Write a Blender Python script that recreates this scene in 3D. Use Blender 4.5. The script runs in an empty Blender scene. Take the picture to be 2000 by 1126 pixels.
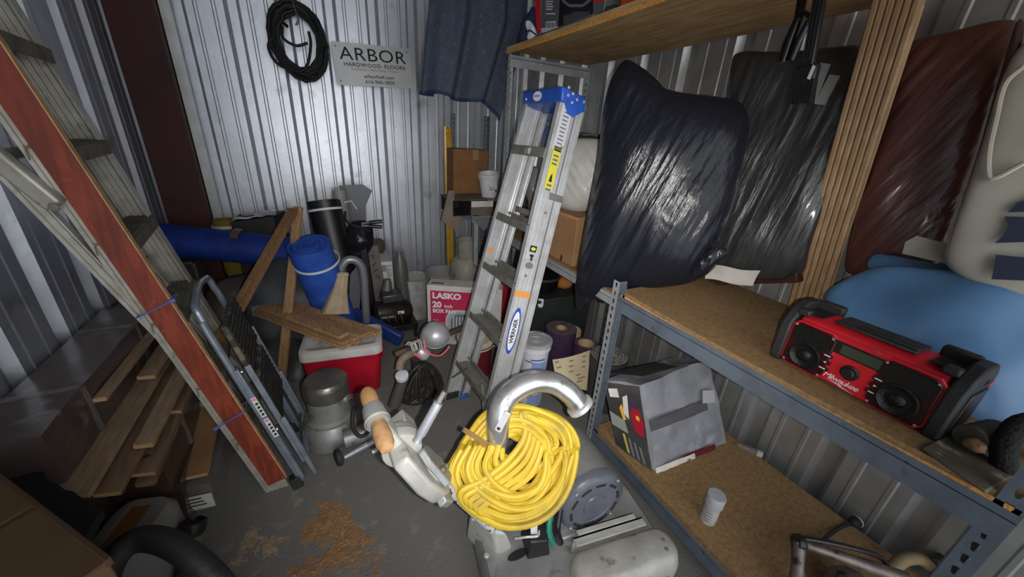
import bpy, bmesh, math, random
from mathutils import Vector, Matrix, noise
random.seed(7)
S = bpy.context.scene
COL = S.collection
V = Vector
PI = math.pi

# ------------------------------------------------------------------ camera
F, CX, CY, H = 705.0, 1000.0, 563.0, 1.5
_r, _p, _y = math.radians(3.73), math.radians(22.6), math.radians(28.5)
FW = V((math.sin(_y)*math.cos(_p), math.cos(_y)*math.cos(_p), -math.sin(_p)))
_r0 = V((math.cos(_y), -math.sin(_y), 0)); _u0 = _r0.cross(FW)
CR = math.cos(_r)*_r0 + math.sin(_r)*_u0
CU = -math.sin(_r)*_r0 + math.cos(_r)*_u0
EYE = V((0, 0, H))
cd = bpy.data.cameras.new('camera'); cam = bpy.data.objects.new('camera', cd); COL.objects.link(cam)
cd.sensor_width = 36; cd.lens = F/2000*36; cd.clip_start = 0.02
cam.matrix_world = Matrix(((CR.x, CU.x, -FW.x, 0), (CR.y, CU.y, -FW.y, 0), (CR.z, CU.z, -FW.z, H), (0, 0, 0, 1)))
S.camera = cam

# ------------------------------------------------------------------ world, lights, exposure
w = bpy.data.worlds.new('world'); S.world = w; w.use_nodes = True
w.node_tree.nodes['Background'].inputs[0].default_value = (0.92, 0.96, 1.0, 1)
w.node_tree.nodes['Background'].inputs[1].default_value = 2.2
ld = bpy.data.lights.new('phone_flash', 'SPOT'); lo = bpy.data.objects.new('phone_flash', ld); COL.objects.link(lo)
ld.energy = 85; ld.spot_size = math.radians(100); ld.spot_blend = 1.0; ld.shadow_soft_size = 0.006; ld.color = (1.0, 0.97, 0.93)
lo.matrix_world = Matrix.Translation(CR*0.045 - CU*0.012 - FW*0.0) @ cam.matrix_world
vs = S.view_settings
vs.view_transform = 'Standard'; vs.look = 'None'; vs.gamma = 1.0; vs.exposure = 0.2; vs.use_curve_mapping = False

# ------------------------------------------------------------------ helpers
def ray(px, py): return CR*((px-CX)/F) - CU*((py-CY)/F) + FW
def P(px, py, x=None, y=None, z=None):
    """the point of the plane x=, y= or z= seen at a pixel of the photograph"""
    d = ray(px, py)
    if x is not None: return EYE + d*(x/d.x)
    if y is not None: return EYE + d*(y/d.y)
    return EYE + d*((z-H)/d.z)
def PP(px, py, p0, n):
    d = ray(px, py); n = V(n)
    return EYE + d*((V(p0)-EYE).dot(n)/d.dot(n))

def lin(c):
    out = []
    for v in c:
        v /= 255.0
        out.append(v/12.92 if v <= 0.04045 else ((v+0.055)/1.055)**2.4)
    return (*out, 1)

MATS = {}
def mat(name, rgb, rough=0.6, metal=0.0, bump=0.0, bscale=60.0, rgb2=None, vscale=8.0, vlo=0.4, vhi=0.65, stretch=(1, 1, 1), rot=None, grain=None,
        coat=0.0, spec=0.5, trans=0.0, alpha=1.0, ior=1.45, detail=6.0, rgb3=None, v3=(0.55, 0.62, 30.0)):
    """procedural material: two-tone noise (rgb/rgb2), a third tone for specks or wear (rgb3), fine noise relief"""
    if name in MATS: return MATS[name]
    m = bpy.data.materials.new(name); m.use_nodes = True
    nt = m.node_tree; N = nt.nodes; L = nt.links
    b = N['Principled BSDF']
    b.inputs['Base Color'].default_value = lin(rgb)
    b.inputs['Roughness'].default_value = rough
    b.inputs['Metallic'].default_value = metal
    b.inputs['Specular IOR Level'].default_value = spec
    b.inputs['Coat Weight'].default_value = coat
    b.inputs['Coat Roughness'].default_value = 0.12
    b.inputs['Transmission Weight'].default_value = trans
    b.inputs['Alpha'].default_value = alpha
    b.inputs['IOR'].default_value = ior
    tc = N.new('ShaderNodeTexCoord'); mp = N.new('ShaderNodeMapping'); mp.inputs['Scale'].default_value = stretch
    if rot is not None:   # (axis, degrees): turn the texture before stretching it
        mr = N.new('ShaderNodeMapping'); mr.inputs['Rotation'].default_value = Matrix.Rotation(math.radians(rot[1]), 3, V(rot[0])).to_euler()
        L.new(tc.outputs['Object'], mr.inputs['Vector']); L.new(mr.outputs[0], mp.inputs['Vector'])
    else: L.new(tc.outputs['Object'], mp.inputs['Vector'])
    col = None
    if rgb2 is not None:
        nz = N.new('ShaderNodeTexNoise'); nz.inputs['Scale'].default_value = vscale; nz.inputs['Detail'].default_value = detail
        L.new(mp.outputs[0], nz.inputs['Vector'])
        cr = N.new('ShaderNodeValToRGB'); e = cr.color_ramp.elements
        e[0].position = vlo; e[0].color = lin(rgb); e[1].position = vhi; e[1].color = lin(rgb2)
        L.new(nz.outputs['Fac'], cr.inputs[0]); col = cr.outputs[0]
    if grain is not None:   # wood grain: (rgb, scale across)
        wv = N.new('ShaderNodeTexNoise'); wv.inputs['Scale'].default_value = grain[1]; wv.inputs['Detail'].default_value = 4
        mp2 = N.new('ShaderNodeMapping'); mp2.inputs['Scale'].default_value = grain[2]
        L.new(tc.outputs['Object'], mp2.inputs['Vector']); L.new(mp2.outputs[0], wv.inputs['Vector'])
        cr2 = N.new('ShaderNodeValToRGB'); cr2.color_ramp.elements[0].position = 0.42; cr2.color_ramp.elements[1].position = 0.6
        L.new(wv.outputs['Fac'], cr2.inputs[0])
        mx = N.new('ShaderNodeMix'); mx.data_type = 'RGBA'
        L.new(cr2.outputs[0], mx.inputs[0])
        if col: L.new(col, mx.inputs[6])
        else: mx.inputs[6].default_value = lin(rgb)
        mx.inputs[7].default_value = lin(grain[0]); col = mx.outputs[2]
    if rgb3 is not None:
        n3 = N.new('ShaderNodeTexNoise'); n3.inputs['Scale'].default_value = v3[2]; n3.inputs['Detail'].default_value = 8
        L.new(tc.outputs['Object'], n3.inputs['Vector'])
        c3 = N.new('ShaderNodeValToRGB'); c3.color_ramp.elements[0].position = v3[0]; c3.color_ramp.elements[1].position = v3[1]
        L.new(n3.outputs['Fac'], c3.inputs[0])
        m3 = N.new('ShaderNodeMix'); m3.data_type = 'RGBA'; L.new(c3.outputs[0], m3.inputs[0])
        if col: L.new(col, m3.inputs[6])
        else: m3.inputs[6].default_value = lin(rgb)
        m3.inputs[7].default_value = lin(rgb3); col = m3.outputs[2]
    if col: L.new(col, b.inputs['Base Color'])
    if bump > 0:
        nb = N.new('ShaderNodeTexNoise'); nb.inputs['Scale'].default_value = bscale; nb.inputs['Detail'].default_value = 5
        L.new(mp.outputs[0], nb.inputs['Vector'])
        bp = N.new('ShaderNodeBump'); bp.inputs['Strength'].default_value = bump; bp.inputs['Distance'].default_value = 0.01
        L.new(nb.outputs['Fac'], bp.inputs['Height']); L.new(bp.outputs[0], b.inputs['Normal'])
    MATS[name] = m
    return m

class Fr:
    """a local frame: Fr(o, ex, ey, ez)(x, y, z) is a world point"""
    def __init__(s, o, ex=(1, 0, 0), ey=(0, 1, 0), ez=(0, 0, 1)):
        s.o, s.ex, s.ey, s.ez = V(o), V(ex), V(ey), V(ez)
    def __call__(s, x, y=None, z=None):
        if y is None: x, y, z = x
        return s.o + s.ex*x + s.ey*y + s.ez*z
def frz(o, deg):
    a = math.radians(deg)
    return Fr(o, (math.cos(a), math.sin(a), 0), (-math.sin(a), math.cos(a), 0))
def fr_dir(o, ez, xref=(1, 0, 0)):
    ez = V(ez).normalized(); ey = ez.cross(V(xref)).normalized(); ex = ey.cross(ez)
    return Fr(o, ex, ey, ez)

def wloc(o):
    p = V(o.location)
    while o.parent: o = o.parent; p = p + V(o.location)
    return p

class MB:
    def __init__(s, T=None): s.v = []; s.f = []; s.T = T
    def add(s, vs, fs, raw=False):
        o = len(s.v)
        for q in vs: s.v.append(V(q) if (raw or s.T is None) else s.T(*q))
        for f in fs: s.f.append([i+o for i in f])
        return s
    def hexa(s, c):  # 8 corners: bottom 0-3, top 4-7
        return s.add(c, [(3, 2, 1, 0), (4, 5, 6, 7), (0, 1, 5, 4), (1, 2, 6, 5), (2, 3, 7, 6), (3, 0, 4, 7)])
    def box(s, a, b):
        (x0, y0, z0), (x1, y1, z1) = a, b
        return s.hexa([(x0, y0, z0), (x1, y0, z0), (x1, y1, z0), (x0, y1, z0), (x0, y0, z1), (x1, y0, z1), (x1, y1, z1), (x0, y1, z1)])
    def taper(s, a, b, k=0.9, ky=None):  # box whose bottom is scaled by k
        ky = k if ky is None else ky
        (x0, y0, z0), (x1, y1, z1) = a, b; cx, cy = (x0+x1)/2, (y0+y1)/2
        B = [(cx+(x-cx)*k, cy+(y-cy)*ky, z0) for x, y in ((x0, y0), (x1, y0), (x1, y1), (x0, y1))]
        return s.hexa(B+[(x0, y0, z1), (x1, y0, z1), (x1, y1, z1), (x0, y1, z1)])
    def sweep(s, prof, p0, p1, xdir, p1scale=1.0):
        """2-D closed profile (x along xdir, y along dir x xdir) extruded from p0 to p1"""
        p0, p1 = V(p0), V(p1); d = (p1-p0).normalized(); x = V(xdir); x = (x - d*x.dot(d)).normalized(); y = d.cross(x)
        n = len(prof)
        vs = [p0+x*a+y*b for a, b in prof]+[p1+x*a*p1scale+y*b*p1scale for a, b in prof]
        fs = [(i, (i+1) % n, (i+1) % n+n, i+n) for i in range(n)]+[tuple(range(n))[::-1], tuple(range(n, 2*n))]
        return s.add(vs, fs)
    def bar(s, p0, p1, w, h, xdir=(0, 0, 1)):  # w along xdir, h across
        return s.sweep([(-w/2, -h/2), (w/2, -h/2), (w/2, h/2), (-w/2, h/2)], p0, p1, xdir)
    def prism(s, poly, o, ex, ey, ez):
        o, ex, ey, ez = V(o), V(ex), V(ey), V(ez); n = len(poly)
        vs = [o+ex*a+ey*b for a, b in poly]; vs += [q+ez for q in vs]
        return s.add(vs, [(i, (i+1) % n, (i+1) % n+n, i+n) for i in range(n)]+[tuple(range(n))[::-1], tuple(range(n, 2*n))])
    def tube(s, pts, r, n=10, closed=False, cap=True, flat=1.0):
        pts = [V(q) for q in pts]; m = len(pts)
        rr = r if isinstance(r, (list, tuple)) else [r]*m
        tan = []
        for i in range(m):
            a = pts[(i-1) % m] if (closed or i > 0) else pts[i]; b = pts[(i+1) % m] if (closed or i < m-1) else pts[i]
            t = (b-a); tan.append(t.normalized() if t.length > 1e-9 else V((0, 0, 1)))
        t0 = tan[0]; x = t0.orthogonal().normalized(); vs = []
        for i in range(m):
            t = tan[i]; x = (x - t*x.dot(t));
            x = x.normalized() if x.length > 1e-6 else t.orthogonal().normalized()
            y = t.cross(x)
            for k in range(n):
                a = 2*PI*k/n; vs.append(pts[i]+(x*math.cos(a)+y*math.sin(a)*flat)*rr[i])
        fs = []
        for i in range(m if closed else m-1):
            j = (i+1) % m
            for k in range(n): fs.append((i*n+k, i*n+(k+1) % n, j*n+(k+1) % n, j*n+k))
        if cap and not closed: fs += [tuple(range(n))[::-1], tuple(range((m-1)*n, m*n))]
        return s.add(vs, fs)
    def lathe(s, prof, o=(0, 0, 0), axis=(0, 0, 1), n=28, cap=True, sq=None):
        """(radius, height) profile about an axis; sq squashes one direction"""
        o = V(o); az = V(axis).normalized(); ax = az.orthogonal().normalized(); ay = az.cross(ax); vs = []
        if abs(az.z) > 0.999: ax, ay = V((1, 0, 0)), az.cross(V((1, 0, 0)))
        for r, h in prof:
            for k in range(n):
                a = 2*PI*k/n; vs.append(o+az*h+(ax*math.cos(a)*(sq[0] if sq else 1)+ay*math.sin(a)*(sq[1] if sq else 1))*r)
        fs = []
        for i in range(len(prof)-1):
            for k in range(n): fs.append((i*n+k, i*n+(k+1) % n, (i+1)*n+(k+1) % n, (i+1)*n+k))
        if cap:
            if prof[0][0] > 1e-5: fs.append(tuple(range(n))[::-1])
            if prof[-1][0] > 1e-5: fs.append(tuple(range((len(prof)-1)*n, len(prof)*n)))
        return s.add(vs, fs)
    def sheet(s, fn, nu, nv, th):
        """a sheet of real thickness: fn(u, v) in 0..1, offset along its normal"""
        g = [[V(fn(i/nu, j/nv)) for j in range(nv+1)] for i in range(nu+1)]
        def nrm(i, j):
            a = g[min(i+1, nu)][j]-g[max(i-1, 0)][j]; b = g[i][min(j+1, nv)]-g[i][max(j-1, 0)]
            c = a.cross(b); return c.normalized() if c.length > 1e-12 else V((0, 0, 1))
        A = [g[i][j] for i in range(nu+1) for j in range(nv+1)]
        B = [g[i][j]-nrm(i, j)*th for i in range(nu+1) for j in range(nv+1)]
        W = nv+1; o = len(A); fs = []
        for i in range(nu):
            for j in range(nv):
                q = (i*W+j, (i+1)*W+j, (i+1)*W+j+1, i*W+j+1); fs.append(q); fs.append(tuple(k+o for k in q[::-1]))
        rim = [i*W for i in range(nu+1)]+[nu*W+j for j in range(1, nv+1)]+[i*W+nv for i in range(nu-1, -1, -1)]+[j for j in range(nv-1, 0, -1)]
        for a, b in zip(rim, rim[1:]+rim[:1]): fs.append((b, a, a+o, b+o))
        return s.add(A+B, fs)
    def blob(s, c, r, n=20, m=12, fn=None, ax=None):
        c = V(c); ax = ax or (V((1, 0, 0)), V((0, 1, 0)), V((0, 0, 1))); vs = []
        for i in range(m+1):
            th = PI*i/m
            for k in range(n):
                a = 2*PI*k/n; d = V((math.sin(th)*math.cos(a), math.sin(th)*math.sin(a), math.cos(th)))
                q = d if fn is None else d*fn(d)
                vs.append(c+ax[0]*q.x*r[0]+ax[1]*q.y*r[1]+ax[2]*q.z*r[2])
        fs = [(i*n+k, (i+1)*n+k, (i+1)*n+(k+1) % n, i*n+(k+1) % n) for i in range(m) for k in range(n)]
        return s.add(vs, fs)
    def pillow(s, outline, p0, nrm, front, back, rings=12, p=2.2, wr=None, sub=5, cen=None):
        """a stuffed body: pixel outline laid on the plane through p0 with normal nrm (towards the room), bulging front and back"""
        nrm = V(nrm).normalized(); m0 = len(outline); pts = []
        for i in range(m0):   # Catmull-Rom rounding of the outline
            a, b, c, d = (V((*outline[(i+k-1) % m0], 0)) for k in range(4))
            for t in range(sub):
                t /= sub
                pts.append(0.5*((2*b)+(c-a)*t+(2*a-5*b+4*c-d)*t*t+(3*b-3*c+d-a)*t**3))
        W = [PP(q.x, q.y, p0, nrm) for q in pts]
        C = sum(W, V())/len(W) if cen is None else PP(*cen, p0, nrm)
        n = len(W); vs = []; fs = []; SM = [W]
        for _ in range(rings):
            q = SM[-1]
            for _ in range(6): q = [q[i]*.5+(q[i-1]+q[(i+1) % n])*.25 for i in range(n)]
            SM.append(q)
        for side, dep in ((1, front), (-1, back)):
            base = len(vs); vs.append(C+nrm*dep*side+(nrm*wr(C, 0.0) if wr and side > 0 else V()))
            for k in range(1, rings+(1 if side > 0 else 0)):
                r = math.sin(PI/2*k/rings); h = max(0.0, 1-r**p)**(1/p)
                for q in SM[rings-k]:
                    x = C+(q-C)*r
                    vs.append(x+nrm*dep*side*h+(nrm*wr(x, r)*side if wr else V()))
        nf = 1+rings*n
        for k in range(n): fs.append((0, 1+k, 1+(k+1) % n))
        for j in range(rings-1):
            for k in range(n): fs.append((1+j*n+k, 1+(j+1)*n+k, 1+(j+1)*n+(k+1) % n, 1+j*n+(k+1) % n))
        for k in range(n): fs.append((nf, nf+1+(k+1) % n, nf+1+k))
        for j in range(rings-2):
            for k in range(n): fs.append((nf+1+j*n+(k+1) % n, nf+1+(j+1)*n+(k+1) % n, nf+1+(j+1)*n+k, nf+1+j*n+k))
        lastb = nf+1+(rings-2)*n; rim = 1+(rings-1)*n
        for k in range(n): fs.append((rim+k, rim+(k+1) % n, lastb+(k+1) % n, lastb+k)[::-1])
        return s.add(vs, fs, raw=True)
    def build(s, name, m, parent=None, bevel=0.0, smooth=35, seg=2, base=None, recalc=True):
        if parent is not None: o = wloc(parent)
        elif base is not None: o = V(base)
        else:
            xs = [q.x for q in s.v]; ys = [q.y for q in s.v]; zs = [q.z for q in s.v]
            o = V(((min(xs)+max(xs))/2, (min(ys)+max(ys))/2, min(zs)))
        me = bpy.data.meshes.new(name); me.from_pydata([tuple(q-o) for q in s.v], [], s.f); me.materials.append(m)
        if recalc:
            bm = bmesh.new(); bm.from_mesh(me); bmesh.ops.recalc_face_normals(bm, faces=bm.faces[:]); bm.to_mesh(me); bm.free()
        if smooth:
            me.shade_smooth(); me.set_sharp_from_angle(angle=math.radians(smooth))
        ob = bpy.data.objects.new(name, me); COL.objects.link(ob)
        if parent is not None: ob.parent = parent
        else: ob.location = o
        if bevel > 0:
            bv = ob.modifiers.new('bevel', 'BEVEL'); bv.width = bevel; bv.segments = seg; bv.limit_method = 'ANGLE'; bv.angle_limit = math.radians(40)
        return ob

def tag(o, label=None, cat=None, group=None, kind=None):
    if label: o['label'] = label
    if cat: o['category'] = cat
    if group: o['group'] = group
    if kind: o['kind'] = kind
    return o
def thing(name, loc, label, cat, group=None):
    o = bpy.data.objects.new(name, None); COL.objects.link(o); o.location = loc; o.empty_display_size = 0.05
    return tag(o, label, cat, group)
def plate(name, o, ex, ey, th, poly, m, parent, bevel=0.0):
    """a thin printed piece lying on a face: polygon in ex/ey at o, standing th proud"""
    ex, ey = V(ex), V(ey); nz = ex.cross(ey).normalized()
    return MB().prism(poly, o, ex, ey, nz*th).build(name, m, parent, bevel)
def rect(w, h): return [(-w/2, -h/2), (w/2, -h/2), (w/2, h/2), (-w/2, h/2)]
def ell(w, h, n=24): return [(w/2*math.cos(2*PI*i/n), h/2*math.sin(2*PI*i/n)) for i in range(n)]
def text(body, o, ex, ey, size, m, parent, align='CENTER', name='lettering', off=0.0012, wide=1.0, bold=0.0, shear=0.0, space=1.0):
    ex, ey = V(ex).normalized(), V(ey); ey = (ey-ex*ey.dot(ex)).normalized(); nz = ex.cross(ey)
    c = bpy.data.curves.new(name, 'FONT'); c.body = body; c.size = size; c.align_x = align; c.align_y = 'CENTER'
    c.extrude = 0.0003; c.offset = bold; c.shear = shear; c.space_character = space; c.resolution_u = 3
    tmp = bpy.data.objects.new(name, c); COL.objects.link(tmp)
    bpy.context.view_layer.update()
    me = bpy.data.meshes.new_from_object(tmp.evaluated_get(bpy.context.evaluated_depsgraph_get()))
    bpy.data.objects.remove(tmp); bpy.data.curves.remove(c)
    M = Matrix((ex*wide, ey, nz)).transposed()
    base = V(o)+nz*off-(wloc(parent) if parent else V())
    for vv in me.vertices: vv.co = M @ vv.co + base
    me.materials.clear(); me.materials.append(m); me.name = name
    ob = bpy.data.objects.new(name, me); COL.objects.link(ob); ob.parent = parent
    return ob
def spline(pts, n=8, closed=False):
    pts = [V(q) for q in pts]; m = len(pts); out = []
    for i in range(m if closed else m-1):
        a = pts[(i-1) % m] if closed or i > 0 else pts[i]*2-pts[i+1]
        b = pts[i]; c = pts[(i+1) % m]; d = pts[(i+2) % m] if closed or i+2 < m else c*2-b
        for t in range(n):
            t /= n; out.append(0.5*((2*b)+(c-a)*t+(2*a-5*b+4*c-d)*t*t+(3*b-3*c+d-a)*t**3))
    if not closed: out.append(pts[-1])
    return out
def nz3(p, sc, seed=0.0): return noise.noise(V(p)*sc+V((seed, seed*1.7, -seed)))
X3, Y3, Z3 = V((1, 0, 0)), V((0, 1, 0)), V((0, 0, 1))

# ------------------------------------------------------------------ materials
GALV = mat('galvanised_sheet', (196, 199, 206), 0.42, 0.7, 0.10, 35, (186, 189, 196), 9, 0.35, 0.7, rgb3=(150, 152, 156), v3=(0.62, 0.75, 5))
GALVD = mat('dull_galvanised_sheet', (186, 186, 184), 0.42, 0.75, 0.10, 30, (166, 166, 164), 9, 0.35, 0.7)
CONC = mat('concrete_floor', (112, 110, 105), 0.75, 0, 0.25, 90, (108, 106, 102), 3.5, 0.3, 0.7, rgb3=(140, 136, 129), v3=(0.58, 0.8, 14))
RED_STEEL = mat('red_oxide_steel', (66, 20, 18), 0.6, 0.0, 0.1, 60, (54, 15, 14), 5)
STEEL_B = mat('blue_grey_steel', (96, 106, 118), 0.5, 0.1, 0.1, 80, (84, 93, 104), 12, rgb3=(70, 70, 70), v3=(0.66, 0.74, 25))
STEEL_G = mat('light_grey_steel', (150, 153, 156), 0.5, 0.1, 0.1, 80, (134, 137, 140), 12)
OSB = mat('particle_board', (140, 112, 76), 0.8, 0, 0.25, 160, (118, 92, 60), 60, 0.35, 0.65, rgb3=(160, 132, 96), v3=(0.62, 0.72, 220))
OSB_EDGE = mat('particle_board_edge', (206, 150, 78), 0.85, 0, 0.4, 180, (176, 122, 58), 90)
PLY = mat('plywood', (190, 156, 110), 0.7, 0, 0.15, 60, (174, 140, 96), 6, 0.3, 0.7, grain=((158, 124, 82), 5, (9, 1.2, 9)))
CARD = mat('cardboard', (152, 116, 80), 0.85, 0, 0.1, 120, (140, 105, 70), 7)
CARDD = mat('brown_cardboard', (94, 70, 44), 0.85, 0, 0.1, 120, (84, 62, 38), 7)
ALU = mat('aluminium', (206, 207, 209), 0.36, 0.5, 0.06, 60, (190, 190, 189), 14, rgb3=(168, 166, 160), v3=(0.62, 0.8, 30))
ALU_OLD = mat('weathered_aluminium', (182, 177, 166), 0.45, 0.4, 0.15, 80, (160, 154, 142), 14, rgb3=(132, 126, 114), v3=(0.58, 0.8, 30))
ALU_DARK = mat('dusty_aluminium_tread', (122, 120, 112), 0.65, 0.2, 0.15, 80, (104, 102, 96), 18)
CHROME = mat('chrome', (205, 205, 208), 0.2, 0.8, 0.05, 30, (180, 178, 176), 12, rgb3=(140, 132, 120), v3=(0.6, 0.75, 22))
BLACKP = mat('black_plastic', (26, 26, 28), 0.42, 0, 0.1, 120)
RUBBER = mat('black_rubber', (32, 31, 31), 0.7, 0, 0.2, 90, (44, 42, 41), 20)
WHITEP = mat('white_plastic', (205, 207, 212), 0.45, 0, 0.03, 60, (190, 192, 198), 9)
PAPER = mat('paper_white', (206, 203, 196), 0.85, 0, 0.05, 60, (190, 186, 178), 12)
BLACKINK = mat('black_ink', (24, 24, 26), 0.7)
GREYINK = mat('grey_ink', (104, 106, 110), 0.7)
WHITEINK = mat('white_ink', (225, 225, 225), 0.6)
WOOD = mat('flooring_oak', (158, 126, 92), 0.65, 0, 0.15, 60, (142, 110, 78), 9, 0.3, 0.7, grain=((130, 98, 66), 6, (14, 2, 14)))
WOODD = mat('dark_flooring_plank', (148, 122, 96), 0.7, 0, 0.15, 60, (132, 106, 82), 9, 0.3, 0.7, grain=((122, 97, 74), 6, (14, 2, 14)))
WOODE = mat('fresh_wood_edge', (196, 156, 112), 0.8, 0, 0.1, 60, (176, 136, 94), 30)
CLEARF = mat('clear_film', (215, 215, 220), 0.12, 0, 0.5, 25, alpha=0.16, spec=0.8)
DUSTFILM = mat('dusty_wrap_film', (150, 146, 142), 0.22, 0, 0.5, 22, alpha=0.28, spec=0.8)
BLACKFILM = mat('black_bag_film', (26, 27, 34), 0.22, 0, 0.5, 3.0, spec=0.3, stretch=(18, 18, 0.9), rot=((-.8, -.58, 0), 17))

# ------------------------------------------------------------------ the room
XL, XR, YB, YF, ZC = -0.985, 1.775, 3.40, -1.7, 2.85
fl = MB(); fl.box((XL-0.1, YF, -0.05), (XR+0.1, YB+0.1, 0)); tag(fl.build('floor', CONC, base=(0, 0, 0), smooth=0), kind='structure')
ce = MB(); ce.box((XL-0.1, YF, ZC), (XR+0.1, YB+0.1, ZC+0.04)); tag(ce.build('ceiling', GALVD, base=(0, 0, ZC), smooth=0), kind='structure')
def corrugated(name, m, a0, a1, ph, place):
    """ribbed steel sheet: deep ribs every 290 mm pressed away from the room, two low stiffeners between"""
    prof = []
    k0 = math.floor((a0-ph)/0.29)-1; k1 = math.ceil((a1-ph)/0.29)+1
    for k in range(k0, k1):
        c = ph+0.29*k
        for d, h in ((-0.045, 0), (-0.024, -0.034), (0.024, -0.034), (0.045, 0)): prof.append((c+d, h))
        for mid in (0.097, 0.193):
            for d, h in ((-0.012, 0), (-0.006, 0.0032), (0.006, 0.0032), (0.012, 0)): prof.append((c+mid+d, h))
    prof = [q for q in prof if a0 <= q[0] <= a1]
    prof = [(a0, 0)]+prof+[(a1, 0)]
    mb = MB(); n = len(prof)
    vs = [place(a, h, z) for z in (0, ZC) for a, h in prof]+[place(a, h-0.003, z) for z in (0, ZC) for a, h in prof]
    fs = []
    for i in range(n-1): fs += [(i, i+1, n+i+1, n+i), (2*n+i+1, 2*n+i, 3*n+i, 3*n+i+1)]
    mb.add(vs, fs); return tag(mb.build(name, m, base=(0, 0, 0), smooth=0), kind='structure')
corrugated('wall_back', GALV, XL, XR, 0.225, lambda a, h, z: (a, YB-h, z))
corrugated('wall_left', GALV, YF, YB, 0.18, lambda a, h, z: (XL+h, a, z))
corrugated('wall_right', GALVD, YF, YB, 0.08, lambda a, h, z: (XR-h, a, z))
col = MB(); col.box((-0.955, 3.27, 0), (-0.725, 3.285, ZC)); col.box((-0.955, 3.285, 0), (-0.94, 3.39, ZC)); col.box((-0.74, 3.285, 0), (-0.725, 3.39, ZC))
tag(col.build('trim_1', RED_STEEL, smooth=0, bevel=0.002), kind='structure')
tr = MB(); tr.box((-0.72, 3.355, 0), (-0.665, 3.385, ZC)); tag(tr.build('trim_2', GALVD, smooth=0), kind='structure')

# ------------------------------------------------------------------ steel shelving along the right wall
SX0, SX1, SYN, SYM, SYF = 1.10, 1.715, -0.045, 1.055, 2.265
ZLOW, ZMID, ZTOP = 0.155, 0.91, 1.975
shelf = thing('steel_shelving', (1.4, 1.1, 0), 'grey bolted steel shelving with board decks along the ribbed right wall', 'shelving')
def slotted_post(x, y, sx, sy, z0, z1, m, parent, slots=True):
    """L angle with teardrop slots punched through both flanges"""
    mb = MB(); wd, t, pitch = 0.038, 0.0022, 0.0381
    for ax in (0, 1):
        def q(u, z, d): return (x+sx*u, y+sy*d, z) if ax == 0 else (x+sx*d, y+sy*u, z)
        n = int((z1-z0)/pitch) if slots else 1; ph = (z1-z0)/n
        for i in range(n):
            za = z0+i*ph; zb = za+ph; zm = (za+zb)/2; c = wd*0.52
            out = [(0, za), (c, za), (wd, za), (wd, zm), (wd, zb), (c, zb), (0, zb), (0, zm)]
            inn = [(c-0.003, zm-0.011), (c, zm-0.012), (c+0.003, zm-0.011), (c+0.0065, zm+0.004), (c+0.005, zm+0.010), (c, zm+0.012), (c-0.005, zm+0.010), (c-0.0065, zm+0.004)]
            if not slots: mb.add([q(0, za, 0), q(wd, za, 0), q(wd, zb, 0), q(0, zb, 0), q(0, za, t), q(wd, za, t), q(wd, zb, t), q(0, zb, t)], [(0, 1, 2, 3), (7, 6, 5, 4), (0, 4, 5, 1), (1, 5, 6, 2), (2, 6, 7, 3), (3, 7, 4, 0)]); continue
            vs = [q(u, z, 0) for u, z in out]+[q(u, z, 0) for u, z in inn]+[q(u, z, t) for u, z in out]+[q(u, z, t) for u, z in inn]
            fs = []
            for k in range(8):
                j = (k+1) % 8
                fs += [(k, j, 8+j, 8+k), (16+j, 16+k, 24+k, 24+j), (8+k, 8+j, 24+j, 24+k)]
            for k in (2, 3): fs.append((k, k+1, 17+k, 16+k))
            mb.add(vs, fs)
    return mb.build('post', m, parent, smooth=0)
slotted_post(SX0, SYM, 1, -1, 0, 0.955, STEEL_B, shelf)
slotted_post(SX0, SYM+0.002, 1, 1, 0, 0.955, STEEL_G, shelf)
slotted_post(SX1, SYM, -1, -1, 0, 0.955, STEEL_B, shelf, False)
slotted_post(SX0, SYN, 1, 1, 0, ZTOP-0.018, STEEL_B, shelf)
slotted_post(SX1, SYN, -1, 1, 0, ZTOP-0.018, STEEL_B, shelf, False)
slotted_post(SX0, SYF, 1, -1, 0, ZTOP-0.018, STEEL_G, shelf)
slotted_post(SX1, SYF, -1, -1, 0, ZTOP-0.018, STEEL_G, shelf)
def beam(a, b, h, m, inward):
    """folded rail: face plate and a ledge below the deck"""
    mb = MB(); a, b, i = V(a), V(b), V(inward)
    mb.hexa([a-Z3*h, b-Z3*h, b-Z3*h+i*0.002, a-Z3*h+i*0.002, a, b, b+i*0.002, a+i*0.002])
    c = V((0, 0, -0.018))
    mb.hexa([a+c-Z3*0.002, b+c-Z3*0.002, b+c+i*0.03-Z3*0.002, a+c+i*0.03-Z3*0.002, a+c, b+c, b+c+i*0.03, a+c+i*0.03])
    return mb.build('beam', m, shelf, smooth=0)
def deck(x0, x1, y0, y1, z, th, m, me, sag=0.0):
    mb = MB(); n = 14
    def zz(t): return z-sag*4*t*(1-t)
    mb.sheet(lambda u, v: (x0+(x1-x0)*v, y0+(y1-y0)*u, zz(u)), n, 1, th)
    d = mb.build('deck', m, shelf, smooth=0)
    MB().sheet(lambda u, v: (x0-0.0015, y0+(y1-y0)*u, zz(u)-th+th*v), n, 1, 0.0015).build('raw_edge', me, d, smooth=0)['label'] = 'ragged orange board edge'
    return d
for z, x in ((ZMID, SX0-0.001), (ZLOW, SX0-0.001)):
    beam((x, SYN, z-0.012), (x, SYM, z-0.012), 0.072, STEEL_B, X3)
    beam((SX1, SYN, z-0.012), (SX1, SYM, z-0.012), 0.072, STEEL_B, -X3)
    beam((SX0, SYM-0.003, z-0.012), (SX1, SYM-0.003, z-0.012), 0.072, STEEL_B, -Y3)
    beam((SX0, SYN+0.003, z-0.012), (SX1, SYN+0.003, z-0.012), 0.072, STEEL_B, Y3)
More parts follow.
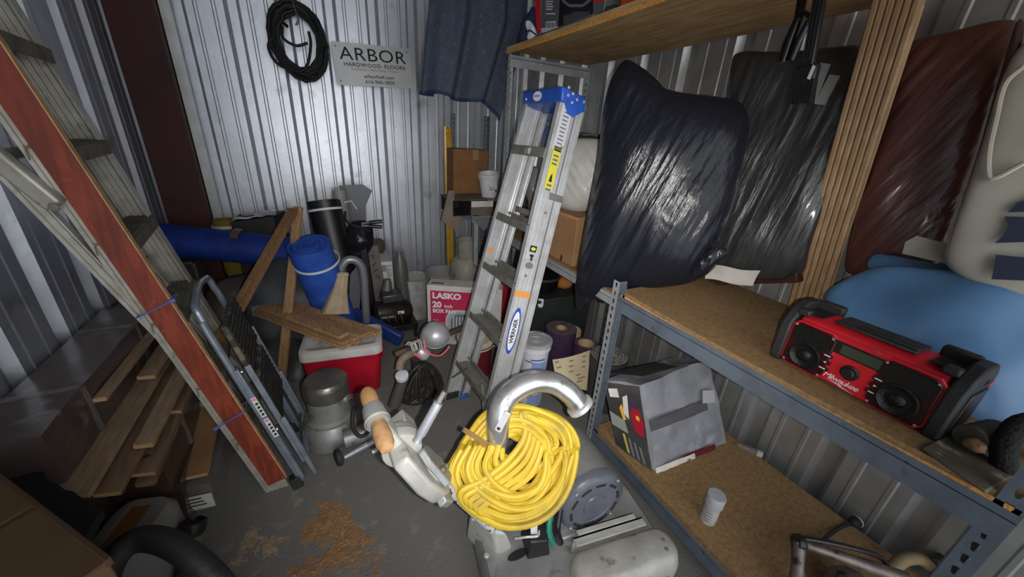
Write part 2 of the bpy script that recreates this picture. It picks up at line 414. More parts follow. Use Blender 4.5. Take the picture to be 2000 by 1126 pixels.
deck(SX0+0.003, SX1-0.003, SYN+0.005, SYM-0.01, ZMID, 0.014, OSB, OSB_EDGE, 0.012)
deck(SX0+0.003, SX1-0.003, SYN+0.005, SYM-0.01, ZLOW, 0.014, OSB, OSB, 0.004)
ZB = 0.885
beam((SX0-0.001, SYM+0.04, ZB), (SX0-0.001, SYF, ZB), 0.05, STEEL_G, X3)
beam((SX1, SYM+0.04, ZB), (SX1, SYF, ZB), 0.05, STEEL_G, -X3)
beam((SX0, SYF-0.003, ZB), (SX1, SYF-0.003, ZB), 0.05, STEEL_G, -Y3)
deck(SX0+0.003, SX1-0.003, SYM+0.05, SYF-0.01, ZB-0.003, 0.014, OSB, OSB)
beam((SX0, SYF-0.001, ZTOP-0.018), (SX1, SYF-0.001, ZTOP-0.018), 0.062, STEEL_G, -Y3)
beam((SX0, SYN+0.003, ZTOP-0.018), (SX1, SYN+0.003, ZTOP-0.018), 0.062, STEEL_B, Y3)
d = deck(SX0-0.005, SX1-0.02, SYN-0.02, SYF+0.01, ZTOP, 0.018, PLY, OSB_EDGE, 0.012); d['label'] = 'long plywood top deck with wavy grain'

# ------------------------------------------------------------------ step ladders
def rail_profile(w, fl, t, sgn, ribs=4):
    """C channel with a ribbed web: x across the web, y towards the other rail"""
    out = [(0, 0)]
    for k in range(ribs):
        c = w*(k+0.5)/ribs; e = w*0.28/ribs
        out += [(c-e, 0), (c-e*0.6, -0.0042), (c+e*0.6, -0.0042), (c+e, 0)]
    out += [(w, 0), (w, fl), (w-t, fl), (w-t, t)]
    for k in reversed(range(ribs)):
        c = w*(k+0.5)/ribs; e = w*0.28/ribs
        out += [(c+e, t), (c+e*0.6, t+0.0042), (c-e*0.6, t+0.0042), (c-e, t)] if c+e < w-t and c-e > t else []
    out += [(t, t), (t, fl), (0, fl)]
    return [(a, b*sgn) for a, b in out]
TREAD = [(0, 0)]+[(0, 0.028)]+sum([[(0.006+0.0115*k, 0.028), (0.008+0.0115*k, 0.031), (0.012+0.0115*k, 0.031), (0.014+0.0115*k, 0.028)] for k in range(6)], [])+[(0.078, 0.028), (0.078, 0.004), (0.075, 0.004), (0.075, 0.024), (0.004, 0.024), (0.004, 0)]
def ladder_steps(root, fF, fN, tF, tN, n, ts, m):
    for t in ts:
        a = fF.lerp(tF, t); b = fN.lerp(tN, t)
        e = (b-a).normalized(); a = a+e*0.004; b = b-e*0.004
        x = V((n.x, n.y, 0)).normalized()
        MB().sweep([(u*1.08, -v*1.45) for u, v in TREAD], a+n*0.0, b+n*0.0, x).build('step', m, root, smooth=20)

# the blue-topped ladder
fF, fN = V((0.515, 1.735, 0.012)), V((0.545, 1.275, 0.012))
tF, tN = V((0.985, 1.80, 1.69)), V((0.995, 1.49, 1.69))
up = (tN-fN).normalized(); n1 = (V((1, 0.0, 0))-up*up.x).normalized()
lad = thing('stepladder', (0.6, 1.55, 0), 'folded silver stepladder with blue top cap leaning on the shelving', 'ladder')
for a, b, sg in ((fN, tN, 1), (fF, tF, -1)):
    MB().sweep(rail_profile(0.088, 0.03, 0.003, sg), a, b, n1).build('rail', ALU, lad, smooth=20)
    MB().box(V(a)-V((0.012, 0.018, 0.012)), V(a)+V((0.098, 0.018, 0.03))).build('foot', RUBBER, lad, bevel=0.004)
ladder_steps(lad, fF, fN, tF, tN, n1, (0.158, 0.337, 0.508, 0.668), ALU_DARK)
# rear legs lie folded behind
q = n1*0.108
rF, rN = fF+q+V((0.0, -0.012, 0.01)), fN+q+V((0.0, 0.010, 0.01)); sF, sN = tF+q*0.9, tN+q*0.9
for a, b, sg in ((rN, sN, 1), (rF, sF, -1)):
    MB().sweep(rail_profile(0.040, 0.022, 0.0025, sg, 2), a, b, n1).build('rear_leg', ALU, lad, smooth=20)
    r = MB(); r.box(V(a)-V((0.015, 0.022, 0.022)), V(a)+V((0.05, 0.022, 0.004))); foot = r.build('rear_foot', PAPER, lad, bevel=0.006)
    foot['label'] = 'pale rear foot with blue insert'
    b2 = MB(); b2.box(V(a)-V((0.018, 0.024, 0.0)), V(a)+V((0.052, 0.024, 0.026))); b2.build('foot_insert', mat('blue_moulding', (46, 84, 150), 0.4), foot, bevel=0.006)
for t in (0.14, 0.33, 0.51, 0.69):
    a = rF.lerp(sF, t)+n1*0.01; b = rN.lerp(sN, t)+n1*0.01
    MB().bar(a, b, 0.03, 0.012, up).build('rear_brace', ALU_DARK, lad, bevel=0.002)
for a, b, t in ((fN, tN, .175), (fF, tF, .175)):   # diagonal struts under the lowest tread
    s0 = a.lerp(b, 0.175)+n1*0.01; mid = fN.lerp(fF, 0.5).lerp(tN.lerp(tF, 0.5), 0.175)
    e = (mid-s0).normalized()
    MB().bar(a.lerp(b, 0.08)+n1*0.02, s0+e*0.13+n1*0.02-Z3*0.015, 0.016, 0.006, n1).build('strut', ALU_DARK, lad, bevel=0.001)
for t in (0.72,):   # hinged spreader
    a = fF.lerp(tF, 0.855)+n1*-0.004; b = fN.lerp(tN, 0.855)
    MB().bar(a+(b-a)*0.02, a+(b-a)*0.92, 0.045, 0.006, up).build('spreader', ALU_DARK, lad, bevel=0.001)
    MB().box(V(a.lerp(b, 0.52))-V((0.014, 0.02, 0.015)), V(a.lerp(b, 0.52))+V((0.004, 0.02, 0.015))).build('spreader_lock', STEEL_G, lad, bevel=0.003)
BLUE_CAP = mat('blue_cap_plastic', (40, 82, 176), 0.4, 0, 0.1, 80, (34, 70, 150), 20)
ac = (tN-tF).normalized()
cap = MB(); capA, capB = tF-ac*0.015, tN+ac*0.015
capf = n1*-0.012
cap.hexa([capA+capf-Z3*0.035, capB+capf-Z3*0.035, capB+n1*0.125-Z3*0.035, capA+n1*0.125-Z3*0.035, capA+capf+Z3*0.026, capB+capf+Z3*0.026, capB+n1*0.125+Z3*0.026, capA+n1*0.125+Z3*0.026])
capo = cap.build('top_cap', BLUE_CAP, lad, bevel=0.008)
tongue = MB(); tongue.prism([(0, 0), (0.025, -0.04), (0.055, -0.045), (0.075, -0.03), (0.115, 0), (0.115, 0.05), (0, 0.05)], capB+n1*0.002-Z3*0.03+ac*0.0, n1, Z3, ac*0.003)
tongue.build('cap_tongue', BLUE_CAP, capo, bevel=0.001)
for u, v in ((0.02, 0.0), (0.045, -0.02), (0.045, 0.015), (0.07, 0.0), (0.11, 0.005), (0.02, 0.03)):
    MB().lathe([(0.007, 0), (0.006, 0.003), (0.0, 0.004)], capB+n1*u+Z3*v+ac*0.001, ac, 12).build('rivet', ALU, capo)
cfc = capA.lerp(capB, 0.42)+capf-Z3*.004
plate('logo_oval', cfc+n1*-0.0003, ac, Z3, 0.0006, ell(0.075, 0.042), WHITEINK, capo)
text('WERNER', cfc-n1*0.001, ac, Z3, 0.013, mat('logo_blue', (38, 80, 180), 0.5), capo)
plate('maker_mark', capA.lerp(capB, 0.12)+capf-Z3*0.012, ac, Z3, 0.0006, rect(0.014, 0.01), WHITEINK, capo)
# stickers on the near rail: e1 along the rail, e2 across the web
def onweb(t, u): return fN.lerp(tN, t)+n1*u+V((0, -1, 0))*0.0052
WEBN = up.cross(n1)*-1
def sticker(name, t, u, l, wd, m, poly=None, off=0.0):
    o = onweb(t, u)+V((0, -1, 0))*off
    return plate(name, o, n1, up, 0.0006, poly or rect(wd, l), m, lad)
YELS = mat('yellow_sticker', (206, 196, 62), 0.5)
sticker('warning_label', 0.935, 0.042, 0.24, 0.056, mat('silver_label', (188, 190, 194), 0.5))
for k in range(13): sticker('label_line', 0.877+0.0095*k, 0.042, 0.006, 0.030+0.012*((k*7) % 3)/3-0.006, GREYINK, off=0.0007)
cl = sticker('caution_label', 0.825, 0.042, 0.19, 0.046, YELS); cl['label'] = 'yellow caution label'
sticker('label_header', 0.872, 0.042, 0.018, 0.036, BLACKINK, off=0.0007)
text('CAUTION', onweb(0.872, 0.042)-Y3*0.0016, n1, up, 0.0078, YELS, lad)
for k in range(3): sticker('label_line', 0.855-0.010*k, 0.042, 0.009, 0.028, GREYINK, off=0.0007)
sticker('label_symbol', 0.80, 0.042, 0.038, 0.02, BLACKINK, [(-0.008, -0.019), (0.009, -0.019), (0.006, -0.002), (0.003, 0.019), (-0.002, 0.012), (-0.006, 0.0)], 0.0007)
for k in range(2): sticker('label_line', 0.78-0.011*k, 0.042, 0.01, 0.026, GREYINK, off=0.0007)
sticker('danger_label', 0.61, 0.042, 0.03, 0.036, BLACKINK); sticker('label_oval', 0.61, 0.042, 0, 0, YELS, ell(0.026, 0.016), 0.0007)
sticker('label_symbol', 0.586, 0.042, 0.02, 0.02, BLACKINK, [(-0.014, 0.012), (0.0, 0.016), (0.014, 0.012), (0.006, 0.002), (0.01, -0.012), (-0.002, -0.016), (-0.002, 0.0)], 0.0002)
sticker('label_stamp', 0.564, 0.042, 0, 0, GREYINK, ell(0.042, 0.03), 0.0)
ORT = mat('orange_tape', (216, 146, 66), 0.6)
tp = sticker('tape', 0.483, 0.044, 0.03, 0.086, ORT); tp['label'] = 'orange masking tape patch'
o = fF.lerp(tF, 0.545)+n1*0.03-Y3*0.0062
tp = plate('tape', o, n1, up, 0.0008, [(-0.02, -0.012), (0.018, -0.016), (0.022, 0.012), (-0.012, 0.018)], ORT, lad); tp['label'] = 'torn orange tape scrap'
LB = mat('logo_blue', (38, 80, 180), 0.5)
def lens(l, wd, n=14):
    a = [(wd/2*math.cos(PI*(i/n-0.5))**1.0, l/2*math.sin(PI*(i/n-0.5))) for i in range(n+1)]
    return a+[(-x, y) for x, y in reversed(a[1:-1])]
sticker('logo_oval', 0.376, 0.043, 0, 0, LB, lens(0.24, 0.056)); sticker('logo_band', 0.376, 0.043, 0, 0, WHITEINK, lens(0.20, 0.044), 0.0007)
text('WERNER', onweb(0.376, 0.043)-Y3*0.0022, up, -n1, 0.031, BLACKINK, lad, bold=0.0006)
for t, u in ((0.535, 0.036), (0.36, 0.036), (0.18, 0.036), (0.71, 0.06), (0.88, 0.06)):
    MB().lathe([(0.007, 0), (0.006, 0.003), (0.0, 0.004)], onweb(t, u)+Y3*0.001, (0, -1, 0), 12).build('rivet', ALU_DARK, lad)
MB().bar(onweb(0.755, 0.06), onweb(0.755, 0.135), 0.03, 0.004, up).build('hinge_bracket', ALU_DARK, lad, bevel=0.001)

# the weathered ladder against the left wall
gF, gN = V((-0.335, 1.90, 0.0)), V((-0.288, 1.45, 0.0)); hF, hN = V((-0.795, 1.87, 2.05)), V((-0.738, 1.50, 2.05))
up2 = (hN-gN).normalized(); n2 = (V((-1, 0, 0))-up2*(-up2.x)).normalized()
old = thing('old_stepladder', (-0.4, 1.65, 0), 'weathered aluminium stepladder with a red board tied to it by the left wall', 'ladder')
for a, b, sg in ((gN, hN, -1), (gF, hF, 1)):
    MB().sweep(rail_profile(0.086, 0.042, 0.003, sg, 5), a, b, n2).build('rail', ALU_OLD, old, smooth=20)
ladder_steps(old, gF, gN, hF, hN, n2, (0.125, 0.265, 0.40, 0.535, 0.665, 0.795, 0.925), mat('grimy_tread', (118, 112, 98), 0.7, 0.1, 0.2, 70, (94, 88, 76), 16))
q = n2*0.095
kF, kN = gF+q+V((0.0, -0.04, 0.42)), gN+q+V((0, 0.035, 0.42)); lF, lN = hF+q+V((-0.13, 0, 0)), hN+q+V((-0.13, 0, 0))
for a, b, sg in ((kN, lN, -1), (kF, lF, 1)):
    MB().sweep(rail_profile(0.036, 0.024, 0.0025, sg, 2), a, b, n2).build('rear_leg', ALU_OLD, old, smooth=20)
for t in (0.1, 0.35, 0.6, 0.85):
    MB().bar(kF.lerp(lF, t), kN.lerp(lN, t), 0.03, 0.012, up2).build('rear_brace', ALU_OLD, old, bevel=0.002)
# diagonal strut rising out of the picture on the near side
s0 = P(112, 402, y=1.47); s1 = P(-120, 215, y=1.50)
st = MB(); st.bar(s0, s1, 0.05, 0.03, up2); st.build('strut', ALU_OLD, old, bevel=0.008)
MB().lathe([(0.012, 0), (0.010, 0.004), (0, 0.005)], s0-Y3*0.016, (0, -1, 0), 12).build('rivet', ALU_DARK, old)
for t in (0.1, 0.265, 0.40, 0.535):
    for u in (0.02, 0.055):
        MB().lathe([(0.006, 0), (0.005, 0.003), (0, 0.004)], gF.lerp(hF, t)+n2*u-Y3*0.006+up2*0.03, (0, -1, 0), 10).build('rivet', ALU_DARK, old)
# red board
RB = mat('red_painted_board', (138, 58, 34), 0.55, 0, 0.1, 60, (122, 48, 28), 7, grain=((104, 42, 26), 5, (10, 10, 1.5)), rgb3=(160, 84, 56), v3=(0.66, 0.75, 30))
bo = thing('red_board', gN+V((0, -0.02, 0.1)), 'long red-brown painted board zip-tied along the weathered ladder rail', 'board')
b0 = gN.lerp(hN, 0.03)+n2*0.006-Y3*0.011; b1 = gN.lerp(hN, 1.02)+n2*0.006-Y3*0.011
wb = MB(); off = n2*-0.026
wb.sweep([(-0.012, -0.009), (0.058, -0.009), (0.058, 0.009), (-0.012, 0.009)], b0+off*0.3, b1+off*0.3, n2)
bb = wb.build('plank', RB, bo, bevel=0.001)
wb = MB(); wb.sweep([(-0.0145, -0.009), (-0.0118, -0.009), (-0.0118, 0.009), (-0.0145, 0.009)], b0+off*0.3, b1+off*0.3, n2)
wb.build('raw_edge', WOODE, bo)['label'] = 'raw tan edge of the board'
ZIP = mat('blue_zip_tie', (86, 96, 160), 0.4)
for t, lb in ((0.452, 'upper'), (0.215, 'lower')):
    c = gN.lerp(hN, t)
    zt = tag(None or bpy.data.objects.new('zip_tie', None), 'blue zip tie round red board and ladder rail, %s of the two' % lb, 'cable tie', 'blue zip ties on the red board')
    COL.objects.link(zt); zt.location = c
    A = [c+n2*-0.022-Y3*0.024+up2*0.012, c+n2*0.085-Y3*0.024-up2*0.012, c+n2*0.085+Y3*0.036-up2*0.012, c+n2*-0.022+Y3*0.036+up2*0.012]
    MB().tube(A, 0.0028, 6, closed=True).build('strap', ZIP, zt)
    hd = A[1] if lb == 'lower' else A[0]
    MB().bar(hd-n2*0.008, hd+n2*0.008, 0.012, 0.01, up2).build('buckle', ZIP, zt, bevel=0.002)

# folding two-tread step stool leaning beside it
GREY_TUBE = mat('grey_enamel_tube', (126, 134, 144), 0.32, 0.3, 0.05, 60, (108, 115, 124), 20)
TREADB = mat('black_grip_tread', (48, 46, 42), 0.75, 0, 0.3, 70, (104, 98, 84), 26, 0.42, 0.6)
sb, sf = V((-0.235, 1.435, 0.02)), V((-0.262, 1.80, 0.02))
tb, tf = P(372, 640, y=1.50), None
us = (V((-0.425, 1.50, 0.80))-sb).normalized(); dn = V((1, 0.08, 0)); dn = (dn-us*dn.dot(us)).normalized()
ss = thing('step_stool', (-0.25, 1.62, 0), 'folded grey step stool with black treads leaning by the old ladder', 'step stool')
tb = sb+us*0.78; tf = sf+us*0.78
lp = [sb, sb+us*0.4, tb, tb+us*0.05+Y3*0.01]+[tb+us*(0.10+0.028*math.sin(PI*k/6))+(tf-tb)*(0.06+0.88*(k/6))+dn*-0.0 for k in range(7)]+[tf+us*0.05-Y3*0.01, tf, sf+us*0.4, sf]
MB().tube(spline(lp, 6), 0.0125, 10).build('tube_frame', GREY_TUBE, ss)
for a, l in ((sb, 0.62), (sf, 0.62)):
    MB().bar(a+us*0.02+dn*0.012, a+us*l+dn*0.012, 0.036, 0.020, (tf-tb)).build('side_rail', GREY_TUBE, ss, bevel=0.004)
    MB().bar(a-us*0.018-dn*0.018, a+us*0.04-dn*0.016, 0.044, 0.042, (tf-tb)).build('foot', RUBBER, ss, bevel=0.005)
wv = (sf-sb)
for t0, t1 in ((0.30, 0.52), (0.56, 0.78)):
    tr_ = MB(); a = sb+us*t0+dn*0.03; b = sb+us*t1+dn*0.03
    tr_.hexa([a+wv*0.06, a+wv*0.94, b+wv*0.94, b+wv*0.06, a+wv*0.06+dn*0.02, a+wv*0.94+dn*0.02, b+wv*0.94+dn*0.02, b+wv*0.06+dn*0.02])
    t_ = tr_.build('tread', TREADB, ss, bevel=0.006)
    for k in range(9):
        c = a+(b-a)*(0.06+0.11*k)+dn*0.021
        MB().bar(c+wv*0.09, c+wv*0.91, 0.009, 0.006, us).build('grip_rib', RUBBER, t_)
for k, (a, e) in enumerate(((sb, 0.30), (sf, 0.30), (sb, 0.56), (sf, 0.56))):
    y = wv*0.03 if k % 2 == 0 else wv*-0.03
    MB().bar(a+us*(e-0.22)+dn*0.045+y, a+us*(e+0.05)+dn*0.045+y, 0.022, 0.010, dn).build('link_bar', GREY_TUBE, ss, bevel=0.003)
MB().bar(sb+us*0.06+dn*0.05+wv*0.05, sb+us*0.06+dn*0.05+wv*0.95, 0.02, 0.02, dn).build('cross_bar', GREY_TUBE, ss, bevel=0.004)
MB().bar(sf+us*-0.0+dn*0.055, sf+us*0.34+dn*0.055, 0.02, 0.02, dn).build('rear_leg', GREY_TUBE, ss, bevel=0.004)
MB().bar(sb+us*-0.0+dn*0.06, sb+us*0.34+dn*0.06, 0.02, 0.02, dn).build('rear_leg', GREY_TUBE, ss, bevel=0.004)
for a in (sb, sf):
    for l in (0.60, 0.30):
        MB().lathe([(0.009, 0), (0.008, 0.004), (0, 0.005)], a+us*l+dn*0.023-(wv*0.055 if a is sb else wv*-0.055)*0, dn, 12).build('rivet', CHROME, ss)
PINK = mat('pink_print', (206, 130, 150), 0.6)
fr_ = Fr(sb, wv.normalized(), us, dn); ny = -wv.normalized()
for l0, nm in ((0.44, 0), (0.33, 1)):
    o = sb+us*l0+dn*0.014+ny*0.0188
    st_ = plate('label', o, dn, us, 0.0006, rect(0.018, 0.10), PAPER, ss)
    plate('label_mark', o+us*0.04+ny*0.0007, dn, us, 0.0005, ell(0.015, 0.015), PINK, ss)
    for k in range(4): plate('label_print', o+us*(0.018-0.018*k)+ny*0.0007, dn, us, 0.0005, [(-.006, -.006), (.005, -.005), (.006, .004), (-.002, .006)], BLACKINK, ss)

# ------------------------------------------------------------------ drum sander in front
CAST = mat('worn_white_casting', (176, 174, 168), 0.45, 0.15, 0.25, 40, (158, 156, 150), 10, rgb3=(118, 104, 88), v3=(0.62, 0.72, 18))
CASTG = mat('worn_grey_casting', (150, 152, 152), 0.42, 0.3, 0.25, 30, (128, 130, 130), 8, rgb3=(96, 92, 84), v3=(0.6, 0.72, 14))
MOTG = mat('motor_grey_enamel', (92, 94, 104), 0.4, 0.1, 0.1, 80, (80, 82, 91), 12)
BODYG = mat('motor_body_grey', (124, 123, 120), 0.45, 0.1, 0.15, 60, (110, 109, 106), 9)
TURN = mat('turned_wood_grip', (184, 148, 108), 0.42, 0, 0.05, 50, (170, 130, 88), 14, grain=((166, 126, 84), 8, (4, 4, 2)))
DARKM = mat('dark_slot', (34, 26, 30), 0.8)
ds = thing('drum_sander', (0.68, 0.70, 0), 'worn grey drum floor sander with chrome elbow pipe and turned wooden grips', 'floor sander')
MF = Fr((0.68, 0.70, 0), (0.987, -0.16, 0), (0.16, 0.987, 0))
def stadium(x0, x1, y0, y1, r, n=6):
    out = []
    for cx, cy, a0 in ((x1-r, y0+r, -90), (x1-r, y1-r, 0), (x0+r, y1-r, 90), (x0+r, y0+r, 180)):
        for k in range(n+1):
            a = math.radians(a0+90*k/n); out.append((cx+r*math.cos(a), cy+r*math.sin(a)))
    return out
def layered(T, layers):
    """closed loft of stacked rounded outlines [(outline, z), ...]"""
    mb = MB(T); n = len(layers[0][0]); vs = [(x, y, z) for o, z in layers for x, y in o]
    fs = [(j*n+k, j*n+(k+1) % n, (j+1)*n+(k+1) % n, (j+1)*n+k) for j in range(len(layers)-1) for k in range(n)]
    fs += [tuple(range(n))[::-1], tuple(range((len(layers)-1)*n, len(layers)*n))]
    return mb.add(vs, fs)
layered(MF, [(stadium(-.33, .33, -.22, .17, .05), .018), (stadium(-.34, .35, -.23, .18, .06), .03), (stadium(-.34, .35, -.23, .18, .06), .11), (stadium(-.32, .33, -.21, .17, .06), .135)]).build('chassis', CASTG, ds, smooth=40)
layered(MF, [(stadium(-.05, .36, -.245, -.10, .06), .03), (stadium(-.06, .365, -.25, -.10, .07), .12), (stadium(-.05, .35, -.235, -.115, .05), .165), (stadium(-.03, .33, -.215, -.13, .04), .178)]).build('belt_cover', CAST, ds, smooth=50)
mb = MB(MF); mb.box((-.02, -.095, .13), (.27, -.088, .205)); mb.box((-.02, -.118, .198), (.27, -.088, .205)); mb.box((.0, -.075, .13), (.24, -.07, .215)); mb.box((0, -.09, .209), (.24, -.07, .215))
mb.build('guard_flange', CAST, ds, bevel=0.001)
mb = MB(MF); mb.box((-.05, -.06, .13), (.20, .17, .165)); mb.build('motor_base', CASTG, ds, bevel=0.006)
for x, y in ((.30, -.20), (.31, -.17)):
    MB(MF).lathe([(.012, 0), (.012, .006), (.006, .009), (0, .009)], (x, y, .17), (0, 0, 1), 12).build('bolt', ALU_DARK, ds)
MB(MF).lathe([(.03, 0), (.034, .008), (.03, .012), (.018, .013), (.016, .004), (0, .004)], (.30, -.236, .09), (0.5, -1, 0.3), 16).build('drum_knob', ALU_DARK, ds)
for y in (-.2, .13):
    MB(MF).lathe([(.0, -.02), (.045, -.02), (.05, -.012), (.05, .012), (.045, .02), (0, .02)], (.29, y, .05), (0, 1, 0), 20).build('wheel', RUBBER, ds)
    MB(MF).lathe([(.0, -.02), (.035, -.02), (.04, -.012), (.04, .012), (.035, .02), (0, .02)], (-.30, y*.8, .04), (0, 1, 0), 20).build('wheel', RUBBER, ds)
# motor: cylinder lying across the machine with a vented end bell
MC = V((0.742, 0.635, 0.295)); MA = V((0.10, 0.985, 0.0)).normalized(); MR = 0.130
MB().lathe([(MR*.96, .035), (MR, .04), (MR, .245), (MR*.97, .26), (MR*.6, .27), (0, .27)], MC, MA, 40).build('motor_housing', BODYG, ds)
mt = MB(); mt.lathe([(0, -.004), (.045, -.004), (.047, .0), (.078, .0), (.080, -.002), (.112, -.001), (.125, .006), (.133, .018), (.134, .04), (MR*.9, .042)], MC, MA, 44)
eb = mt.build('end_bell', MOTG, ds)
ax_ = MA.cross(Z3).normalized(); ay_ = ax_.cross(MA)
for k in range(10):   # arc shaped vent slots
    a0 = 2*PI*k/10; arc = [(0.103*math.cos(a0+0.42*i/6), 0.103*math.sin(a0+0.42*i/6)) for i in range(7)]+[(0.092*math.cos(a0+0.42*i/6), 0.092*math.sin(a0+0.42*i/6)) for i in range(6, -1, -1)]
    MB().prism(arc, MC-MA*0.0025, ax_, ay_, MA*0.003).build('vent_slot', DARKM, eb, smooth=0)
for k in range(4):
    a = PI/4+PI/2*k; c = MC+(ax_*math.cos(a)+ay_*math.sin(a))*0.122
    MB().lathe([(.006, 0), (.006, .003), (.004, .005), (0, .005)], c-MA*-0.004, -MA, 10).build('screw', STEEL_G, eb)
mb = MB(); mb.prism([(-.10, -.17), (.10, -.17), (.12, -.02), (-.12, -.02)], MC+MA*0.03, ax_, Z3, MA*0.20); mb.build('motor_foot', BODYG, ds, bevel=0.004)
# switch plate, wires and brake bracket below the cord
mb = MB(); c = P(1045, 1045, z=.20); mb.hexa([V(c)+V(q) for q in ((-.05, -.04, -.04), (.03, -.06, -.04), (.06, .04, -.04), (-.03, .05, -.04), (-.04, -.03, .03), (.02, -.05, .03), (.05, .03, .05), (-.02, .04, .05))]); mb.build('switch_box', BLACKP, ds, bevel=0.004)
MB().prism([(-.012, -.02), (.012, -.02), (.012, .02), (-.012, .02)], P(1043, 1030, z=.262), CR, CU, -FW*.004).build('toggle_plate', WHITEP, ds, bevel=0.001)
MB().tube(spline([P(1005, 1051, z=.235), P(1030, 1048, z=.25), P(1050, 1046, z=.25), P(1053, 1036, z=.27)], 5), .004, 8).build('wire_latch', ALU, ds)
MB().tube(spline([P(1086, 960, z=.33), P(1076, 1000, z=.29), P(1072, 1040, z=.23), P(1082, 1062, z=.16)], 6), .010, 8).build('ground_wire', mat('green_wire', (40, 130, 110), 0.4), ds)
MB().tube(spline([P(1100, 960, z=.34), P(1092, 1000, z=.30), P(1088, 1035, z=.25), P(1094, 1058, z=.17)], 6), .013, 10).build('drive_belt', mat('shiny_black_belt', (24, 18, 20), 0.25), ds)
# rear yoke that carries the handle
yk = MB(); A = [P(*q, z=h) for q, h in (((905, 1035), .05), ((985, 1100), .05), ((1000, 1050), .2), ((935, 1000), .2))]
yk.hexa([P(908, 1050, z=.06), P(975, 1110, z=.06), P(1010, 1085, z=.06), P(945, 1010, z=.06), P(916, 1000, z=.24), P(965, 1040, z=.24), P(990, 1042, z=.24), P(945, 985, z=.24)])
yk.build('handle_yoke', CAST, ds, bevel=0.012, seg=3)
g0, g1 = P(955, 1022, z=.25), P(772, 862, z=.68)
hd = (g1-g0).normalized(); hx = V((0, 1, 0)); hx = (hx-hd*hx.dot(hd)).normalized(); hn = hx.cross(hd).normalized()
if hn.z < 0: hn = -hn
HF = Fr(g0, hx, hd, hn); HL = (g1-g0).length
MB().tube([g0-hd*.05, g0, g0+hd*.22, g0+hd*.40, g1], [.024, .021, .017, .017, .02], 14).build('handle_tube', mat('chipped_white_paint', (190, 190, 192), 0.45, 0.1, 0.2, 60, rgb2=(176, 176, 178), rgb3=(70, 52, 44), v3=(0.56, 0.58, 26)), ds)
MB().tube([g0+hx*.028-hd*.06+hn*.005, g0+hx*.026+hd*.18+hn*.005, g0+hx*.022+hd*.36+hn*.012], .009, 8).build('control_rod', mat('rusty_rod', (86, 58, 48), 0.7, 0.2, 0.3, 60), ds)
MB().tube([g0+hx*.02-hd*.20+hn*-.03, g0+hx*.024-hd*.05+hn*-.005], [.009, .011], 10).build('rod_end', CAST, ds)
MB().lathe([(.032, 0), (.029, .002), (.029, .003), (0, .003)], P(1012, 1082, z=.136), (0, 0, 1), 18, sq=(1.3, .5)).build('deck_slot', DARKM, ds)
# control head: belt of castings round the top of the handle
def hl(u): return HL*(.10+.96*u)
cas = MB(HF); cas.prism([(-.085, hl(.46)), (-.04, hl(.38)), (.03, hl(.44)), (.075, hl(.60)), (.085, hl(.80)), (.055, hl(.93)), (-.02, hl(.97)), (-.075, hl(.90)), (-.10, hl(.70))], (0, 0, -.035), (1, 0, 0), (0, 1, 0), (0, 0, .055)) if False else None
def hprism(poly, z0, z1):
    m_ = MB(); m_.prism(poly, HF(0, 0, z0), HF.ex, HF.ey, HF.ez*(z1-z0)); return m_
hprism([(-.09, hl(.56)), (-.05, hl(.46)), (.02, hl(.50)), (.07, hl(.62)), (.085, hl(.74)), (.07, hl(.90)), (.0, hl(.95)), (-.07, hl(.90)), (-.10, hl(.70))], -.03, .02).build('control_head', CAST, ds, bevel=0.010, seg=3)
hprism([(-.088, hl(.50)), (-.06, hl(.40)), (-.01, hl(.42)), (.015, hl(.50)), (-.02, hl(.58))], -.024, .006).build('head_skirt', CASTG, ds, bevel=0.006)
MB().lathe([(.068, 0), (.066, .012), (.058, .017), (0, .019)], HF(.005, hl(.62), .016), HF.ez, 28).build('head_cover', CAST, ds)
hprism([(-.075, hl(.56)), (-.02, hl(.50)), (.03, hl(.58)), (.02, hl(.76)), (-.02, hl(.80)), (-.05, hl(.74))], .022, .045).build('cover_plate', CASTG, ds, bevel=0.005)
MB().lathe([(.011, 0), (.011, .01), (.007, .013), (0, .013)], HF(-.045, hl(.63), .044), HF.ez, 14).build('bolt', mat('dull_brass', (122, 112, 92), 0.5, 0.5), ds)
MB().lathe([(.008, 0), (.008, .008), (.005, .01), (0, .01)], HF(.0, hl(.55), .044), HF.ez, 12).build('bolt', ALU_DARK, ds)
MB().lathe([(.055, -.035), (.058, -.03), (.058, .025), (.054, .035), (0, .035)], HF(.03, hl(.86), -.005), HF.ex, 24).build('switch_drum', CAST, ds)
MB().lathe([(.060, -.004), (.0605, 0), (.060, .004)], HF(.03, hl(.86), -.005), HF.ex, 24).build('drum_band', CASTG, ds)
hprism([(.075, hl(.78)), (.13, hl(.80)), (.125, hl(.93)), (.07, hl(.92))], -.02, .04).build('switch_housing', CAST, ds, bevel=0.004)
for k in range(5):
    MB().lathe([(.005, 0), (.005, .006), (0, .008)], HF(.088-.002*k, hl(.46+.085*k), .0), HF.ex, 8).build('screw', CAST, ds)
lv0 = P(814, 862, z=.70); lv1 = P(856, 786, z=.80)
MB().tube([lv0, lv0.lerp(lv1, .12), lv0.lerp(lv1, .22), lv1], [.013, .010, .014, .0135], 14).build('lever', mat('lever_steel', (170, 174, 182), 0.35, 0.5, 0.1, 50), ds)
e = (lv1-lv0).normalized(); MB().tube([lv1, lv1+e*.035], .0075, 10).build('lever_tip', ALU_DARK, ds)
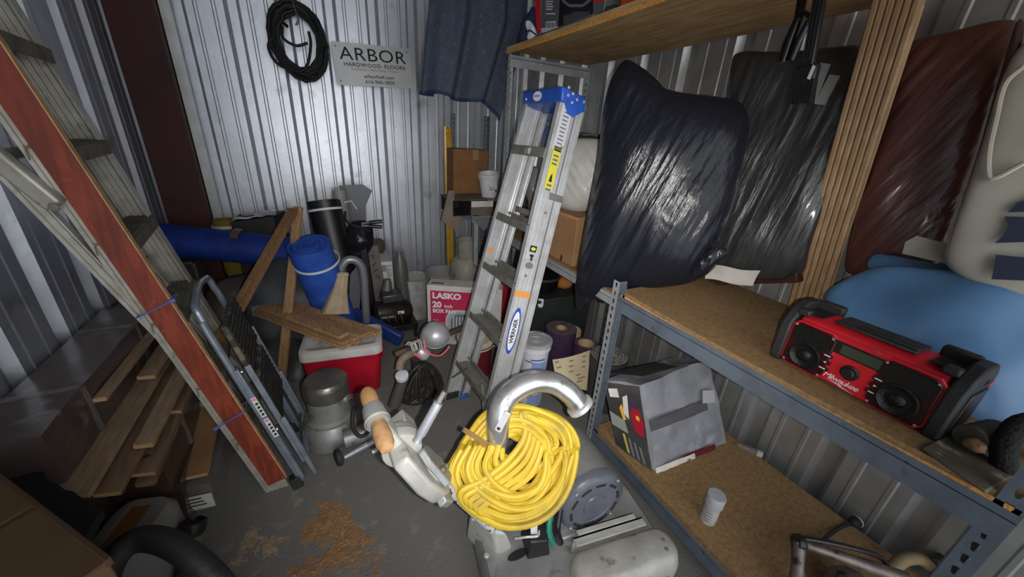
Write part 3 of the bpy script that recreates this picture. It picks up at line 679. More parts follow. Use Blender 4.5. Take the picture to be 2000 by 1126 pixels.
# turned grips
GA, GB = P(716, 762, z=.755), P(757, 878, z=.735); gd = (GB-GA).normalized(); GM = GA.lerp(GB, .46)
half = (GB-GA).length/2
pr = [(.0, -.0), (.017, .003), (.0235, .018), (.025, .045), (.022, .075), (.0165, .100), (.0155, .115), (.019, .13)]
MB().lathe(pr, GA, gd, 20).build('grip', TURN, ds)
MB().lathe([(r, h*1.12) for r, h in pr], GB, -gd, 20).build('grip', TURN, ds)
MB().lathe([(.019, -.032), (.030, -.028), (.033, .0), (.033, .02), (.030, .03), (.020, .032)], GM, gd, 24).build('grip_hub', CASTG, ds)
MB().lathe([(.0335, .018), (.036, .022), (.036, .028), (.0335, .032)], GM, gd, 24, cap=False).build('hub_rim', CAST, ds)
MB().bar(GM, HF(0, hl(.90), 0), .06, .04, HF.ex).build('grip_neck', CAST, ds, bevel=0.01)
# chrome dust pipe
e0 = P(972, 905, z=.40); e1 = P(971, 855, z=.545)
ctr = None
pts = [V((e0.x, e0.y, .20)), e0, e1]
top = [P(977, 800, z=.655), P(1000, 765, z=.70), P(1042, 745, z=.718), P(1082, 748, z=.70), P(1113, 768, z=.665), P(1131, 790, z=.625)]
pp = spline(pts+top, 6)
MB().tube(pp, .040, 24, cap=True).build('dust_pipe', CHROME, ds)
ed = (pp[-1]-pp[-2]).normalized()
MB().lathe([(.040, -.006), (.050, -.003), (.051, .012), (.048, .014), (.039, .014), (.036, -.03), (0, -.03)], pp[-1], ed, 24).build('pipe_flange', ALU, ds)
MB().lathe([(.0405, -.012), (.043, -.01), (.043, .01), (.0405, .012)], e0.lerp(e1, .35), e1-e0, 24, cap=False).build('pipe_collar', CHROME, ds)
c = P(982, 822, z=.62); tg_ = (P(988, 803, z=.645)-P(974, 828, z=.60)).normalized()
vn = (EYE-c).normalized(); sx = tg_.cross(vn).normalized()
MB().prism([(-.013, -.032), (-.009, -.04), (.009, -.04), (.013, -.032), (.011, .035), (-.011, .035)], c+vn*.037, sx, tg_, vn*.006).build('latch_tab', ALU, ds, bevel=0.002)
MB().lathe([(.006, 0), (.006, .001), (0, .001)], c+vn*.0435-tg_*.028, vn, 10).build('latch_hole', DARKM, ds)
for x in (HF(-.03, hl(-.02), .02), P(925, 1012, z=.235), P(950, 1085, z=.14)):
    MB().lathe([(.010, 0), (.010, .006), (.006, .009), (0, .009)], x, (0, 0, 1), 10).build('bolt', CAST, ds)

# the yellow cord coiled over it
YEL = mat('yellow_cord_jacket', (206, 176, 52), 0.5, 0, 0.05, 30, (190, 160, 46), 10, rgb3=(150, 134, 74), v3=(0.54, 0.76, 9))
T_, B_, R_ = P(965, 788, z=.62), P(985, 1033, z=.315), P(1128, 850, z=.50)
cn = (T_-B_).cross(R_-B_).normalized()
if cn.dot(EYE-B_) < 0: cn = -cn
outl = [(1000, 788), (1055, 797), (1108, 822), (1130, 862), (1124, 912), (1108, 962), (1078, 1005), (1035, 1030), (985, 1034), (942, 1016), (900, 985), (873, 945), (872, 912), (893, 876), (920, 838), (950, 805)]
outl = [q.xy for q in spline([(x, y, 0) for x, y in outl], 5, True)]
def odist(h, ang, m_=len(outl)):
    d = V((math.cos(ang), math.sin(ang))); best = 60
    for i in range(m_):
        a = V(outl[i])-h; b = V(outl[(i+1) % m_])-h; e = b-a
        den = d.x*e.y-d.y*e.x
        if abs(den) < 1e-9: continue
        t = (a.x*e.y-a.y*e.x)/den; s_ = (a.x*d.y-a.y*d.x)/den
        if t > 0 and -1e-6 <= s_ <= 1.000001: best = t
    return best
yc = thing('extension_cord', P(985, 1000, z=.30), 'thick yellow extension cord coiled over the chrome pipe of the drum sander', 'cord')
rnd = random.Random(4); cpts = []
NL = 21
hole0 = V((1008, 880))
for k in range(NL):
    lay = k % 2; u = (k+0.5)/NL; tw = rnd.uniform(-.12, .12)
    ph = rnd.uniform(0, 2*PI); am = rnd.uniform(.03, .10); hx_, hy_ = rnd.uniform(-8, 8), rnd.uniform(-8, 8)
    for i in range(60):
        a = 2*PI*i/60
        h = hole0+V((hx_, hy_))
        rmax = odist(hole0, a); rmin = 26+10*math.sin(a*2+ph)
        uu = u+am*math.sin(a+ph)+0.10*math.sin(a-2.4)*u*(1-u)*3+(i/60.0)/NL
        uu = min(max(uu, .02), 1.0)
        r = rmin+(rmax-rmin)*uu*0.97
        px = h.x*(1-uu)+hole0.x*uu+r*math.cos(a); py = h.y*(1-uu)+hole0.y*uu+r*math.sin(a)
        lift = .040*math.sin(PI*min(1, max(0, uu)))+(.012 if lay else -.008)+.005*math.sin(3*a+ph)
        if px < 968 and py < 870: lift -= 0.03
        cpts.append(PP(px, py, B_, cn)+cn*lift)
MB().tube(cpts,   .0104, 8).build('cord', YEL, yc)
# inner loops lying diagonally in front of the pipe
for k in range(5):
    sh = 13*k
    lp = [(1010+sh*.6, 806+sh*.2), (1018+sh*.7, 835+sh*.4), (1008+sh*.5, 865+sh), (980+sh*.3, 898+sh), (938+sh*.3, 930+sh*.8), (896+sh*.7, 952+sh*.75), (912+sh, 985+sh*.3), (965+sh*.4, 1002), (1030, 985), (1075, 930), (1080, 870), (1050, 815)]
    pts = [PP(x, y, B_, cn)+cn*(.052-.004*k if i < 6 else .02) for i, (x, y) in enumerate(lp)]
    MB().tube(spline(pts, 6, True), .0104, 8, closed=True).build('cord_loop', YEL, yc)
tw0, tw1 = PP(905, 838, B_, cn)+cn*.03, PP(968, 878, B_, cn)+cn*.03
tm = MB()
for k in range(4):
    o = (tw1-tw0).cross(cn).normalized()*(.004*(k-1.5))
    tm.tube(spline([tw0+o-cn*.03, tw0+o, tw0.lerp(tw1, .5)+o+cn*.012, tw1+o, tw1+o-cn*.04], 5), .0022, 5)
tm.build('twine_tie', mat('brown_twine', (138, 108, 66), 0.9, 0, 0.3, 200), yc)

# ------------------------------------------------------------------ edger and its neighbours
EDG = mat('cast_edger_metal', (138, 138, 136), 0.42, 0.35, 0.2, 40, (118, 118, 116), 9, rgb3=(84, 82, 78), v3=(0.6, 0.7, 20))
ec = V((-.092, 1.70, 0))
ed_ = thing('floor_edger', ec, 'round cast metal floor edger with black cable standing before the red cooler', 'edger')
MB().lathe([(.125, .008), (.148, .012), (.151, .035), (.147, .07), (.136, .10), (.118, .12), (.110, .132)], ec, Z3, 36).build('skirt', EDG, ed_)
MB().lathe([(.114, .125), (.118, .14), (.102, .152), (.098, .19), (.096, .26), (.095, .27)], ec, Z3, 36).build('motor_body', EDG, ed_)
MB().lathe([(.101, .262), (.105, .27), (.105, .325), (.102, .342), (.090, .355), (.05, .362), (0, .364)], ec, Z3, 36).build('motor_cap', mat('worn_motor_cap', (120, 114, 106), 0.3, 0.6, 0.15, 50, (98, 92, 84), 10), ed_)
fwd = (V((-.02, 1.45, 0))-ec).normalized(); sd = V((fwd.y, -fwd.x, 0))*-1
c = ec+V((.085, -.055, .24))
MB().lathe([(.040, -.03), (.036, .0), (.022, .02), (.018, .035), (.0, .036)], c-V((.02, -.015, 0)), (.8, -.55, .1), 20).build('cable_gland', EDG, ed_)
MB().tube(spline([c+V((.015, -.012, .0)), c+V((.03, -.03, -.04)), P(690, 800, z=.235), P(689, 832, z=.185), P(702, 851, z=.16), P(718, 844, z=.16), P(724, 822, z=.19)], 7), .0095, 10).build('cable', RUBBER, ed_)
MB().tube([P(672, 858, z=.08), P(746, 832, z=.085)], .046, 18).build('gear_case', EDG, ed_)
MB().tube([P(672, 893, z=.055), P(735, 858, z=.06)], [.011, .016], 12).build('axle_arm', mat('lever_steel', (170, 174, 182), 0.35, 0.5), ed_)
wc = P(661, 893, z=.042); wa = (P(735, 858, z=.042)-wc).normalized()
wh = MB(); wh.lathe([(.016, -.014), (.03, -.014), (.039, -.010), (.041, 0), (.039, .010), (.03, .014), (.016, .014)], wc, wa, 26); whl = wh.build('wheel', RUBBER, ed_)
MB().lathe([(.0, -.011), (.02, -.011), (.027, -.006), (.027, .006), (.0, .008)], wc, wa, 20).build('hub', ALU_DARK, whl)
mb = MB(); mb.lathe([(.0, -.012), (.012, -.012), (.014, 0), (.012, .012), (0, .012)], P(731, 880, z=.03), wa, 16); mb.build('caster', ALU, ed_)

PR = thing('floor_polisher', P(815, 800, z=0), 'upright floor machine with a chrome dome, tied handlebar and pink cord', 'floor machine')
pc = P(850, 654, y=1.70); PR.location = (pc.x-.04, 1.78, 0)
up3 = V((-.25, -.55, 1)).normalized()
MB().blob(pc, (.078, .078, .074), 26, 16, ax=(X3, Y3, Z3)).build('dome', mat('dull_chrome', (188, 188, 192), 0.34, 0.45, 0.1, 40, (150, 150, 152), 8), PR)
MB().lathe([(.078, -.004), (.0805, 0), (.078, .004)], pc-Z3*.006, (-.1, -.5, 1), 28, cap=False).build('seam', ALU, PR)
h0, h1 = P(772, 692, y=1.74), P(925, 632, y=1.84)
MB().tube([h0, h0.lerp(h1, .28)], [.0165, .0165], 12).build('grip', mat('brown_rubber_grip', (98, 66, 58), 0.7, 0, 0.2, 70), PR)
MB().tube([h0.lerp(h1, .12), h0.lerp(h1, .62)], .020, 12).build('handlebar', mat('dirty_black_bar', (52, 49, 46), 0.6, 0.1, 0.2, 60), PR)
MB().tube([h0.lerp(h1, .62), h1], .0165, 12).build('grip', mat('rusty_grip', (74, 48, 42), 0.7, 0.1, 0.3, 60), PR)
STR = mat('white_string', (176, 172, 162), 0.9, 0, 0.3, 200)
sm_ = MB(); hc = P(818, 672, y=1.75); rr_ = random.Random(9)
for k in range(11):
    c = hc+(h1-h0).normalized()*(-.05+.0085*k); e = (h1-h0).normalized()
    a_, b_ = e.orthogonal().normalized(), e.cross(e.orthogonal().normalized())
    j = rr_.uniform(-.4, .4)
    sm_.tube([c+(a_*math.cos(2*PI*i/12)+b_*math.sin(2*PI*i/12))*(.026+.004*rr_.random())+e*j*.02*math.sin(2*PI*i/12) for i in range(12)], .0032, 6, closed=True)
sm_.tube(spline([hc+V((-.03, -.02, .02)), hc+V((-.06, -.03, .045)), hc+V((-.075, -.03, .03))], 4), .003, 6)
sm_.build('string_binding', STR, PR)
kk = P(825, 688, y=1.74); MB().lathe([(.03, -.03), (.036, -.02), (.038, .02), (.03, .035), (0, .035)], kk, (.5, -.2, -.6), 18).build('clamp_casting', mat('dull_chrome', (188, 188, 192), 0.34, 0.45), PR)
pk = MB(); pk.tube(spline([P(828, 664, y=1.64), P(831, 682, y=1.62), P(843, 692, y=1.61), P(858, 694, y=1.61), P(868, 688, y=1.62), P(878, 676, y=1.64)], 6), .0042, 7)
pk.tube(spline([P(804, 685, y=1.72), P(812, 692, y=1.71), P(822, 698, y=1.71)], 5), .007, 7)
pk.build('pink_cord', mat('pink_cord_sheath', (222, 92, 110), 0.5), PR)
hz_ = MB(); hp = spline([P(808, 688, y=1.73), P(794, 694, y=1.70), P(783, 706, y=1.68), P(780, 722, y=1.66)], 8)
hz_.tube(hp, [.020+.0022*(i % 2) for i in range(len(hp))], 14); hz_.build('flex_hose', mat('tan_flex_hose', (120, 108, 92), 0.7, 0, 0.2, 60), PR)
MB().lathe([(.030, -.012), (.034, -.01), (.034, .012), (.028, .014), (.026, .0), (0, .0)], P(785, 734, y=1.65), (.1, .3, -1), 20).build('hose_collar', WHITEP, PR)
MB().tube([P(787, 740, y=1.65), P(770, 790, y=1.66)], [.028, .034], 16).build('hose_pipe', mat('grey_hose_pipe', (72, 72, 74), 0.5), PR)
MB().tube([P(812, 700, y=1.78), V((pc.x-.08, 1.86, .10))], [.022, .026], 14).build('post', mat('dirty_black_bar', (52, 49, 46), 0.6), PR)
MB().lathe([(.13, .0), (.135, .02), (.13, .06), (.07, .10), (.04, .12), (0, .12)], V((pc.x-.08, 1.87, 0)), Z3, 28).build('base', RUBBER, PR)
bc = thing('cord_coil', P(800, 790, y=1.72), 'dirty black power cord looped below the chrome-domed floor machine', 'cord')
rnd = random.Random(3); base = P(826, 712, y=1.74)
cm = MB()
for k in range(11):
    a_ = -.55+.085*k; d1 = V((math.sin(a_)*.9, -.03*rnd.random()-.10, -math.cos(a_)*1.0)).normalized(); L_ = .32+.06*rnd.random()
    if base.z-L_ < .03: L_ = (base.z-.03)
    s_ = d1.cross(Y3).normalized()
    c0 = base+V((rnd.uniform(-.015, .015), rnd.uniform(-.01, .03), 0))
    w_ = .035+.02*rnd.random()
    cm.tube(spline([c0, c0+d1*L_*.35+s_*w_, c0+d1*L_*.8+s_*w_*1.1, c0+d1*L_, c0+d1*L_*.8-s_*w_, c0+d1*L_*.35-s_*w_*.9], 6, True), .0085, 7, closed=True)
cm.build('cord', mat('dirty_black_cord', (38, 34, 30), 0.45, 0, 0.2, 60, (70, 62, 52), 30, 0.5, 0.7), bc)

# ------------------------------------------------------------------ on the back wall
HOSEB = mat('matt_black_hose', (20, 20, 21), 0.6, 0, 0.1, 90)
hcx = V((.003, 3.352, 2.03))
hc_ = thing('hose_coil', hcx-Z3*.14, 'black hose coil hanging from a wire on the ribbed back wall', 'hose')
rnd = random.Random(11); pts = []
for k in range(11):
    for i in range(36):
        a = 2*PI*i/36; rr = .118+.032*rnd.random()*.3+.0045*k+.004*math.sin(2*a+k)
        pts.append(hcx+V((rr*.98*math.cos(a)+.012*math.sin(k*2.1), -.020+.016*math.sin(k*1.9+a), rr*1.38*math.sin(a)-.01*math.cos(k*1.3))))
MB().tube(pts, .0125, 8).build('hose', HOSEB, hc_)
MB().tube(spline([hcx+V(q) for q in ((-.13, -.03, .02), (-.185, -.035, -.06), (-.15, -.04, -.155), (-.04, -.045, -.19), (.03, -.05, -.15), (.072, -.05, -.02), (.07, -.05, .06))], 8), .0095, 8).build('loose_loop', HOSEB, hc_)
MB().tube(spline([hcx+V(q) for q in ((-.085, -.03, .07), (-.09, -.035, -.0), (-.02, -.045, -.035), (.055, -.05, -.01))], 8), .0095, 8).build('loose_loop', HOSEB, hc_)
MB().tube(spline([hcx+V(q) for q in ((-.02, .0, .34), (.0, -.05, .2), (.012, -.062, .12), (-.005, -.03, .09), (.02, -.015, .13), (.01, .0, .34))], 7), .0035, 6).build('hanging_wire', ALU_DARK, hc_)
MB().lathe([(.009, 0), (.011, .005), (.011, .03), (.006, .034), (0, .034)], hcx+V((-.075, -.045, .085)), (.6, -.3, -.5), 10).build('hose_fitting', BLACKP, hc_)

sg = [P(648, 80, y=3.36), P(802, 96, y=3.36), P(805, 172, y=3.36), P(655, 165, y=3.36)]
so = (sg[0]+sg[1]+sg[2]+sg[3])/4; sx_ = (sg[1]-sg[0]+sg[2]-sg[3]).normalized(); sz_ = V((-sx_.z, 0, sx_.x)); sw = (sg[1]-sg[0]).length; sh_ = (sg[0]-sg[3]).length
sign = thing('sign', so-sz_*sh_/2, 'grey metal sign lettered ARBOR HARDWOOD FLOORS on the back wall', 'sign')
SIGNM = mat('pale_sign_metal', (198, 198, 198), 0.5, 0.1, 0.05, 40, (188, 188, 189), 9)
MB().prism(stadium(-sw/2, sw/2, -sh_/2, sh_/2, .014, 4), so, sx_, sz_, V((0, .004, 0))).build('panel', SIGNM, sign)
def st(body, dx, dz, size, m, **k): text(body, so+sx_*dx+sz_*dz, sx_, sz_, size, m, sign, **k)
SIGNINK = mat('sign_grey_ink', (74, 76, 80), .7)
st('ARBOR', .005, sh_*.235, .118, BLACKINK, wide=1.22, space=1.05)
st('HARDWOOD', -.083, sh_*.0, .035, SIGNINK, wide=1.16, space=1.12, bold=.0008); st('FLOORS', .155, sh_*.0, .035, SIGNINK, wide=1.16, space=1.12, bold=.0008)
SALM = mat('faded_red_ink', (150, 120, 112), .7)
st('Installation • Refinishing • Repairs', .008, -sh_*.10, .024, SALM, wide=1.1)
st('arborhwf.com', .03, -sh_*.26, .036, SIGNINK, wide=1.1, bold=.0006)
st('616-960-3850', .03, -sh_*.39, .034, SIGNINK, wide=1.15, bold=.0006)
for a, b in ((-.45, .4), (-.45, -.4), (.46, .4)):
    MB().lathe([(.006, 0), (.005, .003), (0, .003)], so+sx_*sw*a+sz_*sh_*b, (0, -1, 0), 10).build('screw', ALU_DARK, sign)

# ------------------------------------------------------------------ blue moving blanket
BLK = mat('blue_felt_blanket', (62, 70, 84), 0.95, 0, 0.5, 130, (54, 62, 76), 28, 0.35, 0.65, rgb3=(84, 100, 120), v3=(0.6, 0.72, 70))
BLKE = mat('navy_binding', (36, 40, 72), 0.9, 0, 0.2, 120)
xs = [.60, .66, .75, .84, .90, .955, 1.0, 1.05, 1.10]; 
def bl_bottom(u): # height of lower hem
    return 1.705+.012*math.sin(u*9)-(.03*max(0, u-.55)/.45)-(.10*max(0, u-.86)/.14)**1.0*.8
def bl(u, v):
    x0, x1 = .60, 1.095
    xt = .675+(1.27-.675)*u; xb = x0+(x1-x0)*u
    z = bl_bottom(u)+(2.5-bl_bottom(u))*v
    x = xb+(xt-xb)*min(1, v*1.8)
    f = .042*math.sin(u*15.5+.8)*(1-.5*v)+.018*math.sin(u*31+v*2.5)
    return (x, 2.36+f+.02*v, z)
bt = thing('moving_blanket', (.9, 2.36, 1.7), 'blue felt moving blanket hanging in folds left of the top shelf', 'blanket')
MB().sheet(bl, 70, 24, .008).build('felt', BLK, bt, smooth=80)
MB().sheet(lambda u, v: V(bl(u, v*.022-.004))+V((0, -.0015, 0)), 70, 2, .012).build('hem_binding', BLKE, bt, smooth=80)
MB().sheet(lambda u, v: V(bl(.0+u*.13, 0))+V((.012*u, .03+.015*u, -.022*u+.006-(1-v)*.0)+V((0, 0, .03*v)) if False else (0.01, .022, -.018*u+.03*v)), 8, 2, .006).build('hem_fold', BLKE, bt, smooth=80)

# ------------------------------------------------------------------ box fan carton
FANW = mat('carton_white_print', (206, 202, 198), 0.6, 0, 0.05, 60, (192, 188, 182), 9)
MAG = mat('magenta_print', (196, 44, 84), 0.55, 0, 0.03, 60, (182, 38, 76), 8)
ft, fr2 = P(833, 556, z=.485), P(985, 566, z=.485); fx = (fr2-ft).normalized(); fyv = V((-fx.y, fx.x, 0)); fx = V((fx.x, fx.y, 0)).normalized()
fb = thing('fan_carton', V((ft.x, ft.y, 0))+fx*.27, 'pink and white carton lettered LASKO 20inch BOX FAN behind the blue-topped stepladder', 'carton')
FF = Fr(V((ft.x, ft.y, 0)), fx, fyv)
mb = MB(FF); mb.box((0, 0, 0), (.55, .135, .485)); mb.build('carton', FANW, fb, bevel=0.004)
def fp(name, poly, m, dz=.0006, par=None): return plate(name, FF(0, -dz+.0003, 0), fx, Z3, .0005, poly, m, par or fb)
fp('pink_panel', [(.025, .06), (.40, .06), (.52, .42), (.50, .445), (.025, .445)], MAG)
fp('white_corner', [(.36, .30), (.53, .44), (.53, .20), (.40, .20)], FANW, .0012)
def arch(x0, x1, z0, z1, r): return stadium(x0, x1, z0, z1, r, 5)
fp('grille_halo', arch(.135, .525, -.0+.02, .30, .09), FANW, .0012)
fp('grille_rim', arch(.150, .510, .03, .285, .08), mat('pale_grille_print', (170, 176, 186), .6), .0018)
gr = fp('grille_print', arch(.175, .485, .04, .265, .065), mat('grey_grille_print', (110, 116, 128), .6), .0024)
for k in range(12): fp('grille_bar', [(.190+.0238*k, .05), (.200+.0238*k, .05), (.200+.0238*k, .245), (.190+.0238*k, .245)], FANW, .0030)
def ftx(b, x, z, s, m=WHITEINK, **k): text(b, FF(x, -.0012, z), fx, Z3, s, m, fb, align='LEFT', **k)
ftx('LASKO', .04, .405, .062, bold=.003, wide=1.1); ftx('20', .04, .333, .066, bold=.003); ftx('inch', .128, .325, .036, bold=.001); ftx('BOX FAN', .04, .282, .040, bold=.002)
CREAM = mat('cream_ink', (222, 190, 170), .6)
ftx('NEW!', .04, .205, .018, CREAM); ftx('Sleek Air Pressure', .04, .185, .018, CREAM); ftx('More Comfort', .04, .165, .018, CREAM); ftx('Storage Pack', .04, .105, .014, CREAM)
for k in range(2): plate('label_block', FF(.07+.33*k, .05, .4853), fx, fyv, .0005, rect(.09, .03), GREYINK, fb)
ftx('Household', .30, .462, .014, GREYINK)

# second, narrow carton by the black motor
nx = P(740, 512, y=2.95); nb = thing('narrow_carton', nx-Z3*.2, 'narrow white carton end lettered Lasko upright beside the dark plastic-wrapped bottle', 'carton')
n0, n1_, n2_ = P(741, 512, y=2.95), P(766, 508, y=2.95), P(748, 575, y=2.95)
ex = (n1_-n0).normalized(); ez = V((0, 0, 1)); wd = (n1_-n0).length
NF = Fr(V((n0.x, 2.95, 0)), V((1, 0, 0)), Y3)
mb = MB(NF); mb.box((0, 0, 0), (wd, .4, n0.z)); mb.build('carton', FANW, nb, bevel=0.003)
text('Lasko', NF(wd*.68, -.001, n0.z-.10), (0, 0, -1), X3, .062, GREYINK, nb)
plate('barcode', NF(wd*.3, -.0003, n0.z-.055), X3, Z3, .0005, rect(.035, .06), mat('pale_blue_print', (120, 140, 176), .6), nb)
for k in range(5): plate('barcode_line', NF(wd*.3-.012+.006*k, -.0009, n0.z-.055), X3, Z3, .0004, rect(.002, .05), GREYINK, nb)

# ------------------------------------------------------------------ buckets and tank by the back wall
def bucket(name, o, r0, r1, h, m, label, rim=True, lid=None, bail=False, tilt=(0, 0, 1), cat='bucket', group=None, inner=None):
    t = thing(name, o, label, cat, group); az = V(tilt).normalized()
    pr = [(r0*.9, 0), (r0, .006), (r1, h*.97)]
    if rim: pr += [(r1+.006, h*.86), (r1+.009, h*.87), (r1+.007, h*.90), (r1+.002, h*.91)] if False else []
    pr += [(r1, h), (r1-.005, h)]
    if lid is None: pr += [(r1-.006, h-.004), (r0-.004, .012), (0, .012)]
    b_ = MB().lathe(pr, o, az, 30).build('body', m, t)
    for hh in ((.80, .88) if rim else ()):
        rr = r0+(r1-r0)*hh; MB().lathe([(rr-.001, h*hh-.004), (rr+.007, h*hh-.002), (rr+.007, h*hh+.002), (rr, h*hh+.005)], o, az, 30, cap=False).build('rim', m, t)
    MB().lathe([(r1-.002, h-.006), (r1+.006, h-.006), (r1+.006, h+.001), (r1-.002, h+.001)], o, az, 30, cap=False).build('lip', m, t)
    if lid is not None:
        MB().lathe([(r1+.008, h-.012), (r1+.010, h-.010), (r1+.010, h+.006), (r1+.004, h+.009), (r1-.008, h+.009), (r1-.010, h+.003), (.034, h+.003), (.033, h+.007), (.029, h+.007), (.028, h+.003), (.014, h+.003), (.012, h+.006), (0, h+.006)], o, az, 32).build('lid', lid, t)
    if bail:
        V0 = V(o)+az*h*.86; pts = [V0+V((math.cos(a)*(r1+.012), math.sin(a)*(r1+.012)*.3+.02, math.sin(a)*(r1)*.55)) for a in [PI*i/14 for i in range(15)]]
        MB().tube(pts, .0022, 6).build('bail', ALU_DARK, t)
    return t
DIRTYW = mat('dirty_white_plastic', (164, 164, 164), 0.6, 0, 0.1, 60, (134, 132, 128), 14)
o = P(806, 545, z=.36); bucket('bucket', V((o.x+.02, o.y+.04, 0)), .11, .13, .37, DIRTYW, 'open grey-white bucket by the back wall left of the fan carton')
o = P(862, 530, z=.36); bucket('bucket', V((o.x, o.y, 0)), .13, .15, .37, mat('grey_bucket', (138, 138, 136), .6, 0, .1, 60), 'grey bucket rim showing behind the top of the fan carton')
tk = V((1.055, 2.80, 0)); TKW = mat('dirty_tank_paint', (150, 148, 136), 0.5, 0, 0.15, 40, (126, 122, 110), 8, rgb3=(96, 86, 70), v3=(.62, .72, 14))
t = thing('propane_tank', tk, 'dirty white propane tank standing under the corner shelf', 'gas tank')
MB().lathe([(.10, 0), (.10, .03), (.13, .05), (.145, .10), (.148, .30), (.145, .42), (.125, .50), (.08, .545), (.03, .56), (0, .56)], tk, Z3, 32).build('cylinder', TKW, t)
cm = MB()
for a0 in (20, 200):
    ar = [math.radians(a0+14*i) for i in range(11)]
    cm.add([tk+V((.085*math.cos(a), .085*math.sin(a), z)) for z in (.55, .69) for a in ar]+[tk+V((.080*math.cos(a), .080*math.sin(a), z)) for z in (.55, .69) for a in ar],
           [(i, i+1, 12+i, 11+i) for i in range(10)]+[(23+i, 22+i, 33+i, 34+i) for i in range(10)]+[(11+i, 12+i, 34+i, 33+i) for i in range(10)]+[(0, 11, 33, 22), (10, 32, 43, 21)])
cm.build('collar', TKW, t); MB().lathe([(.02, .55), (.02, .60), (.012, .605), (.012, .63), (.026, .635), (.026, .65), (0, .652)], tk, Z3, 14).build('valve', mat('dull_brass', (122, 112, 92), .5, .5), t)

# ------------------------------------------------------------------ corner shelving and what stands on it
cs = thing('corner_shelving', (1.3, 3.0, 0), 'slotted steel corner shelving holding a carton and pail by the back wall', 'shelving')
for x, y, sx2, sy2, m in ((1.06, 3.22, 1, -1, STEEL_B), (1.40, 3.22, -1, -1, STEEL_B), (1.07, 2.68, 1, 1, STEEL_G), (1.68, 2.68, -1, 1, STEEL_G), (1.68, 3.22, -1, -1, STEEL_G)):
    slotted_post(x, y, sx2, sy2, 0, 1.66 if y > 3 and x < 1.5 else .925, m, cs, y > 3)
mb = MB(); mb.box((1.06, 2.68, .905), (1.68, 3.22, .925)); mb.build('deck', mat('dusty_shelf_board', (116, 104, 90), .8, 0, .2, 90), cs)
mb = MB(); mb.box((1.06, 2.675, .855), (1.68, 2.68, .907)); mb.build('beam', STEEL_G, cs)
mb = MB(); mb.box((1.055, 2.68, .855), (1.06, 3.22, .907)); mb.build('beam', STEEL_G, cs)
def carton(name, T, sx, sy, sz, m, label, flaps=0, tape=True, cat='carton', bev=.003, group=None):
    t = thing(name, T(sx/2, sy/2, 0), label, cat, group)
    mb = MB(T); mb.box((0, 0, 0), (sx, sy, sz)); mb.build('carton_body', m, t, bevel=bev)
    if tape:
        mb = MB(T); mb.box((0, sy/2-.025, sz), (sx, sy/2+.025, sz+.0006)); mb.box((-.0006, sy/2-.025, sz-.06), (0, sy/2+.025, sz+.0006)); mb.build('packing_tape', mat('packing_tape', (150, 122, 88), .3), t)
        mb = MB(T); mb.box((.002, sy/2-.001, sz), (sx-.002, sy/2+.001, sz+.0008)); mb.build('seam', mat('dark_seam', (70, 48, 30), .9), t)
    return t
bx0, bx1, bx2 = P(884, 290, y=2.95), P(952, 288, y=2.95), P(884, 370, y=2.95)
T = Fr((bx0.x, 2.93, .926), X3, Y3)
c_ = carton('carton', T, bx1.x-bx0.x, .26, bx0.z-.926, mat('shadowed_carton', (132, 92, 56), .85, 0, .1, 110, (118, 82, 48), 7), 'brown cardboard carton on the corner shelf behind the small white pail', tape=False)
mb = MB(T); w_ = bx1.x-bx0.x; mb.box((w_*.55, -.001, bx0.z-.926-.08), (w_*.72, 0, bx0.z-.926)); mb.box((w_*.55, 0, bx0.z-.926), (w_*.72, .26, bx0.z-.9255)); mb.build('packing_tape', mat('packing_tape', (150, 122, 88), .3), c_)
mb = MB(T); mb.hexa([(w_, 0, .3), (w_+.005, 0, .3), (w_+.005, .2, .3), (w_, .2, .3), (w_, 0, .42), (w_+.07, .02, .36), (w_+.07, .2, .36), (w_+.005, .2, .42)]) if False else mb.box((w_, .02, bx0.z-.926-.06), (w_+.05, .24, bx0.z-.926-.055)); mb.build('flap', CARD, c_)
pl = P(958, 386, y=2.74)
pt = bucket('pail', V((pl.x-.01, 2.74, 1.052)), .064, .082, .185, WHITEP, 'small open white pail tilting on the corner shelf', rim=True, tilt=(-.13, -.1, 1))
plate('pail_label', V((pl.x-.02, 2.74-.078, 1.052+.085)), X3, V((-.1, -.06, 1)).normalized(), .001, rect(.07, .085), PAPER, pt)
for k in range(4): plate('label_line', V((pl.x-.027, 2.74-.0797, 1.052+.11-.016*k)), X3, V((-.1, -.06, 1)).normalized(), .0006, rect(.04, .005), mat('violet_ink', (70, 62, 110), .6), pt)
plate('label_block', V((pl.x+.008, 2.74-.0797, 1.052+.055)), X3, V((-.1, -.06, 1)).normalized(), .0006, rect(.016, .02), mat('violet_ink', (70, 62, 110), .6), pt)
# open dark carton lying on its side
q0, q1, q2, q3 = P(884, 392, y=2.64), P(918, 394, y=2.64), P(962, 392, y=2.64), P(962, 424, y=2.64)
oc = thing('open_carton', (q1.x, 2.7, .926), 'open cardboard carton with dark inside and torn flap on the corner shelf edge', 'carton')
CD2 = mat('grubby_carton', (120, 108, 96), .85, 0, .1, 90, (98, 88, 78), 8)
zb = .9265; zt = 1.040
mb = MB(); x0, x1, x2 = q0.x, q1.x, q2.x
mb.box((x0, 2.62, zb), (x0+.006, 2.92, zt)); mb.box((x1-.003, 2.62, zb), (x1+.003, 2.92, zt)); mb.box((x0, 2.62, zb), (x1, 2.92, zb+.006)); mb.box((x0, 2.62, zt-.006), (x1, 2.92, zt)); mb.box((x0, 2.91, zb), (x1, 2.92, zt))
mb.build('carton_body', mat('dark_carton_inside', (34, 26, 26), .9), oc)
mb = MB(); mb.box((x1+.003, 2.62, zb), (x2, 2.92, zt+.008)); mb.build('carton_end', CD2, oc, bevel=.002)
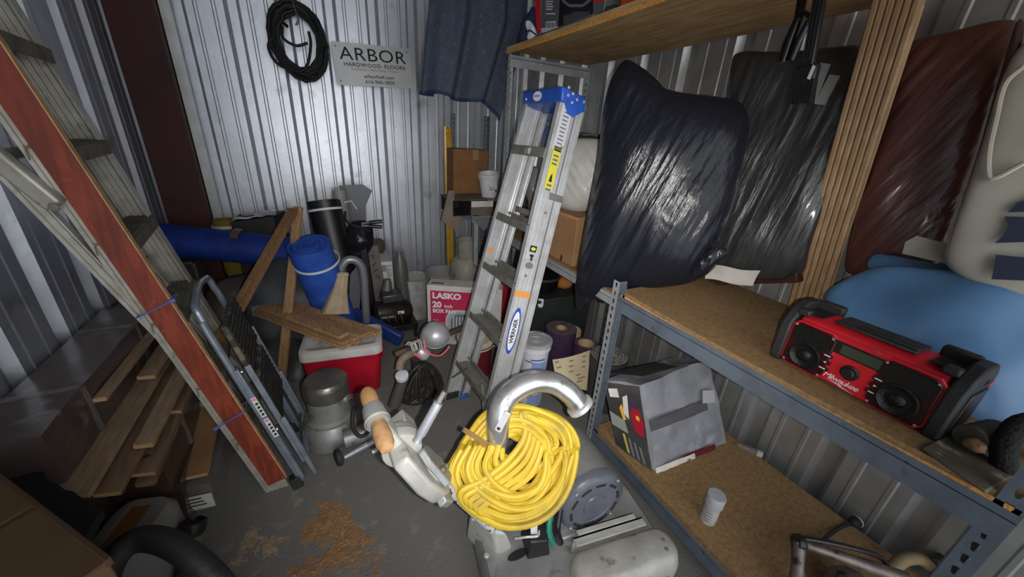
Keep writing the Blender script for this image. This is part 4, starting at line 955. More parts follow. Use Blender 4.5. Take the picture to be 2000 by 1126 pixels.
plate('paper_label', V(((x1+x2)/2, 2.6197, (zb+zt)/2+.03)), X3, Z3, .0006, rect((x2-x1)*.96, .045), PAPER, oc)
mb = MB(); mb.hexa([(x0-.0, 2.62, zt-.004), (x2-.05, 2.62, zt-.004), (x2-.05, 2.9, zt+.0), (x0-.02, 2.9, zt+.0), (x0, 2.62, zt), (x2-.05, 2.62, zt+.004), (x2-.05, 2.9, zt+.006), (x0-.02, 2.9, zt+.006)]); mb.build('top_flap', CD2, oc)
fl_ = [P(*q, y=2.635) for q in ((876, 372), (888, 372), (886, 420), (908, 428), (892, 452), (862, 430))]
mb = MB(); n = len(fl_); mb.add(fl_+[q+V((0, .004, 0)) for q in fl_], [tuple(range(n)), tuple(range(n, 2*n))[::-1]]+[(i, n+i, n+(i+1) % n, (i+1) % n) for i in range(n)]); mb.build('torn_flap', CD2, oc)
fl_ = [P(*q, y=2.6) for q in ((922, 426), (962, 424), (950, 446), (944, 450))]
mb = MB(); n = 4; mb.add(fl_+[q+V((0, .004, 0)) for q in fl_], [tuple(range(n)), tuple(range(n, 2*n))[::-1]]+[(i, n+i, n+(i+1) % n, (i+1) % n) for i in range(n)]); mb.build('lower_flap', mat('grey_card', (104, 106, 110), .85), oc)
# tall yellow moulding
a, b = P(874, 247, y=3.12), P(880, 372, y=3.12)
yb = thing('yellow_moulding', (b.x, 3.12, 0), 'tall yellow strip standing against the back wall beside the carton', 'strip')
YW = mat('yellow_lacquer', (196, 156, 56), .35, .1, .08, 40, (168, 128, 40), 9)
bz = V((b.x+.008, 3.14, 0.0)); mb = MB()
mb.sweep([(-.032, -.012), (-.032, .012), (.032, .012), (.032, -.010), (.022, -.014), (.018, -.008), (-.008, -.008), (-.012, -.016), (-.024, -.016)], bz, a, X3); mb.build('moulding', YW, yb)
MB().lathe([(.012, -.014), (.014, -.02), (.008, -.024), (0, -.024)], a-Z3*.03, (0, 1, 0), 12).build('knob', YW, yb)

# ------------------------------------------------------------------ cooler, planks
COOLR = mat('cooler_red_plastic', (176, 22, 44), .4, 0, .08, 70, (154, 18, 38), 8)
COOLW = mat('cooler_lid_plastic', (190, 188, 184), .5, 0, .08, 60, (172, 168, 162), 8, rgb3=(140, 132, 122), v3=(.62, .72, 12))
c0, c1 = P(585, 708, z=.29), P(745, 688, z=.29); cx_ = V((c1.x-c0.x, c1.y-c0.y, 0)); cw = cx_.length; cx_.normalize(); cy_ = V((-cx_.y, cx_.x, 0))
CF = Fr(V((c0.x, c0.y, 0)), cx_, cy_)
co = thing('cooler', CF(cw/2, .13, 0), 'red cooler with a dusty white lid on the floor behind the floor edger', 'cooler')
layered(CF, [(stadium(.03, cw-.03, .04, .25, .03), 0), (stadium(.025, cw-.025, .035, .255, .035), .01), (stadium(.0, cw, .0, .28, .04), .285), (stadium(.012, cw-.012, .012, .268, .04), .287)]).build('tub', COOLR, co, smooth=50)
layered(CF, [(stadium(-.008, cw+.008, -.008, .288, .045), .287), (stadium(-.01, cw+.01, -.01, .29, .045), .295), (stadium(-.006, cw+.006, -.006, .286, .045), .335), (stadium(.012, cw-.012, .012, .268, .04), .345), (stadium(.03, cw-.03, .03, .25, .035), .345), (stadium(.035, cw-.035, .035, .245, .03), .340), (stadium(.06, cw-.06, .06, .22, .03), .340)]).build('lid', COOLW, co, smooth=50)
for x in (-.012, cw-.0): 
    mb = MB(CF); mb.box((x, .10, .20), (x+.012, .18, .26)); mb.build('hinge_boss', COOLR, co, bevel=.004)
layered(CF, [(stadium(cw*.3, cw*.7, .278, .283, .002, 2), .05), (stadium(cw*.3, cw*.7, .278, .283, .002, 2), .12)]).build('badge', WHITEP, co)
# planks resting across the cooler lid
GP = 'loose flooring planks lying across the cooler'
pa, pb = P(692, 672, z=.385), P(502, 602, y=2.62); pd = (pa-pb).normalized(); pside = V((pd.y, -pd.x, 0)).normalized()
if pside.y > 0: pside = -pside
plank_specs = [  # side, up, start, end, width, label
    (.045, 0, .00, .0, .057, 'front lowest oak plank of the bundle across the cooler'),
    (-.015, 0, -.03, .02, .057, 'second oak plank from the front at the bottom of the cooler bundle'),
    (-.075, 0, .02, -.02, .057, 'rear lowest oak plank of the bundle across the cooler'),
    (.040, .019, -.02, -.01, .057, 'oak plank on top of the front lowest one, over the cooler'),
    (-.020, .019, .03, .01, .057, 'middle layer oak plank in the centre of the cooler bundle'),
    (-.080, .019, .0, .05, .057, 'rear oak plank of the middle layer in the cooler bundle'),
    (.020, .038, .05, -.05, .057, 'short top plank with squared end over the cooler bundle'),
    (-.040, .038, .02, .04, .057, 'upper plank pushed furthest right above the cooler'),
    (-.100, .036, .10, .09, .050, 'thin rear plank reaching past the right end of the cooler lid')]
L_ = (pa-pb).length; upz = pside.cross(pd)
if upz.z < 0: upz = -upz
for k, (sd_, u, s0, s1, wd, lb) in enumerate(plank_specs):
    a = pb+pd*s0+pside*sd_+upz*(u+.012); b = pa+pd*s1+pside*sd_+upz*(u+.012)
    mb = MB(); mb.sweep([(-wd/2, -.009), (wd/2, -.009), (wd/2, -.003), (wd/2+.004, -.002), (wd/2+.004, .002), (wd/2, .003), (wd/2, .009), (-wd/2, .009)], a, b, pside)
    tag(mb.build('plank', WOOD if k % 2 else mat('flooring_oak_pale', (172, 138, 102), .65, 0, .15, 60, (154, 120, 86), 9, .3, .7, grain=((140, 106, 74), 6, (14, 2, 14))), bevel=.0008), lb, 'plank', GP)
tp_ = MB(); c = pb+pd*.075+pside*-.03+upz*.022
tp_.hexa([c+pd*x+pside*y+upz*z for z in (-.022, .042) for x, y in ((-.02, -.082), (.02, -.082), (.02, .11), (-.02, .11))]); tag(tp_.build('tape_wrap', mat('grey_duct_tape', (92, 92, 94), .4)), 'grey tape band round the far end of the cooler planks', 'tape')
# two long planks leaning together
def lean(a, b, wd, th, xd, label, m=WOOD):
    mb = MB(); mb.sweep([(-wd/2, -th/2), (-wd*.1, -th/2), (-wd*.08, -th*.2), (wd*.08, -th*.2), (wd*.1, -th/2), (wd/2, -th/2), (wd/2, th/2), (-wd/2, th/2)], a, b, xd)
    return tag(mb.build('long_plank', m, bevel=.001), label, 'plank', 'long planks leaning against the blue rolls')
lean(P(427, 668, y=1.78), P(574, 408, y=2.56), .058, .022, CR+V((0, 0, 0)), 'long oak plank slanting from the step stool up to the back', mat('long_plank_oak', (140, 106, 72), .65, 0, .15, 60, (120, 88, 58), 9, .3, .7, grain=((116, 86, 58), 6, (10, 10, 2))))
lean(V((*P(548, 756, z=0.006).xy, .006)), P(583, 404, y=2.56), .05, .02, CR, 'pale oak plank standing nearly upright beside the blue roll', mat('long_plank_pale', (164, 128, 92), .65, 0, .15, 60, (146, 112, 78), 9, .3, .7, grain=((138, 106, 76), 6, (10, 10, 2))))

# ------------------------------------------------------------------ rolls at the back left
def roll(name, a, b, r, turns, th, m, label, strap=None, straps=(), r0=None, cat='roll'):
    """a sheet wound into a spiral about the axis a-b"""
    a, b = V(a), V(b); t = thing(name, a if a.z < b.z else b, label, cat); ax = (b-a).normalized(); x = ax.orthogonal().normalized(); y = ax.cross(x); r0 = r0 or r*.25
    N_ = int(turns*28)
    def fn(u, v):
        an = 2*PI*turns*u; rr = r0+(r-r0)*u
        return a+(b-a)*v+(x*math.cos(an)+y*math.sin(an))*(rr+.003*math.sin(an*3))
    MB().sheet(fn, N_, 1, th).build('sheet', m, t, smooth=60)
    for sv, wd in straps:
        c = a.lerp(b, sv); MB().lathe([(r-.001, -wd/2), (r+.004, -wd/2), (r+.004, wd/2), (r-.001, wd/2)], c, ax, 36, cap=False).build('strap', strap, t)
    return t
BLUEP = mat('blue_padding', (38, 78, 162), .7, 0, .2, 60, (24, 60, 148), 12)
BLUED = mat('ribbed_blue_padding', (16, 48, 130), .65, 0, .25, 40, (12, 38, 108), 9)
r_ = roll('blue_roll', P(300, 466, y=2.98), P(572, 492, y=2.80), .118, 4, .012, BLUED, 'long blue padding roll lying behind the old ladder', mat('brown_tape', (92, 74, 62), .4), ())
a_, b_ = P(300, 466, y=2.98), P(572, 492, y=2.80); axr = (b_-a_).normalized()
MB().sheet(lambda u, v: a_.lerp(b_, .585+.06*v)+(Z3*math.cos(-.2+1.0*u)+axr.cross(Z3)*math.sin(-.2+1.0*u)*1.0)*.122, 8, 1, .002).build('tape', mat('brown_tape', (92, 74, 62), .4), r_)
bt_, bb_ = P(606, 476, y=2.36), V((P(662, 622, y=2.52))); bb_ = bt_+(bb_-bt_)*1.05
r_ = roll('blue_upright_roll', bt_, bb_, .128, 3.2, .020, BLUEP, 'upright bright blue padding roll with a white strap', WHITEP, ((.19, .014),), r0=.03)
axb = (bt_-bb_).normalized()
MB().lathe([(0, -.012), (.10, -.012), (.10, -.008), (0, -.008)], bt_, axb, 30).build('core_pad', BLUEP, r_)
text('IIIIII', bt_.lerp(bb_, .50)+(EYE-bt_).normalized()*.131+CR*-.055, axb*-1, CR, .05, mat('dark_blue_print', (22, 40, 96), .6), r_)
roll('black_roll', P(632, 392, y=3.02), P(672, 560, y=2.86), .118, 2.6, .012, BLACKP, 'black underlay roll with white strap leaning on the back wall', WHITEP, ((.10, .016),), r0=.07)
roll('yellow_roll', P(440, 428, y=3.22), V((-.62, 3.20, .45)), .085, 2.5, .010, mat('mustard_padding', (124, 104, 26), .8, 0, .2, 60), 'mustard yellow roll with white band behind the long blue roll', PAPER, ((.12, .02),))
# foil-topped dark carton
fq = [P(*q, y=3.17) for q in ((450, 412), (520, 394), (548, 448), (470, 470))]
fo = thing('foil_carton', V((fq[0].x+.1, 3.2, 0)), 'tall dark carton with a shiny foil top behind the blue roll', 'carton')
zt = fq[0].z; d0 = V((fq[0].x, 3.08, 0)); d1 = V((fq[1].x+.04, 3.04, 0)); 
mb = MB(); mb.hexa([d0, d1, d1+V((.06, .22, 0)), d0+V((.02, .22, 0)), d0+Z3*(zt-.06), d1+Z3*(zt-.02), d1+V((.06, .22, zt-.02)), d0+V((.02, .22, zt-.05))]); mb.build('carton_body', mat('dark_grey_carton', (48, 44, 42), .6, 0, .1, 50, (38, 35, 34), 6), fo, bevel=.004)
mb = MB(); mb.sheet(lambda u, v: d0.lerp(d1, u)+V((.01, .01+.18*v, zt-.055+.04*u+.02*math.sin(3*u+6*v)*.5+.012*nz3((u*4, v*4, 0), 1))), 14, 8, .003); mb.build('foil_top', mat('crumpled_foil', (200, 200, 200), .18, .85, .3, 40), fo, smooth=60)

# ------------------------------------------------------------------ dark covers and boxes in the middle
def wrinkle(sc, amp, seed=0, st=(1, 1, 1)):
    def f(x, r): return amp*nz3((x.x*st[0], x.y*st[1], x.z*st[2]), sc, seed)*(.3+.7*r)
    return f
TARP = mat('charcoal_tarp', (50, 53, 58), .55, 0, .15, 40, (42, 44, 49), 6)
t = thing('charcoal_tarp', P(560, 650, y=2.5), 'charcoal tarp heaped between the leaning planks and blue rolls', 'tarp')
MB().pillow([(470, 560), (520, 510), (575, 492), (615, 520), (655, 570), (705, 625), (700, 665), (640, 690), (560, 690), (490, 640)], (-.2, 2.60, .4), (.1, -1, .5), .10, .14, 14, 2.4, wrinkle(5, .045, 3)).build('cover', TARP, t, smooth=80)
ed2 = spline([P(*q, y=yy) for q, yy in (((592, 520), 2.45), ((612, 560), 2.42), ((645, 605), 2.38), ((690, 640), 2.34), ((735, 662), 2.30))], 6)
MB().tube(ed2, .012, 8).build('rolled_edge', mat('slate_plastic', (62, 68, 74), .4), t); MB().tube([q+V((.03, .03, -.02)) for q in ed2], .010, 8).build('rolled_edge', mat('slate_plastic', (62, 68, 74), .4), t)
t = thing('black_cover', P(560, 730, z=0), 'black plastic cover slumped on the floor under the cooler planks', 'cover')
MB().pillow([(455, 690), (500, 640), (560, 628), (640, 660), (620, 720), (590, 770), (520, 760), (470, 740)], (-.40, 2.50, .20), (0, -.75, .66), .06, .12, 12, 2.4, wrinkle(6, .03, 5)).build('cover', mat('black_cover', (30, 31, 33), .45, 0, .15, 40), t, smooth=80)
t = thing('brown_bundle', P(470, 640, y=2.5), 'dusty brown wrapped bundle beneath the long blue roll', 'bundle')
MB().pillow([(395, 590), (430, 545), (500, 535), (520, 560), (500, 620), (455, 668), (405, 660)], (-.5, 2.72, .3), (.2, -1, .4), .12, .14, 12, 3.2, wrinkle(5, .03, 8)).build('wrap', mat('dusty_brown_wrap', (76, 66, 60), .35, 0, .2, 30, (64, 55, 50), 8), t, smooth=80)
a, b = P(690, 612, y=2.50), P(784, 664, y=2.26); mb = MB(); mb.bar(a, b, .10, .05, Z3)
tag(mb.build('blue_case', mat('navy_moulded_plastic', (28, 50, 108), .4, 0, .05, 50), bevel=.012), 'navy plastic case lying behind the cooler, end towards the fan carton', 'case')
# bent pipe and tied cloth bag
bp_ = spline([P(*q, y=2.40) for q in ((668, 545), (667, 522), (678, 508), (694, 508), (706, 520), (711, 545), (713, 580), (716, 628))], 7)
t = thing('bent_pipe', P(714, 630, y=2.48), 'grey bent pipe arching beside the blue upright roll', 'pipe'); MB().tube(bp_, .026, 14).build('pipe', mat('grey_pipe', (122, 124, 128), .35, .4, .1, 50), t)
t = thing('cloth_bag', P(660, 610, y=2.44), 'tan cloth dust bag tied over the end of the grey bent pipe', 'bag')
cb = P(668, 532, y=2.36); ce_ = P(654, 612, y=2.26); caxis = (ce_-cb)
pp_ = []
mb = MB(); n = 24; vs = []
for j in range(11):
    v = j/10; r = .034+.052*v-.01*math.sin(PI*v); 
    for k in range(n):
        a = 2*PI*k/n; rr = r*(1+.14*math.sin(6*a+1.3*v)*(1-.4*v)); vs.append(cb+caxis*v+CR*math.cos(a)*rr+FW*math.sin(a)*rr*.7)
mb.add(vs, [(j*n+k, j*n+(k+1) % n, (j+1)*n+(k+1) % n, (j+1)*n+k) for j in range(10) for k in range(n)]+[tuple(range(n))[::-1], tuple(range(10*n, 11*n))])
mb.build('cloth', mat('tan_canvas', (166, 148, 120), .9, 0, .3, 120, (148, 130, 104), 14), t, smooth=70)
MB().tube([cb+caxis*.06+CR*math.cos(2*PI*k/16)*.042+FW*math.sin(2*PI*k/16)*.032 for k in range(16)], .004, 6, closed=True).build('tie', STR, t)
mb = MB(); q = [P(*q, y=2.52) for q in ((684, 535), (697, 520), (706, 560), (700, 620), (680, 618))]; n = 5
mb.add(q+[x+V((0, .006, 0)) for x in q], [tuple(range(n)), tuple(range(n, 2*n))[::-1]]+[(i, n+i, n+(i+1) % n, (i+1) % n) for i in range(n)])
t = tag(mb.build('grey_plate', mat('grey_plate', (84, 85, 88), .6)), 'grey steel plate standing inside the arch of the bent pipe', 'plate')

# ------------------------------------------------------------------ against the back wall, middle
q = [P(*q, y=3.25) for q in ((662, 362), (708, 360), (727, 372), (715, 400), (699, 436), (684, 436))]; q[4].z = 0; q[5].z = 0; n = 6
mb = MB(); mb.add(q+[x+V((0, .008, 0)) for x in q], [tuple(range(n)), tuple(range(n, 2*n))[::-1]]+[(i, n+i, n+(i+1) % n, (i+1) % n) for i in range(n)])
t = tag(mb.build('grey_sheet', mat('grey_rigid_sheet', (106, 108, 114), .5, .1, .05, 40)), 'angular grey sheet leaning on the back wall behind the black roll', 'sheet')
t = thing('paper_roll', P(668, 440, y=3.12), 'white paper roll in clear plastic beside the angular grey sheet', 'roll')
a, b = P(662, 372, y=3.12), P(676, 470, y=3.05)
MB().tube([a, b], .045, 20).build('paper', mat('shaded_paper', (156, 152, 150), .7), t); MB().tube([a+(a-b)*.06, a.lerp(b, .3), a.lerp(b, .75), b], [.050, .068, .062, .055], 18).build('plastic_bag', DUSTFILM, t)
MB().tube([P(672, 395, y=3.03), P(686, 392, y=3.03), P(697, 408, y=3.03)], .006, 6).build('paper_band', PAPER, t)
t = thing('bagged_tool', P(705, 500, y=2.9), 'tool in a black plastic bag with two black grips poking right', 'tool')
MB().pillow([(680, 440), (700, 430), (724, 436), (730, 462), (726, 485), (705, 508), (682, 502), (675, 470)], (.1, 2.85, .8), (0, -1, .2), .07, .08, 12, 2, wrinkle(16, .022, 4)).build('bag', BLACKFILM, t, smooth=70)
for y0 in (432, 442):
    a, b = P(706, y0+4 if y0 < 440 else 440, y=2.80), P(746, y0 if y0 < 440 else 443, y=2.80)
    MB().tube([a, a.lerp(b, .35)], .008, 8).build('handle_rod', ALU_DARK, t); MB().tube([a.lerp(b, .35), a.lerp(b, .42), b], [.010, .014, .014], 10).build('grip', BLACKP, t)
MB().tube(spline([P(*q, y=2.8) for q in ((674, 412), (676, 430), (690, 440), (708, 445), (722, 452))], 6), .008, 8).build('cable', BLACKP, t)
a0 = [P(*q, y=2.86) for q in ((717, 482), (738, 478), (760, 575), (735, 580))]
mb = MB(); mb.hexa([V((a0[3].x, 2.86, 0)), V((a0[2].x, 2.86, 0)), V((a0[2].x, 3.0, 0)), V((a0[3].x, 3.0, 0)), V(a0[0]), V(a0[1]), V(a0[1])+V((0, .14, 0)), V(a0[0])+V((0, .14, 0))])
t = thing('scrawled_carton', V((a0[3].x+.04, 2.9, 0)), 'tall narrow grey carton with scrawled marks left of the narrow white carton', 'carton'); mb.build('carton_body', mat('grey_brown_carton', (112, 102, 98), .8, 0, .1, 60, (96, 88, 84), 8), t, bevel=.003)
for k, (a, b) in enumerate((((723, 500), (730, 506)), ((728, 520), (734, 512)), ((729, 532), (737, 528)), ((733, 540), (740, 545)))):
    MB().tube(spline([P(*a, y=2.856), P((a[0]+b[0])/2+3, (a[1]+b[1])/2-4, y=2.856), P(*b, y=2.856)], 4), .003, 5).build('scrawl', BLACKINK, t)
mb = MB(); a0 = [P(*q, y=2.78) for q in ((703, 482), (716, 484), (733, 588), (722, 592))]
mb.hexa([V((a0[3].x, 2.78, 0)), V((a0[2].x, 2.78, 0)), V((a0[2].x, 2.83, 0)), V((a0[3].x, 2.83, 0)), a0[0], a0[1], a0[1]+V((0, .05, 0)), a0[0]+V((0, .05, 0))])
t = tag(mb.build('black_case', BLACKP, bevel=.003), 'slim black case standing left of the scrawled grey carton', 'case')
t = thing('wrapped_bottle', P(770, 560, y=2.8), 'dark bottle under clear plastic behind the black motor', 'bottle')
a, b = P(779, 490, y=2.86), P(790, 600, y=2.80); axv = (a-b).normalized(); LL = (a-b).length
MB().lathe([(.05, -LL*1.6), (.052, -LL*.4), (.05, -LL*.22), (.03, -LL*.08), (.026, 0), (0, 0)], a, axv, 20).build('glass', BLACKP, t)
MB().lathe([(.056, -LL*1.3), (.058, -LL*.5), (.054, -LL*.2), (.045, .0), (.02, .03), (0, .035)], a, axv, 20).build('plastic', DUSTFILM, t)
t = thing('olive_sack', P(735, 480, y=3.2), 'small olive sack against the wall behind the bagged tool', 'sack')
MB().pillow([(728, 470), (745, 466), (752, 480), (746, 505), (730, 505)], (.3, 3.22, .75), (0, -1, 0), .04, .05, 8, 2).build('sack', mat('olive_cloth', (72, 70, 58), .9, 0, .2, 60), t, smooth=80)
# black motor
mo = thing('black_motor', P(760, 640, y=2.55), 'greasy black motor unit with a pale label left of the fan carton', 'motor')
MK = mat('greasy_black_metal', (46, 42, 38), .4, .3, .25, 50, (34, 31, 28), 14)
a, b = P(728, 612, y=2.62), P(802, 604, y=2.66); axm = (b-a).normalized(); lm = (b-a).length
MB().lathe([(0, 0), (.06, 0), (.085, .02), (.09, .04), (.09, lm-.04), (.08, lm-.02), (.05, lm), (0, lm)], a, axm, 24).build('motor_housing', MK, mo)
mb = MB(); c = P(765, 578, y=2.60); mb.box(c-V((.075, .06, .03)), c+V((.075, .06, .035))); mb.build('terminal_box', mat('dark_grey_casing', (58, 58, 62), .35, .1, .1, 50), mo, bevel=.012)
plate('label', a+axm*lm*.68+V((0, -.088, .02)), axm, Z3, .001, rect(.05, .04), PAPER, mo); plate('label', a+axm*lm*.35+V((0, -.091, .0)), axm, Z3, .001, rect(.11, .016), mat('worn_silver_label', (150, 144, 130), .4, .3), mo)
MB().lathe([(.055, -.16), (.03, -.02), (.022, 0), (.012, .004), (0, .004)], P(757, 545, y=2.66), (0.12, 0, 1), 18).build('funnel', mat('grey_funnel', (88, 88, 90), .5, .2), mo)
mb = MB(); a2 = a-Z3*.09; mb.hexa([a2+V((-.02, -.10, -.05)), a2+V((lm+.02, -.10, -.05)), a2+V((lm+.02, .12, -.05)), a2+V((-.02, .12, -.05)), a2+V((-.02, -.10, .0)), a2+V((lm+.02, -.10, .0)), a2+V((lm+.02, .12, 0)), a2+V((-.02, .12, 0))]); mb.build('base_frame', MK, mo, bevel=.005)
for dx in (0, lm):
    for dy in (-.08, .1): MB().tube([a2+V((dx, dy, -.03)), V((a2.x+dx, a2.y+dy, 0))], .014, 8).build('leg', MK, mo)
for k in range(4):
    MB().tube(spline([a+axm*(.04+.05*k)+V((0, -.085, .03)), a+axm*(.05+.05*k)+V((.01, -.12, -.05)), a+axm*(.08+.04*k)+V((0, -.10, -.12))], 5), .005, 6).build('lead', BLACKP, mo)
t = thing('black_flap', P(790, 590, y=2.7), 'black square flap beside the motor', 'flap') if False else None

# ------------------------------------------------------------------ bags and bundles on the shelving
def streaks(h, k, seed, amp, fq=24.0, amp2=.02, slant=.35):
    """pulled-film creases: fine across h, long along the pull"""
    h = V(h)
    def f(x, r):
        s = x.dot(h)+x.z*slant
        a = noise.noise(V((s*fq, x.z*2.2, seed)))
        b = noise.noise(V((s*fq*2.3, x.z*3.5, seed+9)))
        c = noise.noise(V((x.x*5, x.y*5, x.z*5+seed)))
        return (amp*(1-abs(a)*2)+amp*.5*b+amp2*c)*min(1, r*1.6+.25)
    return f
BAGN = (-.80, -.58, .12)
bg = thing('black_bag', (1.25, 1.2, .91), 'big stuffed black plastic bag standing on the shelving by the slotted post', 'bag')
MB().pillow([(1218, 138), (1262, 152), (1310, 180), (1400, 190), (1452, 205), (1462, 260), (1448, 330), (1425, 420), (1402, 472), (1398, 520), (1345, 553), (1265, 562), (1205, 568), (1150, 582), (1126, 556), (1138, 470), (1158, 370), (1172, 290), (1182, 205), (1198, 150)], (1.19, 1.16, .92), BAGN, .11, .13, 30, 2.6, streaks((.58, -.80, 0), 1, 3.1, .007, 24, .014, -.33), sub=8).build('bag_body', BLACKFILM, bg, smooth=80)
MB().pillow([(1196, 165), (1210, 128), (1228, 118), (1262, 138), (1296, 172), (1290, 190), (1230, 190)], (1.22, 1.24, .92), BAGN, .035, .05, 10, 2, streaks((.58, -.8, 0), 1, 8, .008, 40, .012)).build('gathered_neck', BLACKFILM, bg, smooth=80)
MB().pillow([(1128, 545), (1165, 560), (1200, 572), (1178, 592), (1160, 580), (1130, 605), (1124, 580)], (1.12, 1.22, .80), BAGN, .012, .014, 8, 2, streaks((.58, -.8, 0), 1, 5, .006, 50, .01)).build('loose_corner', BLACKFILM, bg, smooth=80)
MB().pillow([(1368, 500), (1400, 480), (1421, 494), (1392, 520), (1362, 540), (1350, 530)], (1.20, 1.04, .92), BAGN, .014, .016, 8, 2, streaks((.58, -.8, 0), 1, 7, .006, 40, .012)).build('loose_tail', BLACKFILM, bg, smooth=80)
CHARF = mat('charcoal_wrapped_blanket', (50, 50, 50), .30, 0, .6, 3.0, (40, 40, 40), 3, coat=.4, stretch=(18, 18, .9), rot=((-1, 0, 0), 8))
b2 = thing('wrapped_blanket', (1.6, .9, .91), 'charcoal blanket in stretch film leaning on the ribbed wall behind the black bag', 'bundle')
MB().pillow([(1428, 128), (1450, 102), (1520, 106), (1600, 98), (1690, 92), (1700, 150), (1670, 260), (1630, 370), (1588, 470), (1560, 540), (1470, 545), (1395, 535), (1392, 480), (1410, 380), (1425, 240)], (1.60, .95, 1.3), (-1, -.22, .12), .06, .06, 26, 4.0, streaks((.2, -1, 0), 1, 2.2, .006, 26, .016, -.12), sub=8).build('blanket', CHARF, b2, smooth=80)
for i, (a, b, wd) in enumerate((((1612, 122), (1584, 200), 9), ((1630, 145), (1600, 205), 10))):
    pl_ = [PP(a[0]-wd, a[1], (1.52, .95, 1.3), (-1, -.22, .12)), PP(a[0]+wd, a[1]+3, (1.52, .95, 1.3), (-1, -.22, .12)), PP(b[0]+wd, b[1], (1.52, .95, 1.3), (-1, -.22, .12)), PP(b[0]-wd, b[1]-2, (1.52, .95, 1.3), (-1, -.22, .12))]
    mb = MB(); mb.add(pl_+[q+V((.006, 0, 0)) for q in pl_], [(0, 1, 2, 3), (7, 6, 5, 4), (0, 4, 5, 1), (1, 5, 6, 2), (2, 6, 7, 3), (3, 7, 4, 0)]); mb.build('grey_tape', mat('grey_cloth_tape', (126, 128, 124), .7), b2)
pr_ = [P(1470, 545, x=1.60), P(1562, 540, x=1.60)]
mb = MB(); mb.bar(P(1390, 545, x=1.64), P(1565, 538, x=1.64), .05, .06, Z3); mb.build('dark_red_edge', mat('dark_red_board', (62, 30, 26), .6), b2, bevel=.006)
BURG = mat('burgundy_wrapped_blanket', (98, 57, 48), .27, 0, .5, 3.0, (84, 49, 42), 3, coat=.4, stretch=(18, 18, .9), rot=((-1, 0, 0), 22))
b3 = thing('burgundy_bundle', (1.6, .5, .91), 'burgundy blanket bundle in shiny stretch film right of the ridged tan board', 'bundle')
MB().pillow([(1775, 92), (1800, 78), (1870, 62), (1985, 42), (1960, 150), (1920, 280), (1880, 400), (1845, 500), (1800, 540), (1720, 545), (1662, 535), (1655, 500), (1690, 370), (1735, 220)], (1.685, .5, 1.3), (-1, -.12, .06), .05, .05, 26, 4.0, streaks((.1, -1, 0), 1, 6.2, .004, 30, .014, -.4), sub=8).build('blanket', BURG, b3, smooth=80)
MB().pillow([(1985, 45), (2000, 60), (1968, 200), (1925, 330), (1900, 350), (1925, 250), (1955, 140)], (1.57, .42, 1.5), (-1, -.1, .1), .012, .02, 8, 2, streaks((.1, -1, 0), 1, 1, .006, 40)).build('film_edge', mat('brown_film_edge', (70, 52, 46), .25), b3, smooth=80)
WBAG = mat('white_polythene', (176, 170, 156), .28, 0, .12, 20, (162, 156, 142), 5)
b4 = thing('white_bag', (1.55, .2, .91), 'white printed plastic bag at the shelf end beyond the burgundy bundle', 'bag')
WP, WN = (1.57, .25, 1.4), (-1, -.1, .16)
MB().pillow([(1915, 300), (1960, 150), (2010, 80), (2100, 60), (2200, 200), (2200, 500), (2100, 590), (1980, 580), (1850, 520), (1868, 440)], WP, WN, .055, .07, 24, 6.0, wrinkle(6, .012, 6), sub=8).build('bag_body', WBAG, b4, smooth=80)
WPo = V(WP)+V(WN).normalized()*.072
for pts_ in ([(1926, 335), (1932, 280), (1955, 180), (2000, 140), (1960, 190), (1942, 270), (1936, 330), (1945, 350), (2000, 310), (1950, 358)],):
    MB().tube(spline([PP(*q, WPo, WN) for q in ((2000, 128), (1962, 165), (1945, 230), (1932, 290), (1930, 335), (1942, 348), (2000, 318))], 6), .006, 7).build('sealed_edge', WBAG, b4)
NAVY = mat('navy_print', (40, 48, 66), .4)
for q in ([(2000, 372), (1988, 395), (1968, 414), (2000, 411)], [(2000, 426), (1962, 422), (1970, 440), (1958, 462), (1942, 474), (2000, 470)], [(2000, 508), (1945, 497), (1940, 530), (1936, 545), (2000, 550)]):
    q = [(x if x < 1999 else 2060, y) for x, y in q]; pts = [PP(*k, WPo, WN) for k in q]; n = len(pts); o = V(WN).normalized()*-.004
    mb = MB(); mb.add(pts+[k+o for k in pts], [tuple(range(n)), tuple(range(n, 2*n))[::-1]]+[(i, n+i, n+(i+1) % n, (i+1) % n) for i in range(n)]); mb.build('navy_shape', NAVY, b4)
SKY = mat('light_blue_sheeting', (88, 126, 166), .30, 0, .15, 12, (78, 114, 152), 4)
b5 = thing('blue_sheeting', (1.5, .25, .91), 'folded light blue plastic sheeting heaped behind the red radio', 'sheeting')
BP, BN = (1.50, .3, 1.08), (-1, -.12, .55)
MB().pillow([(1612, 590), (1650, 548), (1720, 522), (1820, 530), (2000, 545), (2150, 560), (2200, 760), (2080, 850), (1960, 840), (1880, 835), (1780, 760), (1680, 690)], BP, BN, .07, .10, 24, 3.4, wrinkle(6, .055, 2), sub=8).build('sheet', SKY, b5, smooth=80)
MB().pillow([(1700, 525), (1712, 496), (1780, 505), (1870, 525), (1900, 545), (1800, 545)], (1.60, .35, 1.18), (-1, -.1, .3), .014, .02, 8, 3, wrinkle(8, .008, 2)).build('back_fold', SKY, b5, smooth=80)
mb = MB(); sq = [P(*q, x=1.545) for q in ((1762, 495), (1768, 472), (1790, 460), (1850, 476), (1940, 500), (1938, 535))]; n = 6
mb.add(sq+[k+V((.008, 0, 0)) for k in sq], [tuple(range(n)), tuple(range(n, 2*n))[::-1]]+[(i, n+i, n+(i+1) % n, (i+1) % n) for i in range(n)])
t = thing('card_strip', sq[0], 'off-white card strip tucked between the blue sheeting and burgundy bundle', 'card'); mb.build('card', mat('offwhite_card', (164, 158, 142), .8, 0, .05, 40, (146, 140, 126), 9), t)
